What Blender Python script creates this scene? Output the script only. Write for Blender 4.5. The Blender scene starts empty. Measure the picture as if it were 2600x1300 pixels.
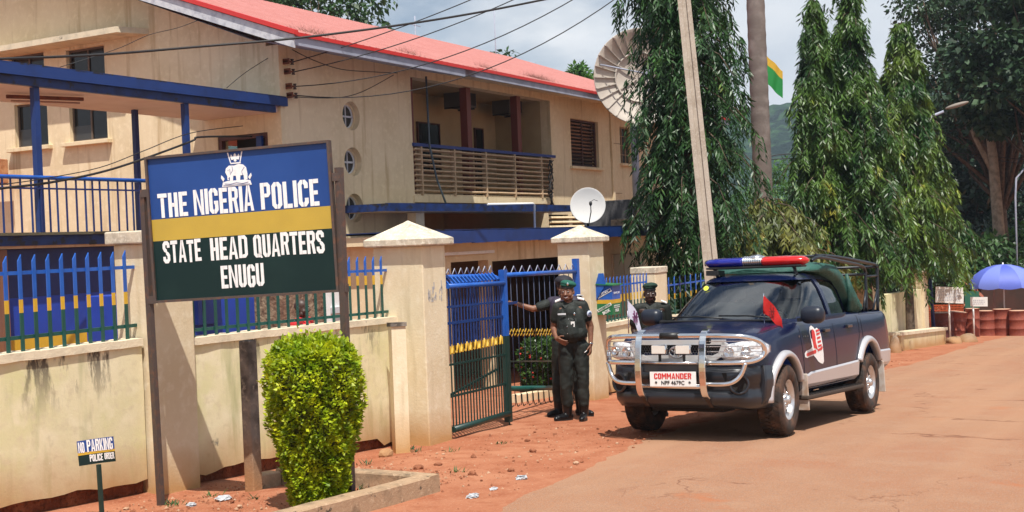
import bpy, bmesh, math, random
import numpy as np
from mathutils import Vector, Matrix, noise, Quaternion
sc = bpy.context.scene
rad = math.radians
# ------------------------------------------------------------------ camera
PITCH = math.atan(41/3100); ROLL = .04; TH = rad(29.2); CZ = 1.57
_f = Vector((math.cos(TH)*math.cos(PITCH), math.sin(TH)*math.cos(PITCH), -math.sin(PITCH)))
_r0 = Vector((math.sin(TH), -math.cos(TH), 0)); _u0 = _r0.cross(_f)
_r = _r0*math.cos(ROLL)-_u0*math.sin(ROLL); _u = _u0*math.cos(ROLL)+_r0*math.sin(ROLL)
cam = bpy.data.objects.new('camera', bpy.data.cameras.new('camera'))
sc.collection.objects.link(cam); sc.camera = cam
cam.data.sensor_width = 36; cam.data.lens = 3100/2600*36
cam.data.clip_start = .1; cam.data.clip_end = 6000
cam.matrix_world = Matrix(((_r.x,_u.x,-_f.x,0),(_r.y,_u.y,-_f.y,0),(_r.z,_u.z,-_f.z,CZ),(0,0,0,1)))
# ------------------------------------------------------------------ sun
SUN = Vector((-.37, -.31, 1)).normalized()           # towards the sun
sl = bpy.data.lights.new('sun', 'SUN'); sl.energy = 5.0; sl.angle = rad(.5); sl.color = (1, .955, .88)
so = bpy.data.objects.new('sun', sl); sc.collection.objects.link(so)
so.rotation_euler = SUN.to_track_quat('Z', 'Y').to_euler()
# ------------------------------------------------------------------ world: sky with clouds
w = bpy.data.worlds.new('World'); sc.world = w; w.use_nodes = True
N = w.node_tree.nodes; L = w.node_tree.links; N.clear()
wo = N.new('ShaderNodeOutputWorld'); bg = N.new('ShaderNodeBackground'); sky = N.new('ShaderNodeTexSky')
sky.sky_type = 'NISHITA'; sky.sun_disc = False; sky.sun_elevation = math.asin(SUN.z)
sky.sun_rotation = math.atan2(SUN.x, SUN.y); sky.air_density = 1.0; sky.dust_density = .7; sky.altitude = 200
tc = N.new('ShaderNodeTexCoord'); sep = N.new('ShaderNodeSeparateXYZ'); L.new(tc.outputs['Generated'], sep.inputs[0])
mp = N.new('ShaderNodeMapping'); mp.inputs['Scale'].default_value = (1.0, 1.0, 2.6); mp.inputs['Location'].default_value = (.35, .1, .0)
L.new(tc.outputs['Generated'], mp.inputs[0])
n1 = N.new('ShaderNodeTexNoise'); n1.inputs['Scale'].default_value = 2.6; n1.inputs['Detail'].default_value = 7; n1.inputs['Roughness'].default_value = .52
L.new(mp.outputs[0], n1.inputs['Vector'])
cr = N.new('ShaderNodeValToRGB'); cr.color_ramp.elements[0].position = .40; cr.color_ramp.elements[1].position = .55
L.new(n1.outputs['Fac'], cr.inputs[0])
n2 = N.new('ShaderNodeTexNoise'); n2.inputs['Scale'].default_value = 4.5; n2.inputs['Detail'].default_value = 5
L.new(mp.outputs[0], n2.inputs['Vector'])
cr2 = N.new('ShaderNodeValToRGB'); cr2.color_ramp.elements[0].position = .3; cr2.color_ramp.elements[1].position = .72
cr2.color_ramp.elements[0].color = (6.3, 7.2, 8.4, 1); cr2.color_ramp.elements[1].color = (10.6, 10.9, 11.2, 1)
L.new(n2.outputs['Fac'], cr2.inputs[0])
mx = N.new('ShaderNodeMixRGB'); L.new(cr.outputs[0], mx.inputs[0]); L.new(sky.outputs[0], mx.inputs[1]); L.new(cr2.outputs[0], mx.inputs[2])
L.new(mx.outputs[0], bg.inputs[0]); bg.inputs[1].default_value = .072; L.new(bg.outputs[0], wo.inputs[0])
sc.view_settings.view_transform = 'Standard'; sc.view_settings.look = 'None'
sc.view_settings.exposure = 0.33; sc.view_settings.gamma = 1.0
sc.render.engine = 'CYCLES'
sc.cycles.max_bounces = 6; sc.cycles.diffuse_bounces = 3; sc.cycles.glossy_bounces = 3; sc.cycles.transparent_max_bounces = 8
sc.cycles.transmission_bounces = 4

# ------------------------------------------------------------------ helpers
COL = sc.collection
def gz(x, y):                                        # height of the ground
    z = -.052*x
    z += .045*math.exp(-((x-12)/3)**2-((y-4)/2.5)**2)
    if 0 < x < 12: z -= .05*math.exp(-((y-7.3)/.45)**2)*min(1, (12-x)/1.5)
    return z
def hashf(*a):
    return random.Random(hash(tuple(round(q, 3) for q in a))).random()
_mats = {}
def mat(name, col, rough=.7, metal=0, var=None, bump=None, spec=.5, coat=0, stain=None, alpha=None, trans=0, emis=None, grime=None, streak=None, top=None):
    """procedural surface: base colour, a noise variation var=(scale, colour2, lo, hi), stains, grime, bump=(scale, distance)"""
    if name in _mats: return _mats[name]
    m = bpy.data.materials.new(name); m.use_nodes = True; _mats[name] = m
    nt = m.node_tree; P = nt.nodes['Principled BSDF']; lk = nt.links.new
    P.inputs['Roughness'].default_value = rough; P.inputs['Metallic'].default_value = metal
    P.inputs['Specular IOR Level'].default_value = spec; P.inputs['Coat Weight'].default_value = coat; P.inputs['Coat Roughness'].default_value = .05
    P.inputs['Transmission Weight'].default_value = trans
    P.inputs['Base Color'].default_value = (*col, 1)
    if emis: P.inputs['Emission Color'].default_value = (*emis[0], 1); P.inputs['Emission Strength'].default_value = emis[1]
    t = nt.nodes.new('ShaderNodeTexCoord'); cur = None
    geo = nt.nodes.new('ShaderNodeNewGeometry')
    def noi(scale, detail=4, vec=None, rough_=.55):
        n = nt.nodes.new('ShaderNodeTexNoise'); n.inputs['Scale'].default_value = scale; n.inputs['Detail'].default_value = detail; n.inputs['Roughness'].default_value = rough_
        lk(vec or geo.outputs['Position'], n.inputs['Vector']); return n
    def ramp(src, lo, hi, c0=(0,0,0), c1=(1,1,1)):
        r = nt.nodes.new('ShaderNodeValToRGB'); r.color_ramp.elements[0].position = lo; r.color_ramp.elements[1].position = hi
        r.color_ramp.elements[0].color = (*c0, 1); r.color_ramp.elements[1].color = (*c1, 1); lk(src, r.inputs[0]); return r
    def mix(fac, a, b):
        x = nt.nodes.new('ShaderNodeMixRGB'); lk(fac, x.inputs[0])
        if isinstance(a, tuple): x.inputs[1].default_value = (*a, 1)
        else: lk(a, x.inputs[1])
        if isinstance(b, tuple): x.inputs[2].default_value = (*b, 1)
        else: lk(b, x.inputs[2])
        return x.outputs[0]
    cur = col
    if var:
        vs = var if isinstance(var, list) else [var]
        for sc_, c2, lo, hi in vs:
            n = noi(sc_, 5); cur = mix(ramp(n.outputs['Fac'], lo, hi).outputs[0], cur, c2)
    if streak:                                       # vertical run-down marks: noise squeezed in height
        mpn = nt.nodes.new('ShaderNodeMapping'); mpn.inputs['Scale'].default_value = (1, 1, streak[3] if len(streak) > 3 else .12); lk(geo.outputs['Position'], mpn.inputs[0])
        n = noi(streak[0], 5, mpn.outputs[0]); cur = mix(ramp(n.outputs['Fac'], streak[2], streak[2]+.18).outputs[0], cur, streak[1])
    if grime:                                        # dirt where the wall meets the sloping ground: (colour, height)
        g, hgt = grime
        s = nt.nodes.new('ShaderNodeSeparateXYZ'); lk(geo.outputs['Position'], s.inputs[0])
        a = nt.nodes.new('ShaderNodeMath'); a.operation = 'MULTIPLY_ADD'; lk(s.outputs[0], a.inputs[0]); a.inputs[1].default_value = .052; lk(s.outputs[2], a.inputs[2])
        n = noi(2.5, 5); b = nt.nodes.new('ShaderNodeMath'); b.operation = 'MULTIPLY_ADD'; lk(n.outputs['Fac'], b.inputs[0]); b.inputs[1].default_value = -1.1*hgt; lk(a.outputs[0], b.inputs[2])
        c = nt.nodes.new('ShaderNodeMapRange'); lk(b.outputs[0], c.inputs['Value'])
        c.inputs['From Min'].default_value = hgt*.55; c.inputs['From Max'].default_value = -hgt*.50
        cur = mix(c.outputs[0], cur, g)
    if top:                                          # black run-down marks below the top edge: (z low, z high, colour, threshold)
        s3 = nt.nodes.new('ShaderNodeSeparateXYZ'); lk(geo.outputs['Position'], s3.inputs[0]); m3 = nt.nodes.new('ShaderNodeMapRange'); lk(s3.outputs[2], m3.inputs['Value']); m3.inputs['From Min'].default_value = top[0]; m3.inputs['From Max'].default_value = top[1]
        mp3 = nt.nodes.new('ShaderNodeMapping'); mp3.inputs['Scale'].default_value = (1,1,.25); lk(geo.outputs['Position'], mp3.inputs[0]); n = noi(4.2, 6, mp3.outputs[0], .7)
        a3 = nt.nodes.new('ShaderNodeMath'); a3.operation = 'MULTIPLY'; lk(ramp(n.outputs['Fac'], top[3], top[3]+.07).outputs[0], a3.inputs[0]); lk(m3.outputs[0], a3.inputs[1]); cur = mix(a3.outputs[0], cur, top[2])
    if stain:
        ss = stain if isinstance(stain, list) else [stain]
        for s_, c2, th in ss:
            a = noi(s_, 6, None, .65); cur = mix(ramp(a.outputs['Fac'], th, th+.06).outputs[0], cur, c2)
    if not isinstance(cur, tuple): lk(cur, P.inputs['Base Color'])
    if bump:
        n = noi(bump[0], 6, None, .6); b = nt.nodes.new('ShaderNodeBump'); b.inputs['Distance'].default_value = bump[1]; b.inputs['Strength'].default_value = 1
        lk(n.outputs['Fac'], b.inputs['Height']); lk(b.outputs[0], P.inputs['Normal'])
    return m

class MB:
    """collects shapes; build() links them as ONE mesh object"""
    def __init__(s): s.v = []; s.f = []; s.m = []; s.s = []; s.mats = []
    def mi(s, m):
        if m is None: return 0
        if m not in s.mats: s.mats.append(m)
        return s.mats.index(m)
    def add(s, vs, fs, m=None, smooth=False):
        o = len(s.v); s.v += [tuple(p) for p in vs]; k = s.mi(m)
        for f in fs: s.f.append(tuple(i+o for i in f)); s.m.append(k); s.s.append(smooth)
        return s
    def box(s, x0, x1, y0, y1, z0, z1, m=None, M=None):
        if x0 > x1: x0, x1 = x1, x0
        if y0 > y1: y0, y1 = y1, y0
        if z0 > z1: z0, z1 = z1, z0
        p = [(x0,y0,z0),(x1,y0,z0),(x1,y1,z0),(x0,y1,z0),(x0,y0,z1),(x1,y0,z1),(x1,y1,z1),(x0,y1,z1)]
        if M is not None: p = [M @ Vector(q) for q in p]
        return s.add(p, [(3,2,1,0),(4,5,6,7),(0,1,5,4),(1,2,6,5),(2,3,7,6),(3,0,4,7)], m)
    def bbox(s, x0, x1, y0, y1, z0, z1, b=.01, m=None, M=None, seg=2):
        bm = bmesh.new(); bmesh.ops.create_cube(bm, size=1)
        for v in bm.verts: v.co = Vector(((x0+x1)/2+v.co.x*abs(x1-x0), (y0+y1)/2+v.co.y*abs(y1-y0), (z0+z1)/2+v.co.z*abs(z1-z0)))
        bmesh.ops.bevel(bm, geom=bm.edges[:], offset=b, segments=seg, affect='EDGES', profile=.5)
        bm.verts.index_update(); p = [v.co.copy() for v in bm.verts]
        if M is not None: p = [M @ q for q in p]
        s.add(p, [[v.index for v in f.verts] for f in bm.faces], m, True if seg > 2 else False); bm.free(); return s
    def prism(s, pts, d, m=None, M=None, m2=None):
        """polygon pts (3D) extruded by vector d"""
        n = len(pts); d = Vector(d); a = [Vector(p) for p in pts]; b = [p+d for p in a]
        nr = Vector((0,0,0))
        for i in range(n): nr += a[i].cross(a[(i+1) % n])
        if nr.dot(d) > 0: a, b = [p for p in reversed(a)], [p for p in reversed(b)]
        # now front face (a) normal points against d
        vs = a+b
        if M is not None: vs = [M @ q for q in vs]
        o = len(s.v); s.add(vs, [tuple(range(n))], m)
        s2 = m2 if m2 is not None else m
        k = s.mi(s2)
        for i in range(n):
            j = (i+1) % n; s.f.append((o+j, o+i, o+n+i, o+n+j)); s.m.append(k); s.s.append(False)
        s.f.append(tuple(o+n+i for i in reversed(range(n)))); s.m.append(k); s.s.append(False)
        return s
    def tube(s, pts, r, m=None, seg=10, closed=False, r2=None, cap=True, M=None):
        pts = [Vector(p) for p in pts]; n = len(pts)
        rs = r if isinstance(r, (list, tuple)) else [r+(r2-r)*i/(n-1) if r2 is not None else r for i in range(n)]
        up = None; o = len(s.v); ring = []
        for i, p in enumerate(pts):
            if closed: t = (pts[(i+1) % n]-pts[i-1])
            else: t = pts[min(i+1, n-1)]-pts[max(i-1, 0)]
            t = t.normalized() if t.length > 1e-9 else Vector((0,0,1))
            if up is None: up = t.orthogonal()
            a = up-t*up.dot(t); a = a.normalized() if a.length > 1e-6 else t.orthogonal().normalized(); up = a
            for k in range(seg):
                an = 2*math.pi*k/seg; ring.append(p+(a*math.cos(an)+a.cross(t)*math.sin(an))*rs[i])
        if M is not None: ring = [M @ q for q in ring]
        fs = []
        for i in range(n if closed else n-1):
            j = (i+1) % n
            for k in range(seg):
                k2 = (k+1) % seg; fs.append((i*seg+k, i*seg+k2, j*seg+k2, j*seg+k))
        s.add(ring, fs, m, True)
        if cap and not closed:
            q = s.mi(m)
            s.f.append(tuple(o+k for k in reversed(range(seg)))); s.m.append(q); s.s.append(False)
            s.f.append(tuple(o+(n-1)*seg+k for k in range(seg))); s.m.append(q); s.s.append(False)
        return s
    def bar(s, a, b, w, t, m=None, up=(0,0,1)):
        """rectangular bar from a to b, w across, t along up"""
        a = Vector(a); b = Vector(b); d = (b-a).normalized(); u = Vector(up); x = d.cross(u).normalized(); y = x.cross(d)
        p = []
        for e in (a, b):
            for sx, sy in ((-1,-1),(1,-1),(1,1),(-1,1)): p.append(e+x*sx*w/2+y*sy*t/2)
        return s.add(p, [(0,1,2,3),(7,6,5,4),(0,4,5,1),(1,5,6,2),(2,6,7,3),(3,7,4,0)], m)
    def lathe(s, prof, axis_o, axis, m=None, seg=24, smooth=True, ref=None, mlist=None):
        """prof: list of (r, h) about the axis"""
        o = Vector(axis_o); d = Vector(axis).normalized(); a = Vector(ref).normalized() if ref else d.orthogonal().normalized(); b = d.cross(a)
        vs = []
        for r, h in prof:
            for k in range(seg):
                an = 2*math.pi*k/seg; vs.append(o+d*h+(a*math.cos(an)+b*math.sin(an))*r)
        for i in range(len(prof)-1):
            fs = []
            for k in range(seg):
                k2 = (k+1) % seg; fs.append((i*seg+k, i*seg+k2, (i+1)*seg+k2, (i+1)*seg+k))
            if i == 0: base = len(s.v); s.add(vs, fs, mlist[i] if mlist else m, smooth)
            else:
                kk = s.mi(mlist[i] if mlist else m)
                for f in fs: s.f.append(tuple(q+base for q in f)); s.m.append(kk); s.s.append(smooth)
        return s
    def loft(s, rings, m=None, smooth=True, cap=True, closed=True):
        n = len(rings[0]); vs = [p for r in rings for p in r]; fs = []
        for i in range(len(rings)-1):
            for k in range(n if closed else n-1):
                k2 = (k+1) % n; fs.append((i*n+k, i*n+k2, (i+1)*n+k2, (i+1)*n+k))
        o = len(s.v); s.add(vs, fs, m, smooth)
        if cap:
            q = s.mi(m); s.f.append(tuple(o+k for k in reversed(range(n)))); s.m.append(q); s.s.append(False)
            e = o+(len(rings)-1)*n; s.f.append(tuple(e+k for k in range(n))); s.m.append(q); s.s.append(False)
        return s
    def ell(s, c, r, m=None, u=16, v=10, M=None):
        vs = []; fs = []
        for i in range(v+1):
            ph = math.pi*i/v
            for k in range(u):
                th = 2*math.pi*k/u; vs.append(Vector((c[0]+r[0]*math.sin(ph)*math.cos(th), c[1]+r[1]*math.sin(ph)*math.sin(th), c[2]+r[2]*math.cos(ph))))
        if M is not None: vs = [M @ q for q in vs]
        for i in range(v):
            for k in range(u):
                k2 = (k+1) % u
                if i == 0: fs.append((k, (i+1)*u+k, (i+1)*u+k2))
                elif i == v-1: fs.append((i*u+k, (i+1)*u+k, i*u+k2))
                else: fs.append((i*u+k, (i+1)*u+k, (i+1)*u+k2, i*u+k2))
        return s.add(vs, fs, m, True)
    def xf(s, M): s.v = [tuple(M @ Vector(p)) for p in s.v]; return s
    def mesh(s, name, off=None):
        me = bpy.data.meshes.new(name)
        vs = s.v if off is None else [(p[0]-off[0], p[1]-off[1], p[2]-off[2]) for p in s.v]
        me.from_pydata(vs, [], s.f); 
        for m in s.mats: me.materials.append(m)
        if len(me.polygons) == len(s.m):
            me.polygons.foreach_set('material_index', s.m); me.polygons.foreach_set('use_smooth', s.s)
        me.update(); return me
    def build(s, name, parent=None, world=True, m=None):
        """world=True: shape given in world coordinates, parent chain has only translations"""
        off = None
        if parent is not None and world: off = parent.get('_o') or (0,0,0); off = tuple(off)
        if m is not None and not s.mats: s.mats = [m]
        me = s.mesh(name, off); o = bpy.data.objects.new(name, me); COL.objects.link(o)
        if parent is not None:
            o.parent = parent
            if world: o['_o'] = off
        return o
_roots = []
def thing(name, label, cat, loc, group=None, rot=None):
    o = bpy.data.objects.new(name, None); COL.objects.link(o); o.location = loc; o.empty_display_size = .2
    if rot is not None: o.rotation_euler = rot
    o['label'] = label; o['category'] = cat; o['_o'] = tuple(loc)
    if group: o['group'] = group
    return o
def tag(o, label, cat, group=None):
    o['label'] = label; o['category'] = cat
    if group: o['group'] = group
    return o
def struct(o, kind='structure'): o['kind'] = kind; return o
def copy_tree(o, parent=None):
    c = o.copy(); COL.objects.link(c)
    if parent is not None: c.parent = parent
    for ch in list(o.children): copy_tree(ch, c)
    return c
def ev_mesh(mb, mods, name='tmp'):
    """evaluate modifiers on a builder and return a plain mesh"""
    o = mb.build(name); 
    for f in mods: f(o)
    dg = bpy.context.evaluated_depsgraph_get(); dg.update()
    me = bpy.data.meshes.new_from_object(o.evaluated_get(dg), preserve_all_data_layers=False, depsgraph=dg)
    bpy.data.objects.remove(o); return me
def link_mesh(name, me, parent=None, smooth=None, m=None):
    if m is not None: me.materials.clear(); me.materials.append(m)
    if smooth is not None:
        me.polygons.foreach_set('use_smooth', [smooth]*len(me.polygons))
        if m is not None: me.polygons.foreach_set('material_index', [0]*len(me.polygons))
    o = bpy.data.objects.new(name, me); COL.objects.link(o)
    if parent is not None: o.parent = parent
    return o
def remesh(mb, voxel, smooth=2):
    def f(o):
        r = o.modifiers.new('r', 'REMESH'); r.mode = 'VOXEL'; r.voxel_size = voxel; r.use_smooth_shade = True
        if smooth: s_ = o.modifiers.new('s', 'SMOOTH'); s_.iterations = smooth; s_.factor = .5
    return ev_mesh(mb, [f])
def capsule(mb, a, ra, b, rb, seg=14):
    a = Vector(a); b = Vector(b); d = b-a; L_ = d.length; d = d/L_ if L_ > 1e-9 else Vector((0,0,1))
    pts = []; rs = []
    for k in range(5): an = math.pi/2*(1-k/4.0); pts.append(a-d*ra*math.sin(an)); rs.append(max(ra*math.cos(an), .0005))
    for k in range(5): an = math.pi/2*(k/4.0); pts.append(b+d*rb*math.sin(an)); rs.append(max(rb*math.cos(an), .0005))
    mb.tube(pts, rs, seg=seg)
def text_mb(mb, txt, size, M, m, depth=.002, sx=1.0, bold=0, align='CENTER', shear=0, spacing=1.0):
    """Blender's own font as mesh; text lies in local XY, M places it"""
    c = bpy.data.curves.new('t', 'FONT'); c.body = txt; c.size = size; c.extrude = depth/2; c.align_x = align; c.align_y = 'CENTER'; c.offset = bold; c.shear = shear; c.space_character = spacing
    c.resolution_u = 3
    o = bpy.data.objects.new('t', c); COL.objects.link(o)
    dg = bpy.context.evaluated_depsgraph_get(); dg.update()
    me = bpy.data.meshes.new_from_object(o.evaluated_get(dg), depsgraph=dg)
    vs = [M @ Vector((v.co.x*sx, v.co.y, v.co.z)) for v in me.vertices]
    mb.add(vs, [tuple(p.vertices) for p in me.polygons], m); bpy.data.objects.remove(o); bpy.data.curves.remove(c); bpy.data.meshes.remove(me)
    return mb
def frame(o, x, y):
    """matrix with origin o, local x and y directions"""
    x = Vector(x).normalized(); y = Vector(y); y = (y-x*y.dot(x)).normalized(); z = x.cross(y)
    return Matrix(((x.x,y.x,z.x,o[0]),(x.y,y.y,z.y,o[1]),(x.z,y.z,z.z,o[2]),(0,0,0,1)))
def wall_holes(mb, M, a0, a1, z0, z1, holes, t, m, mj=None):
    """wall in local (x=a, y=depth 0..t, z) with rectangular holes (a0,a1,z0,z1); M maps local to world"""
    xs = sorted({a0, a1, *[h[0] for h in holes], *[h[1] for h in holes]}); zs = sorted({z0, z1, *[h[2] for h in holes], *[h[3] for h in holes]})
    xs = [x for x in xs if a0 <= x <= a1]; zs = [z for z in zs if z0 <= z <= z1]
    def solid(i, k):
        if i < 0 or k < 0 or i >= len(xs)-1 or k >= len(zs)-1: return False
        cx = (xs[i]+xs[i+1])/2; cz = (zs[k]+zs[k+1])/2
        return not any(h[0] < cx < h[1] and h[2] < cz < h[3] for h in holes)
    q = lambda pts, mm: mb.add([M @ Vector(p) for p in pts], [(0,1,2,3)], mm)
    for i in range(len(xs)-1):
        for k in range(len(zs)-1):
            if not solid(i, k): continue
            A, B, C, D = xs[i], xs[i+1], zs[k], zs[k+1]
            q([(A,0,C),(B,0,C),(B,0,D),(A,0,D)], m); q([(B,t,C),(A,t,C),(A,t,D),(B,t,D)], m)
            if not solid(i-1, k): q([(A,t,C),(A,0,C),(A,0,D),(A,t,D)], mj or m)
            if not solid(i+1, k): q([(B,0,C),(B,t,C),(B,t,D),(B,0,D)], mj or m)
            if not solid(i, k-1): q([(A,0,C),(A,t,C),(B,t,C),(B,0,C)], mj or m)
            if not solid(i, k+1): q([(A,0,D),(B,0,D),(B,t,D),(A,t,D)], mj or m)
def catenary(a, b, sag, n=16):
    a = Vector(a); b = Vector(b); return [a.lerp(b, i/n)-Vector((0,0,sag*4*(i/n)*(1-i/n))) for i in range(n+1)]

# ------------------------------------------------------------------ materials
M_plaster = mat('plaster_cream', (.75,.605,.40), .85, var=[(1.3,(.68,.54,.34),.42,.64),(9,(.79,.65,.44),.5,.7)], streak=(6,(.52,.38,.22),.55,.07), bump=(60,.002), spec=.2)
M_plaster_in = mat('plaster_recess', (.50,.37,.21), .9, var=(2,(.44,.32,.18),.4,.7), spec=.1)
M_wall = mat('boundary_plaster', (.75,.67,.44), .88, var=[(1.1,(.66,.62,.34),.42,.64),(5,(.80,.72,.50),.48,.7),(14,(.66,.58,.38),.52,.72)],
             streak=(5,(.44,.43,.23),.54,.16), grime=((.46,.27,.12),.42), top=(.35,.80,(.10,.085,.065),.54), stain=[(2.3,(.20,.18,.14),.69),(30,(.80,.76,.62),.70)], bump=(38,.0016), spec=.15)
M_pier = mat('pier_plaster', (.70,.60,.42), .86, var=[(1.4,(.64,.53,.35),.44,.68),(12,(.74,.65,.48),.5,.7)], streak=(7,(.56,.47,.31),.57,.1), grime=((.50,.30,.13),.34), bump=(40,.003), spec=.15)
M_cap = mat('pier_cap_concrete', (.60,.53,.41), .9, var=[(5,(.42,.37,.29),.44,.62),(25,(.76,.70,.58),.5,.72)], stain=(9,(.24,.21,.17),.63), bump=(50,.003), spec=.15)
M_coping = mat('coping_concrete', (.68,.58,.42), .9, var=[(5,(.52,.45,.33),.48,.7)], stain=(7,(.22,.19,.15),.66), bump=(40,.004), spec=.15)
M_conc = mat('weathered_concrete', (.24,.21,.18), .92, var=[(4,(.09,.08,.07),.42,.6),(18,(.34,.29,.23),.55,.72)], bump=(45,.006), grime=((.36,.20,.10),.5), spec=.1)
M_kerb = mat('kerb_concrete', (.40,.27,.17), .92, var=[(5,(.24,.17,.11),.45,.65),(22,(.50,.36,.24),.55,.72)], stain=(8,(.09,.075,.055),.60), bump=(50,.005), spec=.1)
M_poleconc = mat('pole_concrete', (.46,.40,.33), .9, var=[(3,(.34,.28,.22),.45,.7),(30,(.54,.48,.41),.5,.72)], bump=(60,.003), spec=.15)
M_blue = mat('paint_blue', (.006,.034,.165), .5, var=[(3,(.005,.024,.115),.45,.7)], bump=(80,.0006))
M_bluel = mat('paint_blue_light', (.018,.11,.46), .36, var=(6,(.012,.08,.36),.45,.7))
M_bluedirty = mat('paint_blue_dirty', (.006,.030,.14), .55, var=[(4,(.005,.016,.07),.42,.6)], stain=(5,(.012,.011,.014),.55), bump=(60,.002))
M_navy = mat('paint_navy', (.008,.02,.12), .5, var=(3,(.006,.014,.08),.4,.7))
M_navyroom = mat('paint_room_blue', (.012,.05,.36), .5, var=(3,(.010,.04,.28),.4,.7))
M_yellow = mat('paint_yellow', (.62,.38,.03), .45, var=(5,(.52,.32,.03),.4,.7))
M_green = mat('paint_green', (.008,.075,.06), .4, var=(4,(.008,.055,.045),.4,.7))
M_darkgreen = mat('paint_darkgreen', (.010,.036,.030), .42)
M_red = mat('roof_red', (.42,.165,.145), .6, var=[(2.5,(.46,.20,.18),.42,.68),(14,(.36,.13,.11),.55,.75)], streak=(5,(.30,.10,.085),.60,.5), stain=(3.1,(.22,.09,.06),.70), spec=.3)
M_redtrim = mat('roof_trim_red', (.58,.03,.025), .45)
M_fascia = mat('fascia_white', (.58,.58,.60), .7, var=[(7,(.40,.40,.44),.45,.65)], stain=(14,(.22,.21,.22),.68), bump=(30,.002))
M_fasciablue = mat('fascia_greyblue', (.33,.35,.43), .7, var=[(5,(.25,.27,.34),.45,.68)], bump=(30,.002))
M_dark = mat('dark_opening', (.018,.014,.012), .8)
M_brown = mat('wood_brown', (.10,.035,.025), .6, var=(6,(.06,.022,.018),.4,.7))
M_colred = mat('column_redbrown', (.16,.035,.025), .5)
M_steel = mat('sign_steel', (.10,.075,.065), .55, metal=.4, var=(20,(.17,.09,.06),.5,.7), bump=(60,.001))
M_rust = mat('rust', (.20,.06,.025), .85, var=(8,(.11,.035,.02),.4,.65))
M_chrome = mat('chrome', (.80,.80,.80), .13, metal=1)
M_black = mat('black_plastic', (.012,.012,.013), .45)
M_rubber = mat('rubber', (.022,.016,.013), .8, var=(9,(.12,.055,.03),.42,.75))
M_wire = mat('wire_black', (.015,.014,.014), .6)
M_white = mat('white_paint', (.80,.79,.77), .5, var=(9,(.70,.69,.66),.5,.7))
M_lettering = mat('lettering_white', (.84,.83,.82), .5, var=(30,(.74,.74,.74),.45,.7))
M_glassdark = mat('window_glass', (.012,.012,.012), .12, spec=.35)
M_glassgrey = mat('window_glass_grey', (.045,.042,.04), .2, spec=.35)
M_litter = mat('plastic_litter', (.55,.57,.60), .3, trans=.2)
M_pvc = mat('pvc_white', (.80,.80,.78), .4)
# ================================================================== GROUND
def ground_sheet():
    mb = MB(); xs = list(np.arange(-6, 4, .5))+list(np.arange(4, 20, .09))+list(np.arange(20, 60, .6))+list(np.arange(60, 140, 5))+[200, 400, 900, 2500]
    ys = [-900, -300, -100, -40, -20]+list(np.arange(-12, 2, 1.0))+list(np.arange(2, 9.2, .09))+list(np.arange(9.5, 20, .6))+[24, 30, 40, 60, 100, 300, 900]
    vs = []
    for x in xs:
        for y in ys:
            z = gz(x, y)
            if x > 60: z = -3.12-.052*0-(min(x, 90)-60)*.03
            if 3 < x < 25 and 3 < y < 9.2:
                soft = noise.fractal(Vector((x*1.1, y*1.1, 0)), 1, 2, 3)*.012+noise.fractal(Vector((x*6, y*6, 3)), 1, 2, 3)*.007
                bed = 1.0 if (y > 5.4 and x < 8.1) else .45
                z += soft*bed*min(1, max(0, (y-4.7)*2.0))
            vs.append((x, y, z-.004))
    n = len(ys); fs = [(i*n+j, (i+1)*n+j, (i+1)*n+j+1, i*n+j+1) for i in range(len(xs)-1) for j in range(n-1)]
    mb.add(vs, fs, M_soil, True); return struct(mb.build('ground'))
M_soil = mat('red_soil', (.36,.135,.072), .95, var=[(.9,(.42,.18,.10),.42,.66),(4,(.30,.10,.05),.46,.7),(38,(.45,.22,.13),.55,.72)], stain=[(55,(.60,.40,.25),.72),(17,(.22,.075,.04),.70)], bump=(28,.02), spec=.1)
M_road = mat('dusty_road', (.33,.165,.090), .93, var=[(.5,(.33,.135,.068),.40,.66),(2.2,(.36,.195,.115),.46,.72),(45,(.26,.15,.10),.48,.66),(170,(.42,.27,.19),.5,.62)], stain=[(60,(.48,.34,.24),.70),(.8,(.38,.155,.08),.64)], bump=(70,.012), spec=.12)
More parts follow.
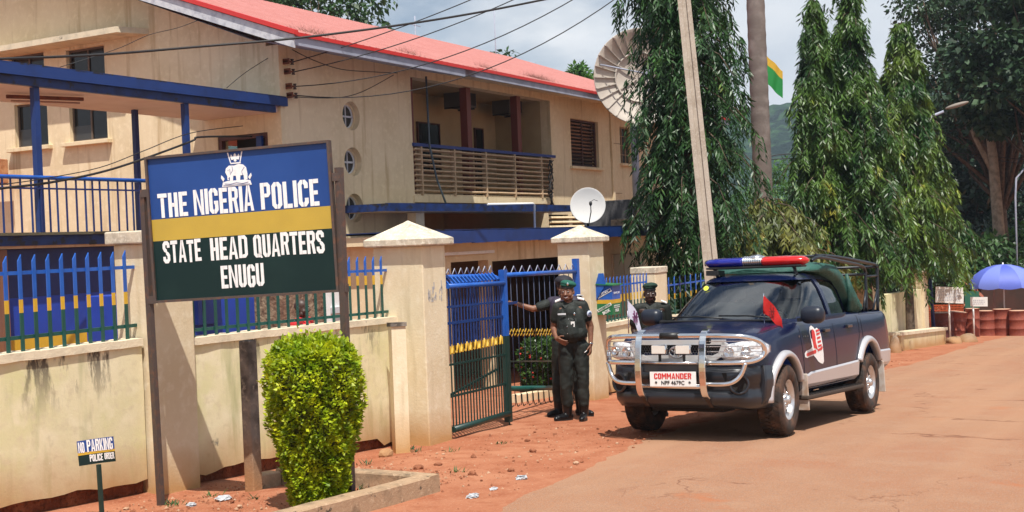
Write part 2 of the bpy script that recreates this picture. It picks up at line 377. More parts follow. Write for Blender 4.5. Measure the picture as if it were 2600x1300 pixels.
def add_cracks(m):
    nt = m.node_tree; P = nt.nodes['Principled BSDF']; src = P.inputs['Base Color'].links[0].from_socket
    g = nt.nodes.new('ShaderNodeNewGeometry'); n = nt.nodes.new('ShaderNodeTexNoise'); n.inputs['Scale'].default_value = 3.5; n.inputs['Detail'].default_value = 6
    nt.links.new(g.outputs['Position'], n.inputs['Vector'])
    va = nt.nodes.new('ShaderNodeVectorMath'); va.operation = 'MULTIPLY_ADD'; nt.links.new(n.outputs['Color'], va.inputs[0]); va.inputs[1].default_value = (.9,.9,0); nt.links.new(g.outputs['Position'], va.inputs[2])
    mp_ = nt.nodes.new('ShaderNodeMapping'); mp_.inputs['Scale'].default_value = (.22,.55,0); mp_.inputs['Rotation'].default_value = (0,0,.25); nt.links.new(va.outputs[0], mp_.inputs[0])
    v = nt.nodes.new('ShaderNodeTexVoronoi'); v.feature = 'DISTANCE_TO_EDGE'; v.inputs['Scale'].default_value = 1.0; nt.links.new(mp_.outputs[0], v.inputs['Vector'])
    r = nt.nodes.new('ShaderNodeValToRGB'); r.color_ramp.elements[0].position = .001; r.color_ramp.elements[1].position = .008
    r.color_ramp.elements[0].color = (1,1,1,1); r.color_ramp.elements[1].color = (0,0,0,1); nt.links.new(v.outputs['Distance'], r.inputs[0])
    n2_ = nt.nodes.new('ShaderNodeTexNoise'); n2_.inputs['Scale'].default_value = .9; n2_.inputs['Detail'].default_value = 3; nt.links.new(g.outputs['Position'], n2_.inputs['Vector'])
    r2_ = nt.nodes.new('ShaderNodeValToRGB'); r2_.color_ramp.elements[0].position = .50; r2_.color_ramp.elements[1].position = .60; nt.links.new(n2_.outputs['Fac'], r2_.inputs[0])
    mu = nt.nodes.new('ShaderNodeMath'); mu.operation = 'MULTIPLY'; nt.links.new(r.outputs[0], mu.inputs[0]); nt.links.new(r2_.outputs[0], mu.inputs[1])
    mp4 = nt.nodes.new('ShaderNodeMapping'); mp4.inputs['Scale'].default_value = (.07,.9,0); mp4.inputs['Rotation'].default_value = (0,0,.06); nt.links.new(g.outputs['Position'], mp4.inputs[0])
    n4 = nt.nodes.new('ShaderNodeTexNoise'); n4.inputs['Scale'].default_value = 1.3; n4.inputs['Detail'].default_value = 4; nt.links.new(mp4.outputs[0], n4.inputs['Vector'])
    r4 = nt.nodes.new('ShaderNodeValToRGB'); r4.color_ramp.elements[0].position = .46; r4.color_ramp.elements[1].position = .62; r4.color_ramp.elements[1].color = (.6,.6,.6,1); nt.links.new(n4.outputs['Fac'], r4.inputs[0])
    x4 = nt.nodes.new('ShaderNodeMixRGB'); nt.links.new(r4.outputs[0], x4.inputs[0]); nt.links.new(src, x4.inputs[1]); x4.inputs[2].default_value = (.40,.225,.135,1); src = x4.outputs[0]
    x = nt.nodes.new('ShaderNodeMixRGB'); nt.links.new(mu.outputs[0], x.inputs[0]); nt.links.new(src, x.inputs[1]); x.inputs[2].default_value = (.20,.09,.055,1)
    nt.links.new(x.outputs[0], P.inputs['Base Color'])
add_cracks(M_road)
ground_sheet()
# road: irregular left edge, follows the slope
edge = [(-5,3.9),(3,4.05),(5,4.25),(6.5,4.45),(7.56,4.58),(8.4,4.77),(9.3,4.83),(10.3,4.98),(11.4,5.17),(13.3,5.33),(15,5.5),(18,5.65),(22,5.6),(27,5.4),(32,5.5),(38,5.6),(46,5.5),(54,5.2),(60,5.0),(75,2),(90,-6)]
def road_edge(x):
    for (a, b), (c, d) in zip(edge, edge[1:]):
        if a <= x <= c: return b+(d-b)*(x-a)/(c-a)
    return 5
mb = MB(); xs = list(np.arange(-5, 4, .4))+list(np.arange(4, 26, .06))+list(np.arange(26, 60, .3)); vs = []; ts = [0,.03,.07,.13,.2,.3,.42,.55,.7,.85,1]
for x in xs:
    e = road_edge(x)+noise.noise(Vector((x*.9, 0, 0)))*.10+noise.noise(Vector((x*3.5, 5, 0)))*.05+noise.noise(Vector((x*11, 9, 0)))*.02
    for t in ts:
        y = e+(-9-e)*t; z = gz(x, y)+.004
        if t == 0: z = gz(x, y)-.008
        vs.append((x, y, z))
n = len(ts); mb.add(vs, [(i*n+j+1, (i+1)*n+j+1, (i+1)*n+j, i*n+j) for i in range(len(xs)-1) for j in range(n-1)], M_road, True)
struct(mb.build('road'))
# far hill
M_hill = mat('forested_hill', (.014,.040,.022), .95, var=[(.025,(.005,.016,.012),.42,.58),(.14,(.03,.07,.03),.48,.62)], bump=(.12,4), spec=0)
mb = MB(); vs = []; nx, ny = 240, 30
for i in range(nx+1):
    a = rad(-30+75*i/nx)                              # direction from the street, in world angle
    for j in range(ny+1):
        t = j/ny; R_ = 480+420*t
        h = 104*(math.sin(math.pi*min(1, t*1.15)/2))*(.82+.28*noise.noise(Vector((i*.026, 0, 2)))+.05*noise.noise(Vector((i*.22, j*.25, 7))))+ (noise.noise(Vector((i*2.3, j*2.1, 1)))*3.2+noise.noise(Vector((i*9.3, j*7.1, 1)))*2.2 if j > 2 else 0)
        vs.append((R_*math.cos(a), R_*math.sin(a), -6+h))
mb.add(vs, [(i*(ny+1)+j, (i+1)*(ny+1)+j, (i+1)*(ny+1)+j+1, i*(ny+1)+j+1) for i in range(nx) for j in range(ny)], M_hill, True)
struct(mb.build('hills'))

# ================================================================== BOUNDARY WALLS
def irregular_wall(name, label, x0, x1, v, t, ztop0, ztop1, material, coping=True, depth=.25, group='boundary wall sections'):
    root = thing(name, label, 'wall', (x0, v, gz(x0, v)), group)
    mb = MB(); n = max(8, int((x1-x0)/.12)); fr = []
    for i in range(n+1):
        x = x0+(x1-x0)*i/n; zt = ztop0+(ztop1-ztop0)*i/n
        zb = gz(x, v)+(.115 if x < 10.5 else .02)+.05*noise.noise(Vector((x*2.2, 1, 4)))+.03*noise.noise(Vector((x*9, 3, 4)))
        zt += .006*noise.noise(Vector((x*5, 7, 7)))
        fr.append((x, zb, zt))
    rows = 7
    vs = []; 
    for x, zb, zt in fr:
        for k in range(rows+1):
            z = zb+(zt-zb)*k/rows; vs.append((x, v+.010*noise.noise(Vector((x*1.6, z*1.6, 2))), z))
    mb.add(vs, [(i*(rows+1)+k, (i+1)*(rows+1)+k, (i+1)*(rows+1)+k+1, i*(rows+1)+k+1) for i in range(n) for k in range(rows)], material, True)
    vb = [(x, v+t, z) for x, zb, zt in fr for z in (zb, zt)]
    mb.add(vb, [(2*i+1, 2*i+3, 2*i+2, 2*i) for i in range(n)], material)
    tp = [p for x, zb, zt in fr for p in ((x, v+.010*noise.noise(Vector((x*1.6, zt*1.6, 2))), zt), (x, v+t, zt))]
    mb.add(tp, [(2*i, 2*i+2, 2*i+3, 2*i+1) for i in range(n)], material)
    for (x, zb, zt) in (fr[0], fr[-1]): mb.add([(x, v, zb), (x, v+t, zb), (x, v+t, zt), (x, v, zt)], [(0,1,2,3)], material)
    mb.build('masonry', root)
    if coping:
        c = MB(); vs = []
        for x, zb, zt in fr:
            w1 = v-.022+.008*noise.noise(Vector((x*4, 2, 9))); dz = .006*noise.noise(Vector((x*6, 2, 1)))
            vs += [(x, w1, zt-.028), (x, w1+.004, zt+.035+dz), (x, v+t+.02, zt+.035+dz), (x, v+t+.02, zt-.03)]
        c.add(vs, [(4*i+a, 4*i+4+a, 4*i+4+(a+1) % 4, 4*i+(a+1) % 4) for i in range(n) for a in range(4)], M_coping)
        c.add(vs[:4], [(3,2,1,0)], M_coping); c.add(vs[-4:], [(0,1,2,3)], M_coping); c.build('coping', root)
    f = MB(); vs = []                                   # the washed-out footing under the plaster
    for x, zb, zt in fr:
        vs += [(x, v+.07+.03*noise.noise(Vector((x*7, 0, 0))), zb-depth), (x, v+.045+.02*noise.noise(Vector((x*9, 0, 5))), zb+.05), (x, v+t, zb+.05), (x, v+t, zb-depth)]
    f.add(vs, [(4*i+a, 4*i+4+a, 4*i+4+(a+1) % 4, 4*i+(a+1) % 4) for i in range(n) for a in range(4)], M_footing); f.build('footing', root)
    return root
M_footing = mat('earth_footing', (.16,.055,.03), .97, var=[(6,(.26,.10,.05),.45,.65),(25,(.09,.035,.02),.5,.7)], bump=(22,.03), spec=.05)
irregular_wall('boundary_wall', 'low cream boundary wall with mossy streaks behind the small no parking sign', 1.0, 7.30, 7.62, .2, .845, .845, M_wall)
irregular_wall('boundary_wall', 'low stained boundary wall behind the clipped bush, ending at the big gate pillar', 7.79, 10.95, 7.56, .2, .80, .755, M_wall)
irregular_wall('boundary_wall', 'low mossy boundary wall right of the gate, beside the suggestion box', 16.8, 19.25, 8.06, .2, .165, .165, M_wall)
irregular_wall('boundary_wall', 'boundary wall hidden for the most part behind the pickup', 19.82, 31.2, 8.06, .2, .10, -.25, M_wall)
irregular_wall('boundary_wall', 'plain cream boundary wall far down the street behind the tree trunk', 32.6, 39.6, 7.42, .25, -.30, -.48, M_wall, coping=False)

def pier(name, label, x0, x1, y0, y1, zt, kind, group='gate pillars with pyramid caps', cap_h=.27, ov=.08, material=None):
    zb = gz((x0+x1)/2, y0)-.12; root = thing(name, label, 'pillar', ((x0+x1)/2, (y0+y1)/2, gz((x0+x1)/2, y0)), group)
    mb = MB(); mb.bbox(x0, x1, y0, y1, zb, zt, .012, material or M_pier); mb.build('shaft', root)
    c = MB(); X0, X1, Y0, Y1 = x0-ov, x1+ov, y0-ov, y1+ov
    if kind == 'pyramid':
        e = .085; cx, cy = (x0+x1)/2, (y0+y1)/2; r = .02
        def ring(d, z): 
            pts = []
            for (px, py, sx, sy) in ((X0,Y0,1,1),(X1,Y0,-1,1),(X1,Y1,-1,-1),(X0,Y1,1,-1)):
                a = (px+sx*(d+r), py+sy*d); b = (px+sx*d, py+sy*(d+r)); pts += ([b, a] if (sx, sy) in ((1,1),(-1,-1)) else [a, b])
            return [(p[0], p[1], z) for p in pts]
        c.loft([ring(.01, zt+.001), ring(0, zt+.015), ring(0, zt+e-.01), ring(.012, zt+e), [(cx+(p[0]-cx)*.10, cy+(p[1]-cy)*.10, zt+cap_h-.02) for p in ring(.01, 0)], [(cx+(p[0]-cx)*.02, cy+(p[1]-cy)*.02, zt+cap_h) for p in ring(.01, 0)]], M_cap, smooth=False)
    else: c.bbox(X0, X1, Y0, Y1, zt+.001, zt+.11, .012, M_cap)
    c.build('cap', root); return root
gp = pier('gate_pillar', 'tall cream gate pillar with pyramid cap left of the blue gate', 10.90, 11.36, 7.19, 7.83, 1.545, 'pyramid', cap_h=.28)
gp2 = pier('gate_pillar', 'cream gate pillar with pyramid cap right of the gate, behind the officers', 16.28, 16.80, 7.80, 8.32, 1.49, 'pyramid', cap_h=.26, ov=.075)
pier('fence_pier', 'flat topped cream pier right behind the left leg of the big sign', 7.33, 7.79, 7.50, 7.93, 1.66, 'flat', 'flat topped fence piers', ov=.05)
pier('fence_pier', 'short flat topped pier at the right end of the picket fence beside the hanging tree', 19.27, 19.80, 8.0, 8.45, .90, 'flat', 'flat topped fence piers', ov=.012)
pier('fence_pier', 'distant pier with pyramid cap seen behind the rear rack of the pickup', 32.2, 32.7, 7.35, 7.9, .60, 'pyramid', 'fence piers down the street')
pier('fence_pier', 'last cream pier at the far end of the boundary wall by the blue pole', 39.2, 39.8, 7.34, 7.9, .05, 'pyramid', 'fence piers down the street')
# rubbed stencil mark on the left pillar, flaking plaster
mb = MB(); rr = random.Random(4)
for k in range(26):
    x = 10.98+rr.random()*.30; z = .92+rr.random()*.16; mb.box(x, x+.005+rr.random()*.012, 7.187, 7.192, z, z+.02+rr.random()*.07, mat('faded_stencil', (.36,.36,.38), .9))
mb.build('faded_stencil', gp)
# ================================================================== IRON FENCES
def picket(root, x, v, z0, zt, zy0, zy1, wdt=.030, t=.012, point=True):
    mb = MB()
    for a, b, m in ((z0, zy0, M_green), (zy0, zy1, M_yellow), (zy1, zt-(.05 if point else 0), M_bluel)):
        mb.box(x-wdt/2, x+wdt/2, v, v+t, a, b, m)
    mb.prism([(x-wdt/2, v, zt-.05), (x+wdt/2, v, zt-.05), (x+wdt/2, v, zt), ], (0, t, 0), M_bluel)
    mb.build('picket', root)
def iron_fence(label, xs, v, zb, zt, zy0, zy1, zr0, zr1, ra, rb, group='picket fences on the boundary wall', dz=0, wdt=.030):
    root = thing('picket_fence', label, 'fence', (xs[0], v, zb), group)
    n = len(xs)
    for i, x in enumerate(xs):
        o = dz*i/max(1, n-1); picket(root, x, v, zb+o, zt+o+.01*noise.noise(Vector((x*7, 0, 0))), zy0+o, zy1+o, wdt)
    for z, m in ((zr0, M_green), (zr1, M_bluel)):
        mb = MB(); mb.bar((ra, v+.027, z), (rb, v+.027, z+dz), .028, .028, m); mb.build('rail', root)
    return root
iron_fence('picket fence left of the big sign, in front of the blue room', [4.9+.1285*i for i in range(19)], 7.68, .86, 1.605, 1.17, 1.27, .985, 1.47, 4.6, 7.42)
iron_fence('picket fence running below and right of the big sign to the gate pillar', [7.93+.1425*i for i in range(21)], 7.64, .81, 1.50, 1.20, 1.30, .895, 1.345, 7.7, 10.98, dz=-.05)
iron_fence('short picket fence right of the gate behind the suggestion box', [16.93+.135*i for i in range(18)], 8.14, .18, .915, .50, .62, .235, .765, 16.8, 19.3)
iron_fence('picket fence behind the pickup and the hanging tree', [19.95+.27*i for i in range(26)], 8.14, .10, .80, .40, .5, .18, .65, 19.8, 27)

# leaning concrete posts by the wall
t_ = thing('concrete_post', 'dark weathered concrete post standing in front of the stained wall', 'post', (7.70, 6.86, gz(7.7, 6.86)))
mb = MB(); mb.bbox(7.655, 7.765, 6.79, 6.89, -.50, .83, .010, M_conc); mb.build('shaft', t_)
t_ = thing('whitewashed_post', 'narrow whitewashed post leaning against the big gate pillar', 'post', (10.47, 7.25, gz(10.47, 7.25)))
mb = MB(); A_ = Vector((10.43, 7.235, -.62)); B_ = Vector((10.49, 7.27, .73)); mb.bar(A_, B_, .20, .15, M_pier, up=(-.7,.7,0)); mb.build('shaft', t_)
mb = MB(); mb.bar(B_+Vector((0,0,-.012)), B_+Vector((.002,.001,.03)), .235, .17, M_conc, up=(-.7,.7,0)); mb.build('cap', t_)

# ================================================================== PLANTER KERB
pl = thing('planter_kerb', 'low mouldy concrete kerb round the bed of the clipped bush', 'kerb', (8.1, 5.6, gz(8.1, 5.6)))
def kerb(name, pts, w_, h, root, m=M_kerb):
    mb = MB()
    for (a, b) in zip(pts, pts[1:]):
        a = Vector((*a, 0)); b = Vector((*b, 0)); d = (b-a).normalized(); nrm = Vector((-d.y, d.x, 0))*w_/2; n = max(2, int((b-a).length/.15)); rings = []
        for i in range(n+1):
            p = a.lerp(b, i/n); z = gz(p.x, p.y); j = .006*noise.noise(Vector((p.x*5, p.y*5, 1)))
            rings.append([(p+nrm*1.04+Vector((0,0,z-.15))), (p+nrm+Vector((0,0,z+h-.012+j))), (p+nrm*.86+Vector((0,0,z+h+j))), (p-nrm*.86+Vector((0,0,z+h+j))), (p-nrm+Vector((0,0,z+h-.012+j))), (p-nrm*1.04+Vector((0,0,z-.15)))])
        mb.loft(rings, m, smooth=False)
    return mb.build(name, root)
kerb('kerb', [(3.5,5.38),(8.06,5.41)], .15, .135, pl); kerb('kerb', [(8.135,5.335),(8.135,6.9)], .15, .140, pl); kerb('kerb', [(7.78,6.90),(8.05,6.90)], .13, .12, pl)
# ================================================================== CULVERT PARAPET
pr_ = thing('culvert_parapet', 'low cream parapet of a culvert beyond the pickup', 'parapet', (34, 6.6, gz(34, 6.6)))
mb = MB(); mb.bar((32.0,6.75,gz(32,6.7)+.05), (36.2,6.38,gz(36.2,6.4)+.05), .3, .7, M_wall); mb.build('masonry', pr_)
mb = MB(); mb.bar((31.9,6.76,gz(32,6.7)+.44), (36.3,6.37,gz(36.3,6.4)+.44), .38, .08, M_coping); mb.build('coping', pr_)
for k, (x, y, r, h) in enumerate([(36.9,6.1,.35,.22),(37.9,5.9,.4,.24),(31.3,6.6,.25,.4)]):
    mb = MB(); mb.ell((x, y, gz(x,y)), (r, r*.7, h), M_conc, 10, 8)
    mb.v = [tuple(Vector(p)+noise.noise_vector(Vector(p)*2.5)*.12) for p in mb.v]; tag(mb.build('boulder'), ['grey boulder lying just past the end of the culvert parapet','larger grey rock farther along the road edge past the parapet','yellowish rock at the near end of the culvert parapet'][k], 'rock', 'rocks at the culvert')
# ================================================================== POLICE STATION BUILDING
bd = thing('police_station', 'two storey cream police building with red metal roof and slatted balcony', 'building', (17, 14, -1), None)
def part(name, mb, parent=None): return mb.build(name, parent or bd)
I4 = Matrix.Identity(4)
FV = 14.0; XC = 16.9
# facade (faces the street, -y)
mb = MB()
circ = [(18.97, 4.06), (18.97, 3.185), (18.97, 2.30)]
CH = .36
holes = [(18.97-CH, 18.97+CH, z-CH, z+CH) for _, z in circ]+[(21.05, 27.30, 2.60, 5.02), (21.05, 26.85, -1.2, 2.42), (27.0, 30.3, 1.45, 2.16), (28.42, 30.10, 3.42, 4.66)]
wall_holes(mb, Matrix.Translation((0, FV, 0)), XC, 30.85, -2.6, 5.18, holes, .28, M_plaster)
wall_holes(mb, Matrix.Translation((0, FV+.12, 0)), 30.85, 38.4, -3.2, 5.18, [(31.80, 32.55, 3.61, 4.66)], .28, M_plaster)
mb.box(30.86, 30.98, FV-.05, FV+.119, -2.5, 5.17, M_plaster)
for z in (4.15, 2.75): mb.box(31.2, 31.79, FV+.112, FV+.118, z, z+.02, M_kerb); mb.box(32.6, 35, FV+.112, FV+.118, z, z+.02, M_kerb)
for cx, cz in circ:                                  # square plate with a round opening
    n = 32; o = []; i_ = []
    for k in range(n):
        a = 2*math.pi*k/n; c_, s_ = math.cos(a), math.sin(a); q = CH/max(abs(c_), abs(s_)); o.append((cx+c_*q, cz+s_*q)); i_.append((cx+c_*.275, cz+s_*.275))
    vs = [(p[0], FV, p[1]) for p in o]+[(p[0], FV, p[1]) for p in i_]+[(p[0]-.0, FV+.12, p[1]) for p in i_]+[(p[0], FV+.27, p[1]) for p in o]
    fs = []
    for k in range(n):
        j = (k+1) % n; fs += [(k, j, n+j, n+k), (n+k, n+j, 2*n+j, 2*n+k)]
    mb.add(vs, fs, M_plaster)
    c0 = [(cx+math.cos(2*math.pi*k/n)*.275, FV+.12, cz+math.sin(2*math.pi*k/n)*.275) for k in range(n)]; c1 = [(cx+math.cos(2*math.pi*k/n)*.225, FV+.12, cz+math.sin(2*math.pi*k/n)*.225) for k in range(n)]
    mb.add(c0+c1, [(k, (k+1) % n, n+(k+1) % n, n+k) for k in range(n)], M_plaster)
# return walls of the balcony recess and inner wall
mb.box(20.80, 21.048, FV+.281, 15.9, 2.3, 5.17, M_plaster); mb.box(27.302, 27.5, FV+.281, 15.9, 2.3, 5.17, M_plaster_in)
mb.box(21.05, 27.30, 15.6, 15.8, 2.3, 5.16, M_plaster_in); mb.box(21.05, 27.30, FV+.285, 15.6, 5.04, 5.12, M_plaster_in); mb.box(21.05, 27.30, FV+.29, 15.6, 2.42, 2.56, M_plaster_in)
# gable wall (faces -x, towards the camera)
SL = .36; RV = 21.3; EV = 13.15; EZ = 5.21            # roof slope, ridge y, eave y and z
def roofz(v): return EZ+SL*(min(v, 2*RV-v)-EV)
wins_low = [(19.97, 20.94), (18.30, 19.34)]; G = MB()
Mg = Matrix(((0,1,0,XC),(1,0,0,0),(0,0,1,0),(0,0,0,1)))   # local x -> world y, local depth -> world x
gh = [(19.97,20.94,3.84,4.72),(18.30,19.34,3.84,4.60),(18.30,19.36,4.95,5.66),(20.0,21.05,4.95,5.72),(14.32,15.50,1.95,3.66)]
T1 = MB(); wall_holes(T1, Mg, FV+.281, 28.32, -2.4, 4.95, [h for h in gh if h[2] < 4.5], .28, M_plaster)
T1.f = [tuple(reversed(f)) for f in T1.f]
for va, vb, zl in ((FV+.281,18.30,4.95),(18.30,19.36,5.66),(19.36,20.0,4.95),(20.0,21.05,5.72),(21.05,RV,4.95),(RV,28.32,4.95)):
    T1.prism([(XC, vb, zl), (XC, vb, roofz(vb)-.13), (XC, va, roofz(va)-.13), (XC, va, zl)], (.28,0,0), M_plaster)
T1.build('gable_wall', bd)
mb.build('front_wall', bd)
# pebbledash edge strip at the corner
# roof: two fields of ribbed sheet
def roof_field(x0, x1, ev, ez, name):
    r = MB(); n = int((x1-x0)/.2); vs = []
    for i in range(n+1):
        x = x0+(x1-x0)*i/n
        for k, (dx, dz) in enumerate(((0,0),(.06,0),(.075,.022),(.105,.022),(.12,0))):
            if i == n and k: break
            vs.append((x+dx, ev, ez+dz)); vs.append((x+dx, RV, EZ+SL*(RV-EV)+dz))
    m_ = len(vs)//2; r.add(vs, [(2*i, 2*i+2, 2*i+3, 2*i+1) for i in range(m_-1)], M_red)
    zr = EZ+SL*(RV-EV); r.add([(x0, ev, ez-.02),(x1, ev, ez-.02),(x1, RV, zr-.02),(x0, RV, zr-.02)], [(3,2,1,0)], M_redtrim)
    r.add([(x0, RV, zr+.0),(x1, RV, zr),(x1, 2*RV-ev, ez),(x0, 2*RV-ev, ez)], [(0,1,2,3)], M_red)
    r.box(x0, x1, ev-.012, ev-.002, ez-.055, ez+.012, M_redtrim)
    return r.build(name, bd)
roof_field(16.2, 22.35, 13.05, EZ-.02, 'roof'); roof_field(22.0, 38.8, 13.22, EZ+.045, 'roof')
f = MB()
f.box(16.2, 21.72, 13.07, 13.11, 4.985, 5.165, M_fasciablue); part('fascia_board', f)
f = MB(); f.box(21.70, 38.8, 13.24, 13.28, 5.06, 5.235, M_fasciablue); part('fascia_board', f)
f = MB(); zr = EZ+SL*(RV-EV)
for (a, b, c_, d) in ((13.05, RV, EZ-.02, zr),):      # rake board and red verge
    f.prism([(16.17, a, c_-.26), (16.17, b, d-.26), (16.17, b, d-.045), (16.17, a, c_-.045)], (.03,0,0), M_fascia)
    f.prism([(16.17, b, d-.26), (16.17, 2*RV-a, c_-.26), (16.17, 2*RV-a, c_-.045), (16.17, b, d-.045)], (.03,0,0), M_fascia)
part('rake_board', f)
f = MB(); f.prism([(16.13, 13.0, EZ-.065), (16.13, RV, zr-.045), (16.13, RV, zr+.035), (16.13, 13.0, EZ+.015)], (.10,0,0), M_redtrim)
f.prism([(16.13, RV, zr-.045), (16.13, 2*RV-13.0, EZ-.065), (16.13, 2*RV-13.0, EZ+.015), (16.13, RV, zr+.035)], (.10,0,0), M_redtrim); part('verge_flashing', f)
f = MB(); f.add([(16.2,13.1,4.99),(21.7,13.1,4.99),(21.7,14.0,5.175),(16.2,14.0,5.175)], [(3,2,1,0)], M_fasciablue)
f.add([(21.7,13.28,5.07),(38.8,13.28,5.07),(38.8,14.0,5.176),(21.7,14.0,5.176)], [(3,2,1,0)], M_plaster)
f.add([(16.2,14,5.178),(16.9,14,5.178),(16.9,RV,zr-.14),(16.2,RV,zr-.14)], [(3,2,1,0)], M_fascia); part('soffit', f)
# dry weeds growing on the sheets
M_weed = mat('dry_weed', (.16,.07,.04), .9)
for k, (x, v, s_) in enumerate([(17.2,13.45,.30),(25.9,13.55,.34),(20.0,13.3,.12),(23.3,13.5,.12)]):
    mb_ = MB(); rr = random.Random(k)
    for q in range(int(240*s_/.3)):
        p = Vector((x+rr.gauss(0, s_), v+rr.gauss(0, .12), 0)); p.z = roofz(p.y)+.02
        d = Vector((rr.gauss(0,.5), rr.gauss(0,.5), 1)).normalized()*(.07+.14*rr.random()); sd = d.orthogonal().normalized()*.006
        mb_.add([p-sd, p+sd, p+d], [(0,1,2)], M_weed)
    tag(mb_.build('roof_weed'), ['broad tuft of dry weeds at the near end of the red roof','tall tuft of dry weeds on the red roof beside the big dish','small dry tuft on the lower roof edge above the round windows','tiny dry tuft on the roof past the step in the eave'][k], 'weeds', 'weeds on the roof')
# round windows: glass, cross bar
for cx, cz in circ:
    w_ = MB(); w_.lathe([(.235,0),(.235,.03),(.215,.03),(.215,0)], (cx, FV+.165, cz), (0,-1,0), M_white, 28); fr = w_.build('round_window', bd)
    w_ = MB(); w_.box(cx-.22, cx+.22, FV+.13, FV+.15, cz-.018, cz+.018, M_fascia); w_.box(cx-.012, cx+.012, FV+.135, FV+.148, cz-.215, cz+.215, M_fascia); w_.build('glazing_bar', fr)
    w_ = MB(); w_.lathe([(.0,0),(.22,0)], (cx, FV+.17, cz), (0,-1,0), M_glassgrey, 24, smooth=False); w_.build('pane', fr)
# balcony
b_ = MB(); b_.box(21.0, 27.32, FV-.03, FV+.20, 2.425, 2.565, M_plaster); b_.box(23.9, 24.1, FV-.02, FV+.15, 2.27, 2.424, M_plaster); part('balcony_slab', b_)
br = MB(); br.box(21.02, 27.42, FV-.05, FV+.09, 3.585, 3.65, mat('rail_slate_blue', (.03,.05,.19), .6)); rail_ = part('balcony_rail', br)
M_slat = mat('slat_tan', (.50,.35,.22), .85, var=[(6,(.40,.27,.16),.42,.66)], streak=(14,(.30,.20,.13),.60,.4))
for k in range(9):
    z = 2.66+k*.107; s_ = MB(); n = 14; jit = [.012*noise.noise(Vector((i*.9, k*3.1, 0))) for i in range(n+1)]
    for i in range(n):
        xa, xb = 21.06+(27.24-21.06)*i/n, 21.06+(27.24-21.06)*(i+1)/n
        s_.bar((xa, FV+.0, z+jit[i]), (xb, FV+.0, z+jit[i+1]), .085, .030, M_slat, up=(0,.35,1))
    s_.build('balcony_slat', bd)
for x in (21.30, 22.6, 23.95, 25.3, 26.65, 27.18):
    s_ = MB(); s_.box(x-.025, x+.025, FV-.052, FV+.06, 2.567, 3.584, M_slat); s_.build('balcony_baluster', bd)
for x in (21.18, 23.52, 25.85):
    s_ = MB(); s_.box(x-.09, x+.09, FV+.1, FV+.28, 2.57, 5.03, M_colred); s_.build('balcony_column', bd)
# back wall openings and air conditioners on the balcony
def window(x0, x1, z0, z1, v, parent, panes=2, frame_m=M_brown, glass=M_glassdark, name='window', rows=1):
    w_ = MB(); t = .035
    for (a, b, c_, d) in ((x0, x1, z0, z0+t), (x0, x1, z1-t, z1), (x0, x0+t, z0+t, z1-t), (x1-t, x1, z0+t, z1-t)): w_.box(a, b, v-.02, v+.03, c_, d, frame_m)
    for k in range(1, panes): q = x0+(x1-x0)*k/panes; w_.box(q-.015, q+.015, v-.015, v+.025, z0+t, z1-t, frame_m)
    for k in range(1, rows): q = z0+(z1-z0)*k/rows; w_.box(x0+t, x1-t, v-.012, v+.02, q-.01, q+.01, frame_m)
    fr = w_.build(name, parent); p = MB(); p.box(x0+t, x1-t, v+.005, v+.012, z0+t, z1-t, glass); p.build('pane', fr); return fr
window(23.62, 24.58, 3.2, 4.39, 15.57, bd, 2); window(26.2, 26.62, 2.6, 4.4, 15.57, bd, 1, name='door')
dd = MB(); dd.box(22.0, 22.9, 15.55, 15.6, 2.6, 4.4, M_brown); dd.build('door', bd)
def ac_unit(label, c, facing, w_=.66, h=.42, d=.45, body=M_fascia, rust=False):
    t = thing('air_conditioner', label, 'air conditioner', c, 'window air conditioners')
    f_ = Vector(facing); s_ = Vector((0,0,1)).cross(f_); Mx = Matrix(((s_.x, f_.x, 0, c[0]), (s_.y, f_.y, 0, c[1]), (0,0,1,c[2]), (0,0,0,1)))
    b = MB(); b.bbox(-w_/2, w_/2, -.05, d, -h/2, h/2, .012, body, M=Mx); b.build('casing', t)
    g = MB()
    for k in range(10): z = -h/2+.05+k*(h-.1)/9; g.box(-w_/2+.04, w_/2*.15, d+.002, d+.012, z-.007, z+.007, M_black, M=Mx)
    g.box(w_/2*.22, w_/2-.04, d+.002, d+.008, -h/2+.04, h/2-.04, M_dark, M=Mx); g.build('grille', t)
    k_ = MB(); 
    for sx in (-1, 1): k_.box(sx*(w_/2-.03)-.015, sx*(w_/2-.03)+.015, -.05, d*.9, -h/2-.035, -h/2-.003, M_rust if rust else M_dark, M=Mx)
    k_.build('bracket', t); return t
ac_unit('air conditioner on the back wall of the balcony left of the first inner column', (24.5, 15.12, 4.92), (0,-1,0), body=mat('ac_dull', (.10,.085,.07), .6))
ac_unit('air conditioner on the back wall of the balcony between the two inner columns', (26.75, 15.12, 4.92), (0,-1,0), body=mat('ac_dull', (.10,.085,.07), .6))
ac_unit('rusty air conditioner on the gable wall at the left edge, behind the walkway railing', (16.55, 21.2, 3.36), (-1,0,0), .75, .48, .35, body=mat('ac_rusty', (.55,.27,.13), .7, var=(9,(.35,.13,.05),.4,.65)), rust=True)
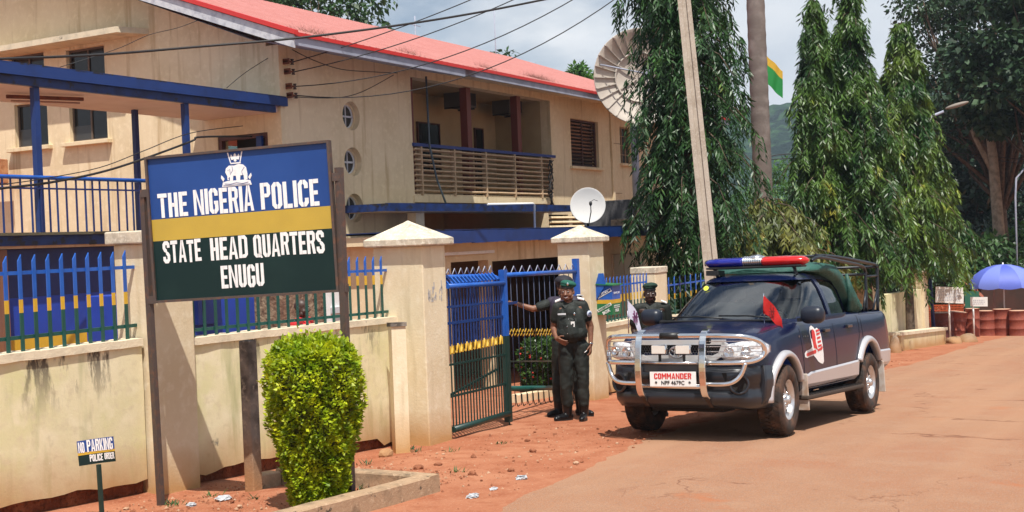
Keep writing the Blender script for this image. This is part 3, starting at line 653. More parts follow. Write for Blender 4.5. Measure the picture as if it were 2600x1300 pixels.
# louvred window of the upper floor
lw = MB(); 
for (a, b, c_, d) in ((28.42,28.47,3.42,4.66),(30.05,30.10,3.42,4.66),(29.24,29.28,3.47,4.61),(28.47,30.05,4.61,4.66),(28.47,30.05,3.42,3.47)): lw.box(a, b, FV+.08, FV+.14, c_, d, M_brown)
lwf = lw.build('louvre_window', bd)
lv = MB(); 
for k in range(12):
    z = 3.53+k*.092
    for a, b in ((28.48,29.23),(29.29,30.04)): lv.bar((a, FV+.10, z), (b, FV+.10, z), .008 if False else .07, .006, mat('louvre_glass', (.05,.022,.018), .25), up=(0,.8,.6))
lv.build('louvres', lwf); d_ = MB(); d_.box(28.45, 30.08, FV+.20, FV+.21, 3.44, 4.64, M_dark); d_.build('backing', lwf)
s_ = MB(); s_.bbox(28.3, 30.25, FV-.10, FV+.06, 3.345, 3.415, .008, M_plaster); s_.build('window_sill', bd)
window(31.80, 32.55, 3.61, 4.66, FV+.2, bd, 3, mat('window_frame_tan', (.36,.22,.12), .7), M_glassgrey, rows=4)
s_ = MB(); s_.box(31.72, 32.65, FV+.02, FV+.2, 3.55, 3.608, M_plaster); s_.build('window_sill', bd)
# ground floor: dark porch and slatted vents
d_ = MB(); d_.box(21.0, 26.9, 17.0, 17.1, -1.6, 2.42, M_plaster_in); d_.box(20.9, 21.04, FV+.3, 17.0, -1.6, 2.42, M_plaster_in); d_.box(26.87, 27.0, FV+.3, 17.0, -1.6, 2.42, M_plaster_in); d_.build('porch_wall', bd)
for k in range(6):
    s_ = MB(); z = 1.50+k*.115
    s_.bar((27.02, FV+.02, z), (30.28, FV+.02, z), .09, .05, M_plaster, up=(0,.5,1)); s_.build('vent_slat', bd)
s_ = MB(); s_.box(28.1, 28.3, FV-.012, FV+.16, 1.451, 2.159, M_plaster); s_.box(29.9,29.98,FV-.012,FV+.16,1.451,2.159,M_plaster); s_.box(27.0,30.3,FV+.2,FV+.22,1.45,2.16,M_dark); s_.build('vent_frame', bd)
# gable windows with sills, hood
Mt = mat('gable_window_frame', (.11,.075,.055), .7)
def gwin(v0, v1, z0, z1, sill=True):
    w_ = MB(); x = XC+.10; t = .04
    for (a, b, c_, d) in ((v0, v1, z0, z0+t), (v0, v1, z1-t, z1), (v0, v0+t, z0+t, z1-t), (v1-t, v1, z0+t, z1-t), ((v0+v1)/2-.02, (v0+v1)/2+.02, z0+t, z1-t)): w_.box(x-.02, x+.03, a, b, c_, d, Mt)
    fr = w_.build('window', bd); p = MB()
    p.box(x+.004, x+.01, v0+t, (v0+v1)/2-.02, z0+t, z1-t, M_glassdark); p.box(x-.012, x-.004, (v0+v1)/2+.02, v1-t, z0+t, z0+(z1-z0)*.42, M_glassgrey); p.box(x+.004, x+.01, (v0+v1)/2+.02, v1-t, z0+(z1-z0)*.42, z1-t, M_glassdark); p.build('pane', fr)
    if sill: s_ = MB(); s_.bbox(XC-.13, XC+.05, v0-.12, v1+.14, z0-.085, z0-.004, .008, M_plaster); s_.build('window_sill', bd)
for h in gh[:4]: gwin(*h, sill=(h[2] < 4.5))
hd = MB(); hd.prism([(XC-.55, 17.35, 5.72), (XC-.002, 17.1, 5.72), (XC-.002, 26, 5.72), (XC-.55, 26, 5.72)], (0,0,.11), M_coping); hd.build('window_hood', bd)
dw = MB(); x = XC+.02
for (a, b, c_, d) in ((14.32,14.40,1.95,3.66),(15.42,15.50,1.95,3.66),(14.40,15.42,3.58,3.66)): dw.box(x, x+.1, a, b, c_, d, M_brown)
dw.box(x+.5, x+.52, 14.3, 15.5, 1.95, 3.66, M_dark); dw.box(x-.06, x, 14.44, 14.56, 1.95, 3.6, M_blue); dw.build('door_frame', bd)
# insulator brackets on the corner
M_ins = mat('insulator_brown', (.07,.04,.03), .4)
INS = []
for k, (u_, z) in enumerate([(17.10,4.886),(17.12,4.712),(17.145,4.454),(17.165,4.293)]):
    t = thing('wire_bracket', ['topmost','second','third','lowest'][k]+' of the four insulator brackets on the corner of the facade', 'insulator', (u_, 13.99, z), 'insulator brackets')
    q = MB(); q.box(u_-.09, u_+.02, 13.88, 13.998, z-.012, z+.012, M_rust); q.box(u_-.09, u_-.07, 13.86, 13.998, z-.05, z+.05, M_rust); q.build('bracket', t)
    q = MB(); q.lathe([(0,-.05),(.035,-.05),(.022,-.02),(.04,0),(.022,.02),(.035,.05),(0,.05)], (u_+.05, 13.90, z), (0,0,1), M_ins, 12); q.build('insulator', t); INS.append((u_+.05, 13.87, z))

# ================================================================== LEFT WALKWAY AND BLUE ROOM
wk = thing('covered_walkway', 'raised walkway with blue edged flat canopy leading to the gable door', 'walkway', (14, 14, gz(14,14)))
M_soff = mat('walkway_soffit', (.66,.50,.42), .85, var=(3,(.60,.44,.36),.4,.7))
q = MB(); q.box(2, 16.89, 14.06, 15.80, 3.985, 4.20, M_soff); q.build('canopy_slab', wk)
q = MB(); q.box(2, 17.02, 13.93, 14.058, 4.09, 4.235, M_blue); q.box(2, 16.75, 13.98, 14.057, 3.965, 4.088, M_bluedirty); q.box(2, 17.0, 13.94, 15.85, 4.236, 4.262, M_bluedirty); q.build('canopy_edge', wk)
q = MB(); q.box(2, 13.4, 14.06, 15.5, 1.72, 1.88, M_plaster); q.box(13.4, 16.89, 14.06, 15.5, 1.72, 1.88, M_plaster); q.build('floor_slab', wk)
q = MB(); 
for i in range(34):
    xa, xb = 2+i*.34, 2+(i+1)*.34
    if xb > 13.35: xb = 13.35
    if xa >= xb: break
    dz = .012*noise.noise(Vector((i*.7, 1, 1))); q.box(xa, xb, 13.95, 14.058, 1.755+dz, 1.895, M_bluedirty)
q.box(2, 16.8, 13.90, 14.02, 1.896, 1.935, mat('slab_moss', (.10,.085,.05), .95, bump=(40,.01))); q.build('slab_edge', wk)
for x in (8.3, 11.71, 14.62): q = MB(); q.box(x-.045, x+.045, 13.97+(.06), 14.12, 1.936, 3.964, M_blue); q.build('post', wk)
for x in (10.4, 14.75, 13.6)[1:2]: q = MB(); q.box(x-.04, x+.04, 15.28, 15.36, 1.885, 3.98, M_navy); q.build('post', wk)
rl = thing('walkway_railing', 'blue steel railing with thin balusters on the raised walkway', 'railing', (12, 14, 1.93))
q = MB(); q.tube([(4,14.0,2.70),(16.8,14.0,2.70)], .03, M_bluel, 10); q.build('top_rail', rl)
q = MB(); q.box(4, 16.8, 13.99, 14.01, 2.535, 2.56, M_navy); q.build('lower_rail', rl)
for i in range(76):
    q = MB(); x = 5.0+i*.155+.02*math.sin(i*5); q.box(x-.011, x+.011, 13.991, 14.009, 1.937, 2.69, M_navy if i % 3 else M_blue); q.build('baluster', rl)
lf = thing('light_fitting', 'bare rusty tube light fitting under the walkway canopy', 'lamp', (12.2, 14.6, 3.9))
q = MB(); q.bar((11.9,14.9,3.93),(12.9,14.45,3.93), .06, .05, M_rust); q.build('batten', lf)
q = MB(); q.tube([(11.95,14.87,3.87),(12.85,14.47,3.87)], .014, mat('old_tube', (.35,.18,.12), .6)); q.build('tube', lf)
rm = thing('blue_room', 'dark blue room with yellow painted foot under the walkway', 'building', (12, 14.2, gz(12,14.2)))
q = MB(); q.box(4, 13.43, 14.2, 16.5, .47, 1.04, M_navyroom); q.box(4, 13.43, 14.202, 16.5, 1.0405, 1.715, M_navy); q.build('upper_wall', rm)  # upper part of the wall in a darker blue than the lower
q = MB(); q.box(4, 13.44, 14.19, 16.51, -1.2, .468, M_yellow); q.build('painted_foot', rm)
q = MB(); q.box(13.46, 13.9, 14.1, 14.5, -1.5, 1.715, M_plaster); q.box(11.0,11.12,14.05,14.18,-1.2,1.71,mat('brown_post',(.20,.09,.05),.7)); q.build('pillar', rm)
kiosk = thing('blue_kiosk', 'small blue hut with yellow foot seen through the fence under the big sign', 'hut', (11.2, 10.9, gz(11.2,10.9)))
q = MB(); q.bbox(10.25, 12.0, 10.5, 11.6, .55, 1.10, .01, M_navyroom); q.box(10.9,11.3,10.42,10.49,.7,1.0,M_navy); q.build('body', kiosk); q = MB(); q.box(10.24, 12.01, 10.49, 11.61, -.7, .548, M_yellow); q.build('painted_foot', kiosk)
rk = MB(); 
rk.bbox(12.4, 13.3, 10.3, 10.9, -.8, 1.18, .06, mat('rough_stone_pier', (.20,.115,.075), .95, var=[(4,(.34,.25,.17),.45,.6),(12,(.10,.05,.035),.5,.65)], bump=(18,.03)))
tag(rk.build('rubble_pier'), 'rough brown stone pier seen through the fence below the big sign', 'pier')
wd = MB(); wd.box(12.78, 12.98, 9.9, 10.0, -.8, 1.12, M_white); wd.box(12.78, 12.98, 9.86, 9.9, .70, .78, M_fascia); tag(wd.build('white_door_post'), 'white door post behind the fence beside the man in red', 'post')

# ================================================================== GATE HOUSE
ghs = thing('gate_house', 'low flat roofed gate house with blue roof edge behind the gate', 'building', (20, 10.5, gz(20,10.5)))
q = MB(); wall_holes(q, Matrix.Translation((0, 10.5, 0)), 15.7, 26.2, -1.6, 1.60, [(16.75, 17.95, -1.5, 1.245), (18.08, 21.9, -1.5, 1.215), (22.98, 24.62, .60, 1.19)], .2, M_plaster)
q.box(26.0, 26.2, 10.71, 13.9, -1.6, 1.6, M_plaster); q.box(15.7, 15.9, 10.71, 13.0, -1.6, 1.6, M_plaster); q.build('wall', ghs)
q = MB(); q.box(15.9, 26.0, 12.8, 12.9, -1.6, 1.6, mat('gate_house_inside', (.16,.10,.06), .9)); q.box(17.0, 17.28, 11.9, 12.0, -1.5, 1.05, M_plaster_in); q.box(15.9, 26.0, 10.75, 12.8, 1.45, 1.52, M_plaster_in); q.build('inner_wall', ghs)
q = MB(); q.box(15.45, 26.6, 9.96, 13.2, 1.56, 1.70, M_plaster); q.build('roof_slab', ghs)
q = MB(); n = 30
for i in range(n):
    xa = 15.4+11.25*i/n; xb = 15.4+11.25*(i+1)/n; q.box(xa, xb, 9.90, 9.958, 1.545+.004*(i % 3), 1.745+.006*noise.noise(Vector((i*.8,0,0))), M_blue)
q.box(15.4, 26.65, 9.90, 13.2, 1.752, 1.765, M_bluedirty); q.build('roof_edge', ghs)
q = MB(); q.box(22.99, 24.61, 10.46, 10.52, .61, 1.18, mat('shutter_beige', (.50,.43,.31), .7)); q.box(23.5,23.51,10.452,10.46,.61,1.18,M_kerb); q.box(24.15,24.16,10.452,10.46,.61,1.18,M_kerb); q.build('shutter', ghs)
q = MB(); q.bar((15.75,10.42,1.385),(18.0,10.42,1.385), .05, .05, M_white); q.build('tube_light', ghs)
cn = thing('entrance_canopy', 'long blue edged concrete canopy below the balcony, stained black', 'canopy', (22, 13.5, 2.2))
q = MB(); q.box(18.75, 26.45, 13.05, 13.99, 2.19, 2.30, M_plaster); q.build('slab', cn)
q = MB(); q.box(18.62, 26.5, 12.98, 13.048, 2.195, 2.345, M_bluedirty); q.box(18.62, 18.74, 13.05, 13.99, 2.2, 2.34, M_bluedirty); q.box(18.74,26.5,13.05,13.99,2.305,2.32,mat('slab_moss',(.10,.085,.05),.95)); q.build('edge', cn)
q = MB(); q.box(20.0, 20.3, 13.3, 13.5, 1.77, 2.18, M_plaster); q.build('post', cn)
wp = MB(); wp.tube([(21.1,12.3,2.30),(22.45,12.0,2.31),(22.51,12.0,2.29),(22.50,12.0,1.74)], .022, M_pvc, 8); tag(wp.build('water_pipe'), 'white elbow pipe rising from the gate house roof', 'pipe')
cv = MB(); cv.tube([(21.5,13.9,5.05),(21.45,13.85,3.6),(21.6,13.8,2.9),(21.62,13.6,2.35)], .022, mat('conduit_grey', (.06,.08,.10), .5), 8); tag(cv.build('drain_pipe'), 'thin dark pipe hanging down the left end of the balcony', 'pipe')
cb = MB(); rr = random.Random(5)
for k in range(6):
    p0 = Vector((26.9,13.88,3.5)); pts = [p0+Vector((rr.gauss(0,.07), rr.gauss(0,.02)-.03, -i*.10)) for i in range(12)]; cb.tube(pts, .012, M_wire, 5)
tag(cb.build('cable_bundle'), 'tangled black cables hanging on the right end of the balcony slats', 'cable')
wb = MB(); wb.bbox(26.1, 27.9, 11.4, 12.6, 1.775, 2.40, .02, mat('old_tank', (.10,.095,.095), .85, var=(4,(.045,.045,.045),.4,.65), bump=(20,.01))); tag(wb.build('water_tank'), 'dark grey concrete tank on the right end of the gate house roof', 'tank')
bl = MB(); bl.bbox(25.2, 25.75, 11.2, 11.5, 1.77, 1.93, .015, M_kerb); bl.bbox(25.4,25.95,11.25,11.5,1.934,1.96,.01,M_conc); tag(bl.build('block_pile'), 'small pile of concrete blocks beside the dark tank on the roof', 'blocks')
# satellite dishes
def dish(label, c, R_, aim, M_d, depth, ribs, post=None, hub=False):
    t = thing('satellite_dish', label, 'satellite dish', c, None)
    a = Vector(aim).normalized(); prof = [(R_*k/10, depth*(k/10)**2) for k in range(1, 11)]
    q = MB(); q.lathe([(.001, 0)]+prof+[(R_*1.012, depth+.0), (R_*1.012, depth-.03), (R_*.9, depth*.81-.03), (R_*.5, depth*.25-.03), (.001, -.03)], c, a, M_d, 48, ref=(0,0,1)); q.build('reflector', t)
    x_ = Vector((0,0,1)).orthogonal() if False else a.cross(Vector((0,0,1))).normalized(); y_ = x_.cross(a)
    C = Vector(c)
    if ribs:
        for k in range(ribs):
            q = MB()
            an = 2*math.pi*k/ribs; d = x_*math.cos(an)+y_*math.sin(an)
            pts = [C+d*R_*f_+a*(depth*f_**2+.015) for f_ in (.52,.64,.76,.88,1)]
            for p1, p2 in zip(pts, pts[1:]): q.bar(p1, p2, .022, .085, M_d, up=a)
            q.build('rib', t)
        q = MB(); q.lathe([(R_*.50, depth*.25-.01),(R_*.50, depth*.25+.06),(R_*.535, depth*.27+.06),(R_*.535, depth*.27-.01)], c, a, M_d, 40, ref=(0,0,1)); q.build('ring', t)
        q = MB()
        for k in range(6):
            an = 2*math.pi*(k+.5)/6; d = x_*math.cos(an)+y_*math.sin(an); q.bar(C+d*R_*.05+a*.04, C+d*R_*.5+a*(depth*.25+.03), .03, .03, M_d, up=a)
        q.build('struts', t)
        q = MB(); 
        for k in (0,1,2): an = 2*math.pi*k/3+.3; d = x_*math.cos(an)+y_*math.sin(an); q.tube([C+d*R_*.9+a*depth*.85, C+a*R_*.75], .02, M_fasciablue, 6)
        q.ell(C+a*R_*.75, (.10,.10,.12), M_fasciablue, 10, 8); q.build('feed_horn', t)
    return t
M_dish = mat('dish_cream', (.50,.45,.39), .5, var=(2,(.42,.37,.32),.4,.7)); M_dishw = mat('dish_white', (.78,.76,.72), .45)
d1 = dish('big ribbed satellite dish behind the roof end, half hidden by the hanging tree', (28.78, 12.2, 5.56), 1.20, (-.80,-.58,-.03), M_dish, .34, 26)
q = MB(); q.tube([(29.3,12.6,5.2),(29.3,12.6,1.7)], .10, M_fasciablue, 12); q.tube([(29.3,12.6,5.1),(28.85,12.26,5.5)], .10, M_fasciablue, 10); q.build('mast', d1)
d2 = dish('small round white satellite dish on the gate house roof', (23.0, 11.0, 2.22), .365, (-.88,-.48,.10), M_dishw, .05, 0)
q = MB(); q.tube([(23.06,11.04,2.2),(23.06,11.04,1.76)], .025, M_black, 8); q.box(22.95,23.17,10.93,11.15,1.767,1.785,M_black); q.build('mast', d2)
q = MB(); q.tube([(22.78,10.88,1.86),(22.60,10.74,2.08),(22.72,10.80,2.22)], .011, M_black, 6); q.ell((22.70,10.79,2.25), (.035,.035,.05), M_black, 8, 6); q.tube([(22.7,10.8,2.28),(22.78,10.75,2.33),(22.85,10.7,2.30)], .006, M_black, 5); q.build('feed_arm', d2)
# thin masts behind the roof
for k, (x, y, z0, z1) in enumerate([(33.5,22,7.0,9.0),(37,21,6.6,9.6)]):
    q = MB(); q.tube([(x,y,z0),(x,y,z1)], .02, M_fasciablue, 6)
    if k == 0: q.tube([(x-.3,y,z1-.3),(x+.3,y,z1-.3)], .012, M_fasciablue, 5)
    tag(q.build('antenna_mast'), ['short antenna mast with cross bar behind the red roof','taller thin antenna mast behind the roof near the big dish'][k], 'antenna', 'antenna masts')
# ================================================================== GATE
def gate_bar_cols(mb, x, y, z0, z1, zy0, zy1, r=.009):
    for a, b, m in ((z0, zy0, M_darkgreen), (zy0, zy1, M_yellow), (zy1, z1, M_blue)):
        if b > a: mb.tube([(x, y, a), (x, y, b)], r, m, 6, cap=False)
g1 = thing('steel_gate', 'nearer gate leaf of close blue and dark green bars, hung on the left pillar', 'gate', (11.4, 7.2, gz(11.4, 7.2)), 'gate leaves')
A0 = Vector((11.40, 7.22, 0)); A1 = Vector((12.74, 7.27, 0)); dA = A1-A0; nA = Vector((-dA.y, dA.x, 0)).normalized()
def P1(t, off, z): p = A0+dA*t+nA*off; return (p.x, p.y, z)
q = MB(); q.tube([P1(0,-.02,1.085), P1(1,-.02,1.055)], .028, M_bluel, 12); q.build('top_rail', g1)
q = MB(); q.tube([P1(0,.10,1.19), P1(.94,.10,1.15), P1(.985,.08,1.13), P1(1,.03,1.10)], .024, M_bluel, 12); q.build('top_rail', g1)
q = MB(); q.tube([P1(0,-.02,-.50), P1(1,-.02,-.515)], .035, M_darkgreen, 12); q.build('bottom_rail', g1)
q = MB(); q.bar((12.76,7.27,-.62), (12.76,7.27,.42), .075, .075, M_darkgreen, up=(1,0,0)); q.bar((12.76,7.27,.42), (12.76,7.27,1.215), .075, .075, M_bluel, up=(1,0,0)); q.tube([(12.78,7.27,-.62),(12.78,7.27,-.72)], .01, M_darkgreen, 6); q.build('post', g1)
for z, m, w_ in ((.845,M_blue,.022),(.665,M_blue,.03),(-.145,M_darkgreen,.026),(.205,M_darkgreen,.022)):
    q = MB(); q.bar(P1(0,0,z+.01), P1(1,0,z-.01), .014, w_, m); q.build('cross_rail', g1)
q = MB(); q.bar(P1(0,.03,-.13), P1(.9,.03,.04), .014, .026, M_darkgreen); q.build('brace', g1)
for k in range(19):
    t = .03+k*.0515; q = MB(); x, y, _ = P1(t, 0, 0); gate_bar_cols(q, x, y, -.50, 1.07, .33, .42); q.build('bar', g1)
for k in range(15):
    t = .05+k*.062; q = MB(); x, y, _ = P1(t, .10, 0); gate_bar_cols(q, x, y, .42, 1.17, .42, .42, .008); q.build('bar', g1)
q = MB()
for k in range(15): t = .03+k*.062; q.bar(P1(t,-.01,1.10), P1(t+.03,.09,1.18), .014, .03, M_bluel)
q.build('top_struts', g1)
for k in range(12):
    t = .05+k*.078; q = MB(); q.bar(P1(t,.0,.335), P1(t+.055,.02,.43), .022, .016, M_yellow); q.build('yellow_slat', g1)
q = MB()
for k in range(9): t = .02+k*.108; q.tube([P1(t,.10,1.20), P1(t+.045,.10,1.27), P1(t+.09,.10,1.19)], .006, M_fasciablue, 5)
q.build('wire_spikes', g1)
g2 = thing('steel_gate', 'farther wide gate leaf with sparse thin bars and a yellow lattice band, behind the officers', 'gate', (13, 7.4, gz(13, 7.4)), 'gate leaves')
B0 = Vector((12.85, 7.34, 0)); B1 = Vector((15.95, 7.86, 0)); dB = B1-B0
def P2(t, z, off=0): p = B0+dB*t; return (p.x, p.y+off, z)
q = MB(); q.tube([P2(0,1.145), P2(1,1.075)], .030, M_bluel, 12); q.build('top_rail', g2)
q = MB(); q.tube([P2(0,-.23), P2(1,-.62)], .033, M_green, 12); q.build('bottom_rail', g2)
q = MB(); q.bar(P2(1,-.85), P2(1,.45), .06, .06, M_darkgreen, up=(1,0,0)); q.bar(P2(1,.45), P2(1,1.26), .08, .08, M_bluel, up=(1,0,0)); q.build('post', g2)
q = MB(); q.bar(P2(0,.79), P2(.17,.785), .014, .03, M_blue); q.bar(P2(0,.10), P2(1,-.23), .012, .02, M_darkgreen); q.build('cross_rail', g2)
for k in range(14):
    q = MB(); t = .03+k*.071; q.tube([P2(t,-.45-.33*t), P2(t,1.14-.07*t)], .0052, mat('bar_slate', (.025,.035,.08), .6), 6); q.build('bar', g2)
q = MB()
for k in range(13):
    t = .02+k*.07; z = .40-.26*t; q.tube([P2(t,z), P2(t+.035,z+.09), P2(t+.07,z-.02)], .005, M_yellow, 5); q.tube([P2(t,z+.09), P2(t+.035,z), P2(t+.07,z+.07)], .005, M_yellow, 5)
q.build('yellow_lattice', g2)
q = MB()
for k in range(10): t = .01+k*.1; q.tube([P2(t,1.17-.07*t), P2(t+.035,1.25-.07*t), P2(t+.075,1.15-.07*t)], .006, M_fasciablue, 5)
q.build('wire_spikes', g2)
q = MB()
for k in range(14): t = .04+k*.07; z = -.41-.33*t; q.tube([P2(t,z+.10), P2(t+.004,z), P2(t+.02,z-.06), P2(t+.045,z-.05)], .007, M_darkgreen, 5)
q.build('curls', g2)
# ================================================================== SUGGESTION BOX
sb = thing('suggestion_box', 'blue, yellow and green suggestion box fixed to the right gate pillar', 'letter box', (16.64, 7.67, .40), None)
M_boxg = mat('box_green', (.012,.15,.055), .45); U0, U1, V0, V1 = 16.49, 16.79, 7.545, 7.797
for a, b, m, nm in ((.40,.565,M_boxg,'green_part'),(.566,.625,M_yellow,'yellow_part'),(.626,.83,M_bluel,'blue_part')): q = MB(); q.box(U0, U1, V0, V1, a, b, m); q.build(nm, sb)
q = MB(); q.prism([(U0-.03,V0-.03,.832),(U1+.03,V0-.03,.832),(U1+.03,V1,.85),(U0-.03,V1,.85)], (0,0,.016), M_boxg); q.build('lid', sb)
q = MB(); q.prism([(U0-.006,V1,.626),(U0-.006,V1-.16,.852),(U0-.006,V1-.13,1.02),(U0-.006,V1-.05,1.02),(U0-.006,V1,.87)], (-.012,0,0), M_bluel); q.build('back_plate', sb)
Ml = frame((U0-.002, V1, .40), (0,-1,0), (0,0,1)); Mr = frame((U0, V0-.002, .40), (1,0,0), (0,0,1))
q = MB(); tilt = Matrix.Rotation(.45, 4, 'Z')
for (x, y, w_, h, s_, tx) in ((.125,.320,.25,.052,.052,'SERVICOM'),(.120,.110,.25,.042,.038,'SUGGESTION')):
    T = Ml @ Matrix.Translation((x, y, .003)) @ tilt; q.box(-w_/2, w_/2, -h/2, h/2, -.002, 0, M_white, M=T); text_mb(q, tx, s_, T @ Matrix.Translation((0, 0, .002)), M_blue if tx == 'SERVICOM' else M_boxg, .002, sx=.95, bold=.001)
q.build('lettering', sb); q = MB(); text_mb(q, 'BOX', .062, Ml @ Matrix.Translation((.15, .045, .004)) @ tilt, M_lettering, .002, bold=.002)
q.build('lettering', sb)
q = MB(); q.box(.05,.25,.10,.14,.001,.003,M_white,M=Mr); text_mb(q,'SUGGESTION',.032,Mr @ Matrix.Translation((.15,.12,.004)),M_boxg,.002); text_mb(q,'BOX',.06,Mr @ Matrix.Translation((.15,.06,.004)),M_lettering,.002,bold=.001); text_mb(q,'SERVICOM',.045,Mr @ Matrix.Translation((.15,.32,.004)),M_lettering,.002); q.build('side_lettering', sb)

# ================================================================== STENCIL ALPHABET
def letter(ch, g=.014):
    """polygons of a stencilled capital: (width, [polygons]) in a box of height 1"""
    w_, t, c = .50, .185, .13
    R_ = lambda x0, y0, x1, y1: [(x0,y0),(x1,y0),(x1,y1),(x0,y1)]
    def LB(x0=0, xm=.25, end0=None): return [(xm-g,1),(c+x0,1),(x0,1-c),(x0,c),(x0+c,0),(xm-g,0),(xm-g,t*.8),(x0+t+.01,t*.95),(x0+t,t+.03),(x0+t,1-t-.03),(x0+t+.01,1-t*.95),(xm-g,1-t*.8)]
    def RB(xm=.25, x1=.5): return [(xm+g,0),(x1-c,0),(x1,c),(x1,1-c),(x1-c,1),(xm+g,1),(xm+g,1-t*.8),(x1-t-.01,1-t*.95),(x1-t,1-t-.03),(x1-t,t+.03),(x1-t-.01,t*.95),(xm+g,t*.8)]
    D = {
     'T': (.50,[R_(0,.83,.5,1),R_(.165,0,.335,.83-g)]),
     'H': (.50,[R_(0,0,t,1),R_(.5-t,0,.5,1),R_(t+g,.42,.5-t-g,.58)]),
     'E': (.45,[R_(0,0,t,1),R_(t+g,.84,.45,1),R_(t+g,.42,.40,.57),R_(t+g,0,.45,.16)]),
     'N': (.56,[R_(0,0,.15,1),R_(.41,0,.56,1),[(.15+g,1),(.15+g,.72),(.41-g,0),(.41-g,.30)]]),
     'I': (.17,[R_(0,0,t,1)]),
     'G': (.50,[LB(),[(.25+g,1),(.5-c,1),(.5,1-c),(.5,.70),(.5-t,.70),(.5-t,1-t-.02),(.25+g,1-t*.8)],[(.25+g,0),(.5-c,0),(.5,c),(.5,.50),(.27,.50),(.27,.37),(.5-t,.37),(.5-t,t+.02),(.25+g,t*.8)]]),
     'R': (.52,[R_(0,0,t,1),[(t+g,1),(.40,1),(.52,.88),(.52,.60),(.43,.49),(.52,0),(.35,0),(.27,.45),(t+g,.45),(t+g,.58),(.34,.58),(.35,.66),(.35,.83),(t+g,.84)]]),
     'A': (.54,[[(0,0),(.155,0),(.265-g,.8),(.265-g,1),(.19,1)],[(.54,0),(.385,0),(.265+g,.8),(.265+g,1),(.35,1)],[(.19,.20),(.35,.20),(.335,.33),(.205,.33)]]),
     'P': (.50,[R_(0,0,t,1),[(t+g,1),(.39,1),(.5,.89),(.5,.56),(.39,.45),(t+g,.45),(t+g,.59),(.33,.59),(.33,.86),(t+g,.86)]]),
     'O': (.50,[LB(),RB()]),
     'L': (.44,[R_(0,0,t,1),R_(t+g,0,.44,.16)]),
     'C': (.50,[LB(),[(.25+g,1),(.5-c,1),(.5,1-c),(.5,.68),(.5-t,.68),(.5-t,1-t-.02),(.25+g,1-t*.8)],[(.25+g,0),(.5-c,0),(.5,c),(.5,.32),(.5-t,.32),(.5-t,t+.02),(.25+g,t*.8)]]),
     'S': (.50,[[(.5,.70),(.5,1-c),(.5-c,1),(c,1),(0,1-c),(0,.66),(.10,.53),(.25-g,.47),(.30,.60),(t,.69),(t,.82),(.5-t,.82),(.5-t,.70)],[(0,.30),(0,c),(c,0),(.5-c,0),(.5,c),(.5,.36),(.40,.48),(.25+g,.55),(.21,.42),(.5-t,.31),(.5-t,.18),(t,.18),(t,.30)]]),
     'D': (.52,[R_(0,0,t,1),[(t+g,1),(.52-c,1),(.52,1-c),(.52,c),(.52-c,0),(t+g,0),(t+g,.15),(.34,.16),(.355,.2),(.355,.8),(.34,.84),(t+g,.85)]]),
     'Q': (.52,[LB(),RB(.25,.5),[(.30,.20),(.38,.26),(.56,-.03),(.44,-.03)]]),
     'U': (.50,[[(0,1),(t,1),(t,t+.02),(.25-g,t*.8),(.25-g,0),(c,0),(0,c)],[(.5,1),(.5-t,1),(.5-t,t+.02),(.25+g,t*.8),(.25+g,0),(.5-c,0),(.5,c)]]),
     'M': (.66,[R_(0,0,.16,1),R_(.50,0,.66,1),[(.16+g,1),(.16+g,.62),(.33,.22),(.50-g,.62),(.50-g,1),(.33,.58)]]),
     'K': (.52,[R_(0,0,t,1),[(t+g,.45),(.36,1),(.52,1),(.30,.52),(.52,0),(.36,0),(t+g,.42)]])}
    return D[ch]
def stencil(mb, txt, x0, x1, y, h, M, m, jit=.0, depth=.003, g=.014):
    ws = []; 
    for ch in txt: ws.append(.30 if ch == ' ' else letter(ch, g)[0])
    gap = .075; tot = sum(ws)+gap*(len(txt)-1); k = (x1-x0)/tot; x = x0; rr = random.Random(len(txt))
    for ch, w_ in zip(txt, ws):
        if ch != ' ':
            dy = rr.uniform(-jit, jit); rot = rr.uniform(-.012, .012)
            for poly in letter(ch, g)[1]:
                pts = [Vector((x+px*k, y+dy+py*h+px*k*rot, 0)) for px, py in poly]; area = sum(a.x*b.y-b.x*a.y for a, b in zip(pts, pts[1:]+pts[:1]))
                if area < 0: pts.reverse()
                mb.prism([M @ (p+Vector((0,0,depth))) for p in pts], M.to_3x3() @ Vector((0,0,-depth)), m)
        x += (w_+gap)*k
# ================================================================== BIG SIGN
sg = thing('police_sign', 'large blue, yellow and green sign board on two dark steel posts', 'sign', (7.0, 7.15, gz(7,7.15)))
LB_ = Vector((6.99, 7.165)); RB_ = Vector((7.40, 5.61))       # feet of the posts
Lp = Vector((6.972, 7.15)); S_ = Vector((RB_.x-LB_.x, RB_.y-LB_.y, 0)).normalized()
Ms = frame((LB_.x+S_.x*.035, LB_.y+S_.y*.035, 1.192), S_, (0,0,1)) @ Matrix.Rotation(.028, 4, 'Z')    # origin lower left corner of the board, z towards the camera
BW, BH = 1.545, 1.135
q = MB(); q.box(0, BW, 0, .40*BH, -.02, 0, M_signgreen, M=Ms) if False else None
M_signblue = mat('sign_blue', (.013,.052,.215), .38, var=[(2,(.018,.064,.25),.42,.68)], streak=(9,(.03,.08,.26),.62,.15), spec=.35); M_signgreen = mat('sign_green', (.004,.020,.019), .4, var=[(3,(.007,.026,.024),.45,.7)], spec=.3); M_signyellow = mat('sign_yellow', (.50,.34,.045), .35, var=(3,(.44,.30,.04),.4,.7), stain=(40,(.25,.10,.02),.80))
for a, b, m, nm in ((.0,.42,M_signgreen,'green_band'),(.4205,.570,M_signyellow,'yellow_band'),(.5705,1,M_signblue,'blue_band')):
    q = MB(); q.box(.01, BW-.01, a*BH if a else .01, b*BH if b < 1 else BH-.01, -.02, 0, m, M=Ms); q.build(nm, sg)
q = MB()
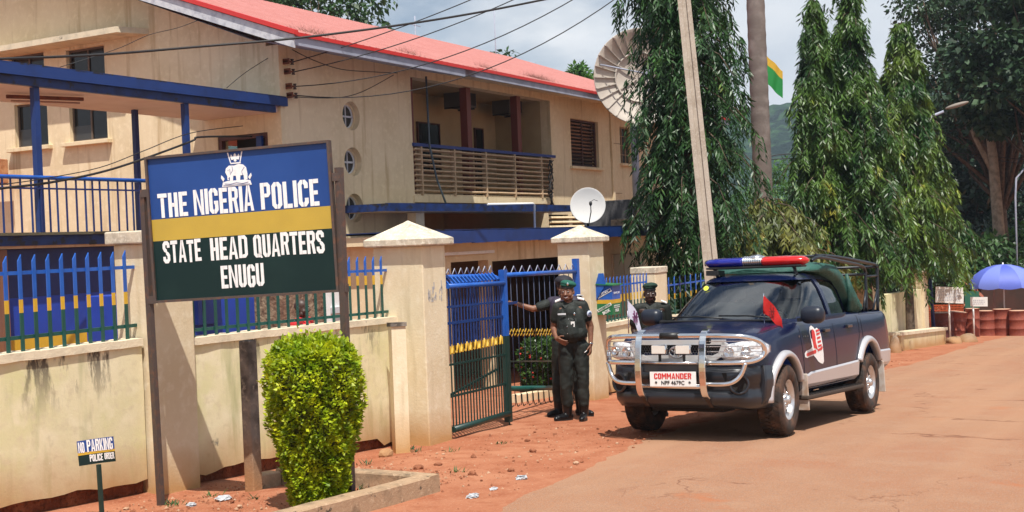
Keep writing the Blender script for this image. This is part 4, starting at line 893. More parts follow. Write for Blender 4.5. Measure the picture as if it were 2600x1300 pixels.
for (a, b, c_, d) in ((-.006,.013,-.006,BH+.006),(BW-.013,BW+.006,-.006,BH+.006),(.013,BW-.013,-.006,.013),(.013,BW-.013,BH-.013,BH+.006)): q.box(a, b, c_, d, -.035, .020, M_steel, M=Ms)
q.build('frame', sg)
def V3(x, y, z): return Ms @ Vector((x, y, z))
q = MB(); q.bar((LB_.x+.014,LB_.y+.01,gz(7,7.1)-.15), V3(-.055, .86, -.02), .045, .045, M_steel, up=(1,0,0)); q.build('post', sg)
q = MB(); q.bar((RB_.x,RB_.y,gz(7.4,5.6)-.15), V3(BW+.06, .93, -.02), .05, .05, M_steel, up=(1,0,0)); q.build('post', sg)
for x in (-.045, BW+.03):
    for y in (.02, .86): q = MB(); q.box(x-.022, x+.035, y-.03, y+.03, -.045, .01, M_steel, M=Ms); q.build('clamp', sg)
q = MB(); slope = 0
stencil(q, 'THE', .078, .334, .657, .19, Ms, M_lettering, .003); stencil(q, 'NIGERIA', .389, .896, .657, .197, Ms, M_lettering, .003); stencil(q, 'POLICE', .957, 1.437, .657, .203, Ms, M_lettering, .003)
stencil(q, 'STATE', .094, .423, .298, .173, Ms, M_lettering, .003); stencil(q, 'HEAD', .504, .818, .298, .173, Ms, M_lettering, .003); stencil(q, 'QUARTERS', .870, 1.454, .298, .173, Ms, M_lettering, .004)
stencil(q, 'ENUGU', .579, .94, .074, .175, Ms, M_lettering, .003); q.build('lettering', sg)
# crest: elephant on a plinth under crossed staffs and an eagle
q = MB(); 
def poly(pts, m=M_lettering, z=.003, sc_=.25, ox=.765, oy=.892): q.prism([V3(ox+x*sc_, oy+y*sc_, z) for x, y in pts], (Ms.to_3x3() @ Vector((0,0,-z))), m)
M_crestline = mat('crest_line', (.10,.14,.30), .5)
E_ = [(-.30,.18),(-.36,.30),(-.33,.42),(-.22,.50),(-.05,.49),(.10,.53),(.25,.50),(.35,.40),(.38,.20),(.37,.03),(.26,.03),(.25,.18),(.14,.17),(.12,.03),(.0,.03),(-.01,.17),(-.10,.18),(-.12,.03),(-.22,.03),(-.22,.15),(-.27,.12),(-.25,.05),(-.30,.06)]
poly(E_[::-1] if False else E_)
poly([(-.50,-.14),(.50,-.14),(.46,.0),(.30,.03),(-.30,.03),(-.46,.0)]); poly([(-.52,.14),(-.45,.02),(-.40,.10),(-.46,.18),(-.50,.22)]); poly([(.52,.14),(.50,.22),(.46,.18),(.40,.10),(.45,.02)])
poly([(-.14,.56),(-.17,.56),(-.26,.90),(-.22,.90)]); poly([(.14,.56),(.22,.90),(.26,.90),(.17,.56)]); poly([(-.16,.54),(.18,.54),(.18,.58),(-.16,.58)])
poly([(0,.60),(.05,.63),(.03,.68),(.12,.66),(.16,.76),(.13,.84),(.06,.75),(.04,.82),(.0,.87),(-.04,.82),(-.06,.75),(-.13,.84),(-.16,.76),(-.12,.66),(-.03,.68),(-.05,.63)])
for pts in ([(-.20,.40),(-.185,.22)],[(-.12,.47),(-.10,.36),(-.16,.26)],[(.30,.42),(.20,.30),(.22,.18)],[(-.40,-.05),(-.2,-.07),(0,-.04),(.2,-.08),(.40,-.05)],[(-.27,.36),(-.24,.37)],[(-.45,-.10),(.45,-.11)]):
    for a, b in zip(pts, pts[1:]): q.bar(V3(.765+a[0]*.25,.892+a[1]*.25,.0045), V3(.765+b[0]*.25,.892+b[1]*.25,.0045), .0035, .001, M_crestline, up=Ms.col[2].xyz)
q.build('crest', sg)
# ================================================================== NO PARKING SIGN
ns = thing('no_parking_sign', 'small battered no parking sign on a thin dark green stake at lower left', 'sign', (6.35, 7.15, gz(6.35,7.15)))
fc = Vector((6.33,7.12,0)); Mn = frame((6.315, 7.29, .02), Vector((.45,-.89,.06)), (0,.0,1)); Mn = Mn @ Matrix.Translation((0,0,0))
q = MB(); 
def np_(x, y, z=0): return Mn @ Vector((x, y, z-.03*math.sin(x*9)))
def nband(y0l, y1l, y0r, y1r, m, z=0):
    n_ = 8; v = []; w_ = .272
    for i in range(n_+1):
        t = i/n_; x = w_*t; v += [np_(x, y0l+(y0r-y0l)*t, z), np_(x, y1l+(y1r-y1l)*t, z)]
    b = [p+Mn.to_3x3() @ Vector((0,0,-.004)) for p in v]
    o_ = len(v); q.add(v+b, [(2*i,2*i+2,2*i+3,2*i+1) for i in range(n_)]+[(o_+2*i+1,o_+2*i+3,o_+2*i+2,o_+2*i) for i in range(n_)]+[(2*i+1,2*i+3,o_+2*i+3,o_+2*i+1) for i in range(n_)]+[(2*i,o_+2*i,o_+2*i+2,2*i+2) for i in range(n_)]+[(0,1,o_+1,o_),(2*n_,o_+2*n_,o_+2*n_+1,2*n_+1)], m)
nband(-.005,.072,.003,.080,M_signgreen); nband(.072,.092,.080,.098,M_yellow); nband(.092,.180,.098,.190,M_signblue); q.build('board', ns)
q = MB()
def ntext(txt, x0, x1, y, h):
    m2 = MB(); stencil(m2, txt, x0, x1, y, h, Matrix.Identity(4), M_lettering, .001, .0015); m2.v = [tuple(np_(p[0], p[1]+p[0]*.02, p[2]+.002)) for p in m2.v]
    q.add(m2.v, m2.f, M_lettering)
ntext('NO',.008,.050,.090,.080); ntext('PARKING',.068,.262,.090,.090); ntext('POLICE',.080,.175,.016,.052); ntext('ORDER',.188,.265,.020,.048); q.build('lettering', ns)
q = MB(); q.bar((6.385,7.145,-.50), (6.375,7.15,.025), .026, .026, M_darkgreen, up=(1,0,0)); q.build('stake', ns)
# ================================================================== LEAVES
def leafmat(name, c1, c2, c3=None, sc_=2.2, rough=.38, trans=.35, spec=.5):
    if name in _mats: return _mats[name]
    m = bpy.data.materials.new(name); m.use_nodes = True; _mats[name] = m; nt = m.node_tree; P = nt.nodes['Principled BSDF']; lk = nt.links.new
    g = nt.nodes.new('ShaderNodeNewGeometry'); n = nt.nodes.new('ShaderNodeTexNoise'); n.inputs['Scale'].default_value = sc_; n.inputs['Detail'].default_value = 4; lk(g.outputs['Position'], n.inputs['Vector'])
    r = nt.nodes.new('ShaderNodeValToRGB'); e = r.color_ramp.elements; e[0].position = .36; e[1].position = .66; e[0].color = (*c1,1); e[1].color = (*c2,1)
    if c3: x = e.new(.76); x.color = (*c3,1)
    lk(n.outputs['Fac'], r.inputs[0])
    hs = nt.nodes.new('ShaderNodeHueSaturation'); lk(r.outputs[0], hs.inputs['Color'])
    mr = nt.nodes.new('ShaderNodeMapRange'); lk(g.outputs['Random Per Island'], mr.inputs['Value']); mr.inputs['To Min'].default_value = .6; mr.inputs['To Max'].default_value = 1.35; lk(mr.outputs[0], hs.inputs['Value'])
    lk(hs.outputs[0], P.inputs['Base Color']); P.inputs['Roughness'].default_value = rough; P.inputs['Specular IOR Level'].default_value = spec
    tr = nt.nodes.new('ShaderNodeBsdfTranslucent'); lk(hs.outputs[0], tr.inputs[0]); ms = nt.nodes.new('ShaderNodeMixShader'); ms.inputs[0].default_value = trans
    out = nt.nodes['Material Output']; lk(P.outputs[0], ms.inputs[1]); lk(tr.outputs[0], ms.inputs[2]); lk(ms.outputs[0], out.inputs['Surface']); return m
def leaves_mesh(name, C_, D_, Nn, L_, W_, m, parent, fold=.25):
    """C base points, D directions, Nn leaf normals, L lengths, W widths (numpy)"""
    n = len(C_); D_ = D_/np.linalg.norm(D_, axis=1, keepdims=True)
    S = np.cross(D_, Nn); S /= np.maximum(np.linalg.norm(S, axis=1, keepdims=True), 1e-6); Nn = np.cross(S, D_)
    L_ = L_[:,None]; W_ = W_[:,None]
    mid = C_+D_*L_*.42
    V = np.stack([C_, mid+S*W_*.5-Nn*W_*fold, C_+D_*L_-Nn*L_*.12, mid-S*W_*.5-Nn*W_*fold], 1).reshape(-1, 3)
    off = np.array(parent.get('_o') if parent is not None and parent.get('_o') is not None else (0,0,0)); V = V-off
    me = bpy.data.meshes.new(name); me.vertices.add(4*n); me.vertices.foreach_set('co', V.astype(np.float32).ravel())
    b = np.arange(n)*4; F = np.stack([b, b+1, b+2, b, b+2, b+3], 1).ravel()
    me.loops.add(6*n); me.loops.foreach_set('vertex_index', F.astype(np.int32)); me.polygons.add(2*n)
    me.polygons.foreach_set('loop_start', (np.arange(2*n)*3).astype(np.int32)); me.polygons.foreach_set('loop_total', np.full(2*n, 3, np.int32))
    me.materials.append(m); me.update(calc_edges=True); me.validate()
    o = bpy.data.objects.new(name, me); COL.objects.link(o)
    if parent is not None: o.parent = parent; o['_o'] = tuple(off)
    return o
M_bark = mat('bark_grey_brown', (.13,.095,.07), .95, var=(8,(.07,.05,.04),.4,.65), bump=(18,.02), spec=.05)
M_barkl = mat('bark_pale', (.30,.24,.18), .95, var=(5,(.18,.14,.10),.4,.65), bump=(14,.02), spec=.05)
def mast_tree(label, x, y, h0, h1, rfun, seed, m, nb=120, lean=(0,0), trunk_r=.11, leaf=(.19,.042), core=6000, group='drooping mast trees', tw=13, per=13, droop=1.0):
    zb = gz(x, y); root = thing('mast_tree', label, 'tree', (x, y, zb), group); rg = np.random.default_rng(seed)
    q = MB(); q.tube([(x+lean[0]*(z-zb)+.03*math.sin(z*2), y+lean[1]*(z-zb), z) for z in np.linspace(zb-.2, h1-.15, 14)], trunk_r, M_bark, 10, r2=.015); q.build('trunk', root)
    q = MB(); Cs = []; Ds = []; Ns = []; Ls = []
    for k in range(nb):
        t = ((k+.5)/nb)**.85; z = h0+.25+(h1-h0-.3)*t; a = k*2.39996+rg.normal()*.25; R_ = rfun(t)*rg.uniform(.62,1.22)*(1+.55*noise.noise(Vector((math.cos(a)*1.3, math.sin(a)*1.3, z*.9+seed))))*(1.3 if k % 17 == 5 else 1)
        o = np.array([math.cos(a), math.sin(a), 0]); sd = np.array([-math.sin(a), math.cos(a), 0]); c_ = np.array([x+lean[0]*(z-zb), y+lean[1]*(z-zb), z]); rise = rg.uniform(.0,.16)
        bp = lambda s_: c_+o*R_*s_+sd*.05*math.sin(s_*5+k)+np.array([0,0,1])*(rise*math.sin(s_*2.6)-.62*droop*R_*s_**2.4)
        q.tube([tuple(bp(s_)) for s_ in (0,.35,.7,1)], [.022,.016,.010,.005], M_bark, 5)
        nt_ = tw if R_ > .45 else max(5, tw//2)
        s_ = rg.uniform(.22, 1.0, nt_)**.75; TL = rg.uniform(.28,.62,nt_)*(.55+.45*min(1, R_))
        lat = rg.normal(size=nt_)*.13; ta = rg.normal(size=nt_)*.5
        st = np.array([bp(v) for v in s_])+sd*lat[:,None]
        tdir = o*(.35+.25*rg.random((nt_,1)))+sd*ta[:,None]*.6
        tt = np.linspace(.06,1,per)
        for j, u in enumerate(tt):
            p = st+tdir*(TL*u*(1-.45*u))[:,None]*.7+np.array([0,0,-1])*(TL*u**1.35)[:,None]
            side = 1 if j % 2 else -1; r1 = rg.random((nt_,1))
            tg = np.cross(tdir, [0,0,1]); tg /= np.linalg.norm(tg, axis=1, keepdims=True)
            d = np.array([0,0,-1])*(.55+.45*r1)+tdir*(.5+.3*rg.random((nt_,1)))+tg*side*(.35+.6*rg.random((nt_,1)))+rg.normal(size=(nt_,3))*.12
            nn = tdir*.6+np.array([0,0,.75])+rg.normal(size=(nt_,3))*.45
            keep = rg.random(nt_) < .92
            Cs.append(p[keep]); Ds.append(d[keep]); Ns.append(nn[keep]); Ls.append((leaf[0]*(.6+.55*rg.random(nt_)))[keep])
    q.build('boughs', root)
    u = rg.random(core); zc = h0+(h1-h0)*u*.93; Rc = np.array([rfun(v) for v in u])*.62*rg.random(core)**.5; ac = rg.random(core)*6.283
    Cs.append(np.stack([x+lean[0]*(zc-zb)+np.cos(ac)*Rc, y+lean[1]*(zc-zb)+np.sin(ac)*Rc, zc-.15], 1)); Ds.append(np.stack([np.cos(ac)*.4, np.sin(ac)*.4, -1+0*ac], 1)+rg.normal(size=(core,3))*.35); Ns.append(rg.normal(size=(core,3))+np.array([0,0,.5])); Ls.append(leaf[0]*(.7+.5*rg.random(core)))
    Cc = np.concatenate(Cs); Dd = np.concatenate(Ds); Nv = np.concatenate(Ns); Ll = np.concatenate(Ls)
    leaves_mesh('crown', Cc, Dd, Nv, Ll, leaf[1]*Ll/leaf[0], m, root, fold=.18); return root
M_mast = leafmat('mast_leaves', (.014,.050,.014), (.045,.115,.027), (.17,.22,.045), 1.5, rough=.40, trans=.26, spec=.4)
M_mastl = leafmat('mast_leaves_light', (.024,.078,.014), (.15,.23,.032), (.42,.38,.06), 1.1, rough=.40, trans=.33, spec=.4)
M_mastm = leafmat('mast_leaves_mid', (.018,.062,.014), (.10,.19,.032), (.36,.34,.05), 1.2, rough=.40, trans=.30, spec=.4)
M_dry = leafmat('drooping_leaves_dry', (.07,.10,.02), (.20,.20,.035), (.34,.25,.05), 1.5, rough=.5, trans=.3)
def cone(w, lo=.5, p=.62, k=5): return lambda t: w*min(1, t*k+lo)*max(.03, 1-t)**p
mast_tree('tallest drooping mast tree, right behind the concrete utility pole', 23.05, 8.6, -.35, 10.2, lambda t: .84+.40*min(1, t*3)-.25*t, 3, M_mast, 250, lean=(0.0,.030), tw=16, per=14)
mast_tree('drooping mast tree with pointed top right of the palm trunk', 31.11, 8.05, .3, 7.4, cone(1.50,.55,.75), 8, M_mastm, 150, lean=(0.0,.03), leaf=(.205,.046), per=17)
mast_tree('drooping mast tree joined to its neighbour, with the highest pointed top of the middle pair', 31.71, 7.25, .3, 7.9, cone(1.45,.55,.72), 11, M_mastm, 155, lean=(0.0,.035), leaf=(.205,.046), per=17)
mast_tree('drooping mast tree whose trunk stands in front of the wall beyond the pickup', 35.48, 7.05, .5, 7.45, cone(1.6,.55,.68), 15, M_mastl, 150, lean=(.10,.018), trunk_r=.14, leaf=(.22,.05), per=17)
mast_tree('low spreading tree with light green hanging boughs at the end of the row', 40.3, 7.9, .15, 4.4, lambda t: 2.0*min(1, t*4+.5)*max(.03, 1-t)**.5, 21, M_mastl, 130, leaf=(.25,.055), tw=19, per=15, droop=.75)
mast_tree('low yellowing drooping tree behind the roof lights of the pickup', 27.6, 8.5, .0, 2.3, lambda t: 2.3*(.5+.5*math.sin(t*9+1)**2)*max(.03, 1-t)**.3, 25, M_dry, 46, leaf=(.22,.055), group=None, droop=.5)
# ---- broadleaved trees
def broad_tree(label, x, y, zt, R_, seed, m, n=16000, leaf=(.26,.15), clumps=70, trunk_r=.25, zb=None, crown_low=.35, squash=.8, group=None, cat='tree', kind='broadleaf_tree', barkm=None, limbs=12):
    zb = gz(min(x, 60), y) if zb is None else zb; root = thing(kind, label, cat, (x, y, zb), group); rg = np.random.default_rng(seed); rr = random.Random(seed)
    H = zt-zb; c0 = Vector((x, y, zb+H*(crown_low+(1-crown_low)*.5))); hz = H*(1-crown_low)*.5
    cl = []
    for k in range(clumps):
        d = Vector((rr.gauss(0,1), rr.gauss(0,1), rr.gauss(0,1))).normalized(); r_ = .35+.65*rr.random()**.5
        cl.append((c0+Vector((d.x*R_*r_, d.y*R_*r_, d.z*hz*r_*squash+hz*.1)), R_*(.16+.14*rr.random())))
    q = MB(); fork = Vector((x, y, zb+H*max(crown_low*.85, .18)))
    q.tube([(x, y, zb-.3), (x+.05, y, zb+H*crown_low*.5), tuple(fork), (x, y, c0.z)], [trunk_r, trunk_r*.8, trunk_r*.6, trunk_r*.25], barkm or M_bark, 10)
    q.build('trunk', root)
    q = MB()
    for k in range(min(limbs*3, len(cl))):
        p, _ = cl[k]; s_ = fork.lerp(c0, rr.random()*.6); mid = s_.lerp(p, .5)+Vector((rr.gauss(0,.08)*R_, rr.gauss(0,.08)*R_, rr.gauss(0,.05)*R_))
        q.tube([s_, mid, p], [trunk_r*.28, trunk_r*.15, trunk_r*.05], barkm or M_bark, 6)
    q.build('limbs', root)
    idx = rg.integers(0, len(cl), n); cc = np.array([tuple(c[0]) for c in cl])[idx]; rr_ = np.array([c[1] for c in cl])[idx]
    d = rg.normal(size=(n,3)); d /= np.linalg.norm(d, axis=1, keepdims=True); p = cc+d*(rr_*(.35+.65*rg.random(n)**.5))[:,None]*np.array([1.15,1.15,.75])
    Dd = d*.6+rg.normal(size=(n,3))*.5+np.array([0,0,-.35]); Nv = np.array([0,0,1.0])+.55*rg.normal(size=(n,3))+d*.4
    Ll = leaf[0]*(.6+.7*rg.random(n)); leaves_mesh('crown', p, Dd, Nv, Ll, Ll*leaf[1]/leaf[0], m, root, fold=.12); return root
M_lf_dark = leafmat('broad_leaves_dark', (.010,.030,.016), (.03,.065,.028), (.06,.10,.05), .8, rough=.45, trans=.15)
M_lf_grey = leafmat('broad_leaves_greygreen', (.016,.040,.018), (.045,.09,.038), (.10,.15,.07), .8, rough=.5, trans=.18, spec=.3)
M_lf_mid = leafmat('broad_leaves_mid', (.018,.055,.014), (.05,.12,.026), (.08,.16,.035), .9, rough=.5, trans=.3)
M_lf_bright = leafmat('broad_leaves_bright', (.035,.11,.012), (.09,.22,.025), (.13,.27,.035), 1.2, rough=.5, trans=.35)
def pixdir(px):                                       # world direction seen at image column px near the horizon, used to lay out the far tree belt
    a = math.atan((px-1300)/3100); h = TH-a; return math.cos(h), math.sin(h)
def far(px, dist): c_, s_ = pixdir(px); return c_*dist, s_*dist
x_, y_ = far(2545, 58); broad_tree('huge dark tree with bare forking limbs at the right edge of the street', x_, y_, 15.2, 4.6, 31, M_lf_grey, 21000, (.215,.13), 66, .42, crown_low=.30, limbs=22)
x_, y_ = far(2680, 52); broad_tree('dark tree cut by the right edge of the picture', x_, y_, 13.5, 3.6, 33, M_lf_grey, 16000, (.30,.20), 70, .35, crown_low=.25)
x_, y_ = far(2425, 64); broad_tree('dark tree filling the gap behind the last drooping tree', x_, y_, 8.6, 2.9, 35, M_lf_dark, 13000, (.32,.2), 60, .3, crown_low=.12)
x_, y_ = far(2570, 70); broad_tree('dense dark tree low behind the umbrella', x_, y_, 6.5, 5.0, 36, M_lf_dark, 14000, (.4,.25), 60, .3, crown_low=.02)
x_, y_ = far(2420, 50); broad_tree('mid green bushy tree behind the white notice board', x_, y_, 1.6, 2.6, 37, M_lf_mid, 9000, (.26,.13), 50, .2, crown_low=.05)
x_, y_ = far(2300, 60); broad_tree('shadowed tree between the two rows beyond the wall', x_, y_, 5.0, 3.4, 38, M_lf_dark, 10000, (.32,.2), 50, .25, crown_low=.02)
x_, y_ = far(2620, 60); broad_tree('bright green shrub by the right edge behind the umbrella', x_, y_, 2.2, 1.8, 39, M_lf_bright, 5000, (.25,.14), 30, .15, crown_low=.02)
x_, y_ = far(1985, 62); broad_tree('feathery bright green tree just right of the palm trunk', x_, y_, 5.5, 1.9, 41, M_lf_bright, 12000, (.20,.07), 60, .18, crown_low=.03)
x_, y_ = far(2060, 70); broad_tree('bright green bush in the gap under the middle drooping trees', x_, y_, 1.6, 3.2, 43, M_lf_bright, 7000, (.28,.1), 40, .2, crown_low=.0)
x_, y_ = far(2150, 56); broad_tree('dark bush closing the view under the drooping trees', x_, y_, 2.2, 3.6, 44, M_lf_dark, 8000, (.3,.16), 40, .2, crown_low=.0)
x_, y_ = far(1790, 60); broad_tree('dark tree standing behind the tallest drooping tree', x_, y_, 2.6, 3.4, 45, M_lf_dark, 7000, (.3,.16), 40, .2, crown_low=.0)
x_, y_ = far(815, 50); broad_tree('dark tree top rising behind the red roof near the upper left', x_, y_, 13.6, 3.3, 46, M_lf_mid, 9000, (.28,.15), 50, .3, crown_low=.55)
x_, y_ = far(1240, 85); broad_tree('row of dark tree tops just over the middle of the roof ridge', x_, y_, 16.3, 4.2, 47, M_lf_mid, 8000, (.4,.22), 50, .3, crown_low=.45, squash=.55)
x_, y_ = far(1345, 88); broad_tree('lower dark tree top over the roof ridge, right of the longer row', x_, y_, 14.9, 3.4, 48, M_lf_mid, 6000, (.4,.22), 40, .3, crown_low=.45, squash=.5)
x_, y_ = far(1495, 66); broad_tree('bright tree top showing above the roof beside the big dish', x_, y_, 11.3, 1.6, 49, M_lf_bright, 4000, (.28,.14), 26, .15, crown_low=.6)
# second bare trunk beside the huge tree
x_, y_ = far(2545, 53); t_ = thing('bare_trunk', 'tall pale bare trunk rising beside the umbrella, in front of the dark trees', 'tree', (x_, y_, gz(50,0)))
q = MB(); q.tube([(x_, y_, -3.2), (x_, y_+.1, 1), (x_+.05, y_+.25, 4.2), (x_, y_+.5, 7.5)], [.30,.24,.20,.08], M_barkl, 10); q.build('trunk', t_)
q = MB(); q.tube([(x_, y_+.2, 3.4),(x_, y_+.9, 5.0),(x_, y_+1.6, 7.2)], [.12,.09,.04], M_barkl, 8); q.build('limb', t_)
# palm
pm = thing('palm_trunk', 'tall ringed grey palm trunk without visible crown, behind the tallest drooping tree', 'tree', (35.1, 11.0, gz(35,11)))
M_palm = mat('palm_bark', (.165,.135,.12), .9, var=[(3,(.24,.20,.18),.45,.7)], bump=(20,.01), spec=.1)
q = MB(); pts = []; rs = []
for k in range(205):
    z = -1.9+k*.10; pts.append((35.05+.00*k, 11.03+.0009*(z-1.3)*10*.35, z)); rs.append(max(.17,.285-.0025*z)*(1+(.028 if k % 4 == 0 else (-.012 if k % 4 == 2 else 0)))+.006*noise.noise(Vector((k*.5,0,0))))
q.tube(pts, rs, M_palm, 20); q.build('trunk', pm)
q = MB()
for k in range(16):
    a = 6.283*k/16+.3; el = .9-.9*((k*7) % 5)/4; p0 = Vector(pts[-1]); prev = p0; 
    for s_ in range(1, 9):
        t = s_/8; pt = p0+Vector((math.cos(a)*2.8*t, math.sin(a)*2.8*t, 1.2*el*t*2-2.6*t*t*(1.2-el*.5)))
        q.bar(prev, pt, .03, .02, M_lf_mid); sd = Vector((-math.sin(a), math.cos(a), 0))
        for sg_ in (-1, 1):
            for m_ in range(3):
                b = prev.lerp(pt, m_/3); e = b+sd*sg_*.55*(1-t*.6)+Vector((0,0,-.45)); q.add([b, b+(pt-prev)*.15, e], [(0,1,2)], M_lf_mid)
        prev = pt
q.build('fronds', pm)
# ================================================================== CLIPPED BUSH
def bush(label, c, h, prof, seed, m, n, leaf, cat='bush', kind='clipped_bush', stem=True, flowers=None):
    x, y = c; zb = gz(x, y); root = thing(kind, label, cat, (x, y, zb)); rg = np.random.default_rng(seed)
    q = MB()
    if stem:
        for k in range(5): a = k*1.3; q.tube([(x+.05*math.cos(a), y+.05*math.sin(a), zb-.05), (x+.10*math.cos(a), y+.10*math.sin(a), zb+h*.8)], .014, M_bark, 6, r2=.005)
        q.build('stems', root)
    if stem: q = MB(); q.lathe([(.01, .05)]+[(float(prof(np.array([t]))[0])*.80, h*t*.96) for t in (.05,.2,.4,.6,.8,.97)]+[(.01, h*.95)], (x, y, zb), (0,0,1), mat('inner_twigs', (.035,.05,.010), .95, var=(22,(.09,.10,.02),.45,.6), bump=(30,.03)), 24); q.build('inner_twigs', root)
    u = rg.random(n); a = rg.random(n)*2*np.pi; top = rg.random(n) < .16
    R_ = prof(u); lump = 1+.06*np.sin(a*4+u*9)+.055*np.sin(a*7-u*17+1)+.05*np.sin(a*13+u*31)+.03*np.sin(a*23-u*57)
    depth = np.where(rg.random(n) < .7, 1-.10*rg.random(n), 1-.45*rg.random(n)); rho = R_*lump*depth
    z = zb+u*h
    rt = prof(np.ones(n))*np.sqrt(rg.random(n)); z = np.where(top, zb+h*(1-.015+.03*np.sin(a*3)+.02*rg.normal(size=n)+.045*(1-(rt/prof(np.ones(n)))**2)), z); rho = np.where(top, rt, rho)
    P_ = np.stack([x+np.cos(a)*rho, y+np.sin(a)*rho, z], 1)
    o_ = np.stack([np.cos(a), np.sin(a), .35+0*a], 1); o_[top] = np.stack([.3*np.cos(a[top]), .3*np.sin(a[top]), 1+0*a[top]], 1)
    Dd = o_*.8+rg.normal(size=(n,3))*.55; Nv = np.array([0,0,.8])+o_*.5+rg.normal(size=(n,3))*.5
    Ll = leaf[0]*(.6+.8*rg.random(n)); leaves_mesh('foliage', P_, Dd, Nv, Ll, Ll*leaf[1]/leaf[0], m, root, .15)
    if flowers:
        q = MB(); rr = random.Random(seed)
        for k in range(flowers[0]):
            an = rr.random()*6.283; uu = .25+.7*rr.random(); rh = float(prof(np.array([uu]))[0])*1.02; p = Vector((x+math.cos(an)*rh, y+math.sin(an)*rh, zb+uu*h)); q.ell(p, (.022,.022,.018), flowers[1], 6, 4)
        q.build('flowers', root)
    return root
M_bushl = leafmat('bush_leaves_yellowgreen', (.20,.32,.008), (.54,.60,.016), (.80,.77,.03), 9, rough=.5, trans=.42)
bush('clipped bright yellow green bush, wider at the top, in the kerbed bed under the sign', (7.15, 5.72), 1.19, lambda u: np.interp(u, [0,.04,.3,.55,.8,.95,1], [.13,.18,.245,.315,.352,.335,.29]), 5, M_bushl, 26000, (.036,.021))
M_ixora = leafmat('ixora_leaves', (.02,.06,.012), (.07,.14,.03), (.22,.25,.05), 4, rough=.35, trans=.3)
bush('flowering bush with red blossoms behind the far gate leaf', (17.62, 9.25), .80, lambda u: np.interp(u, [0,.2,.8,1], [.34,.44,.46,.38]), 6, M_ixora, 8000, (.06,.03), kind='flowering_bush', flowers=(46, mat('flower_red', (.55,.03,.02), .5)))
kerb('bed_kerb', [(15.5,8.72),(19.2,8.72)], .12, .12, thing('flower_bed_kerb', 'low kerb in front of the flowering bush inside the gate', 'kerb', (16,8.8,gz(16,8.8))), M_plaster)
# small weeds on the soil
rg0 = random.Random(9)
q = MB()
for k in range(22):
    x = rg0.uniform(6.3, 11.2); y = rg0.uniform(6.9, 7.5) if k < 11 else rg0.uniform(5.6, 6.6)
    for j in range(14):
        a = rg0.random()*6.283; L_ = .03+.04*rg0.random(); p = Vector((x+rg0.gauss(0,.03), y+rg0.gauss(0,.03), gz(x,y)-.01)); e = p+Vector((math.cos(a)*L_, math.sin(a)*L_, L_*.9)); s_ = (e-p).cross(Vector((0,0,1))).normalized()*.012
        q.add([p, (p+e)/2+s_*.5, e, (p+e)/2-s_*.5], [(0,1,2,3)], M_lf_mid)
struct(q.build('ground_weeds'), 'stuff')
# pebbles and loose stones
def stone(x, y, s_, seed, m):
    bm = bmesh.new(); bmesh.ops.create_icosphere(bm, subdivisions=2, radius=1); rr = random.Random(seed); k = Vector((rr.uniform(.8,1.4), rr.uniform(.7,1.1), rr.uniform(.45,.7)))*s_; of = rr.random()*50; rot = Matrix.Rotation(rr.random()*6, 4, 'Z')
    vs = []
    for v in bm.verts:
        p = v.co*(1+.35*noise.noise(v.co*1.4+Vector((of,0,0)))); p = rot @ Vector((p.x*k.x, p.y*k.y, p.z*k.z)); vs.append(p+Vector((x, y, gz(x,y)+s_*.22)))
    fs = [[v.index for v in f.verts] for f in bm.faces]; bm.free(); return vs, fs
M_stone = mat('laterite_stone', (.30,.12,.065), .95, var=[(18,(.18,.07,.04),.4,.65)], bump=(60,.004), spec=.05); M_stonel = mat('pale_stone', (.46,.30,.20), .95, var=[(20,(.36,.20,.12),.4,.65)], spec=.05)
q = MB(); rr = random.Random(12)
for k in range(2600):
    if k < 1700: x = rr.uniform(5.2, 9.2); y = rr.uniform(5.5, 7.45)
    elif k < 2250: x = rr.uniform(8.2, 13); y = rr.uniform(4.9, 7.0)
    else: x = rr.uniform(4, 30); y = road_edge(x)+abs(rr.gauss(0, .35))-.05
    s_ = .004+.016*rr.random()**3; vs, fs = stone(x, y, s_, k, None) if k % 6 == 0 else (None, None)
    if vs is None:
        a = rr.random()*6; z = gz(x, y); vs = [Vector((x+s_*math.cos(a+j*2.094)*1.2, y+s_*math.sin(a+j*2.094)*1.2, z-.003)) for j in range(3)]+[Vector((x, y, z+s_*.8))]; fs = [(0,1,3),(1,2,3),(2,0,3)]
    q.add(vs, fs, M_stone if rr.random() < .65 else M_stonel, False)
struct(q.build('gravel'), 'stuff')
for k, (x, y, s_, lb, m) in enumerate([
    (10.55,5.75,.045,'brick red stone lying alone right of the other loose stones before the gate',M_stone),(9.06,5.55,.040,'dark red lump of laterite nearest the end of the kerb',M_stone),(9.35,5.32,.036,'dark red lump beside the white plastic bag',M_stone),
    (10.0,6.1,.030,'small reddish stone between the gate pillar and the road',M_stone),(8.75,6.35,.035,'pale flat stone behind the corner of the kerb',M_stonel),(9.2,6.2,.040,'rounded brown stone behind the end of the kerb',M_stone),
    (9.45,6.15,.035,'reddish brick piece behind the kerb, nearer the pillar',M_stone),(9.95,4.98,.030,'small pale stone at the edge of the road',M_stonel),(11.35,6.25,.028,'small dark stone in front of the gate leaf',M_stone),(7.75,6.35,.05,'pale rock beside the dark concrete post',M_stonel),(10.1,7.2,.09,'mossy grey rock at the foot of the wall beside the pillar',M_conc)]):
    q = MB(); vs, fs = stone(x, y, s_, 90+k, m); q.add(vs, fs, m, False); tag(q.build('loose_stone'), lb, 'stone', 'loose stones on the soil')
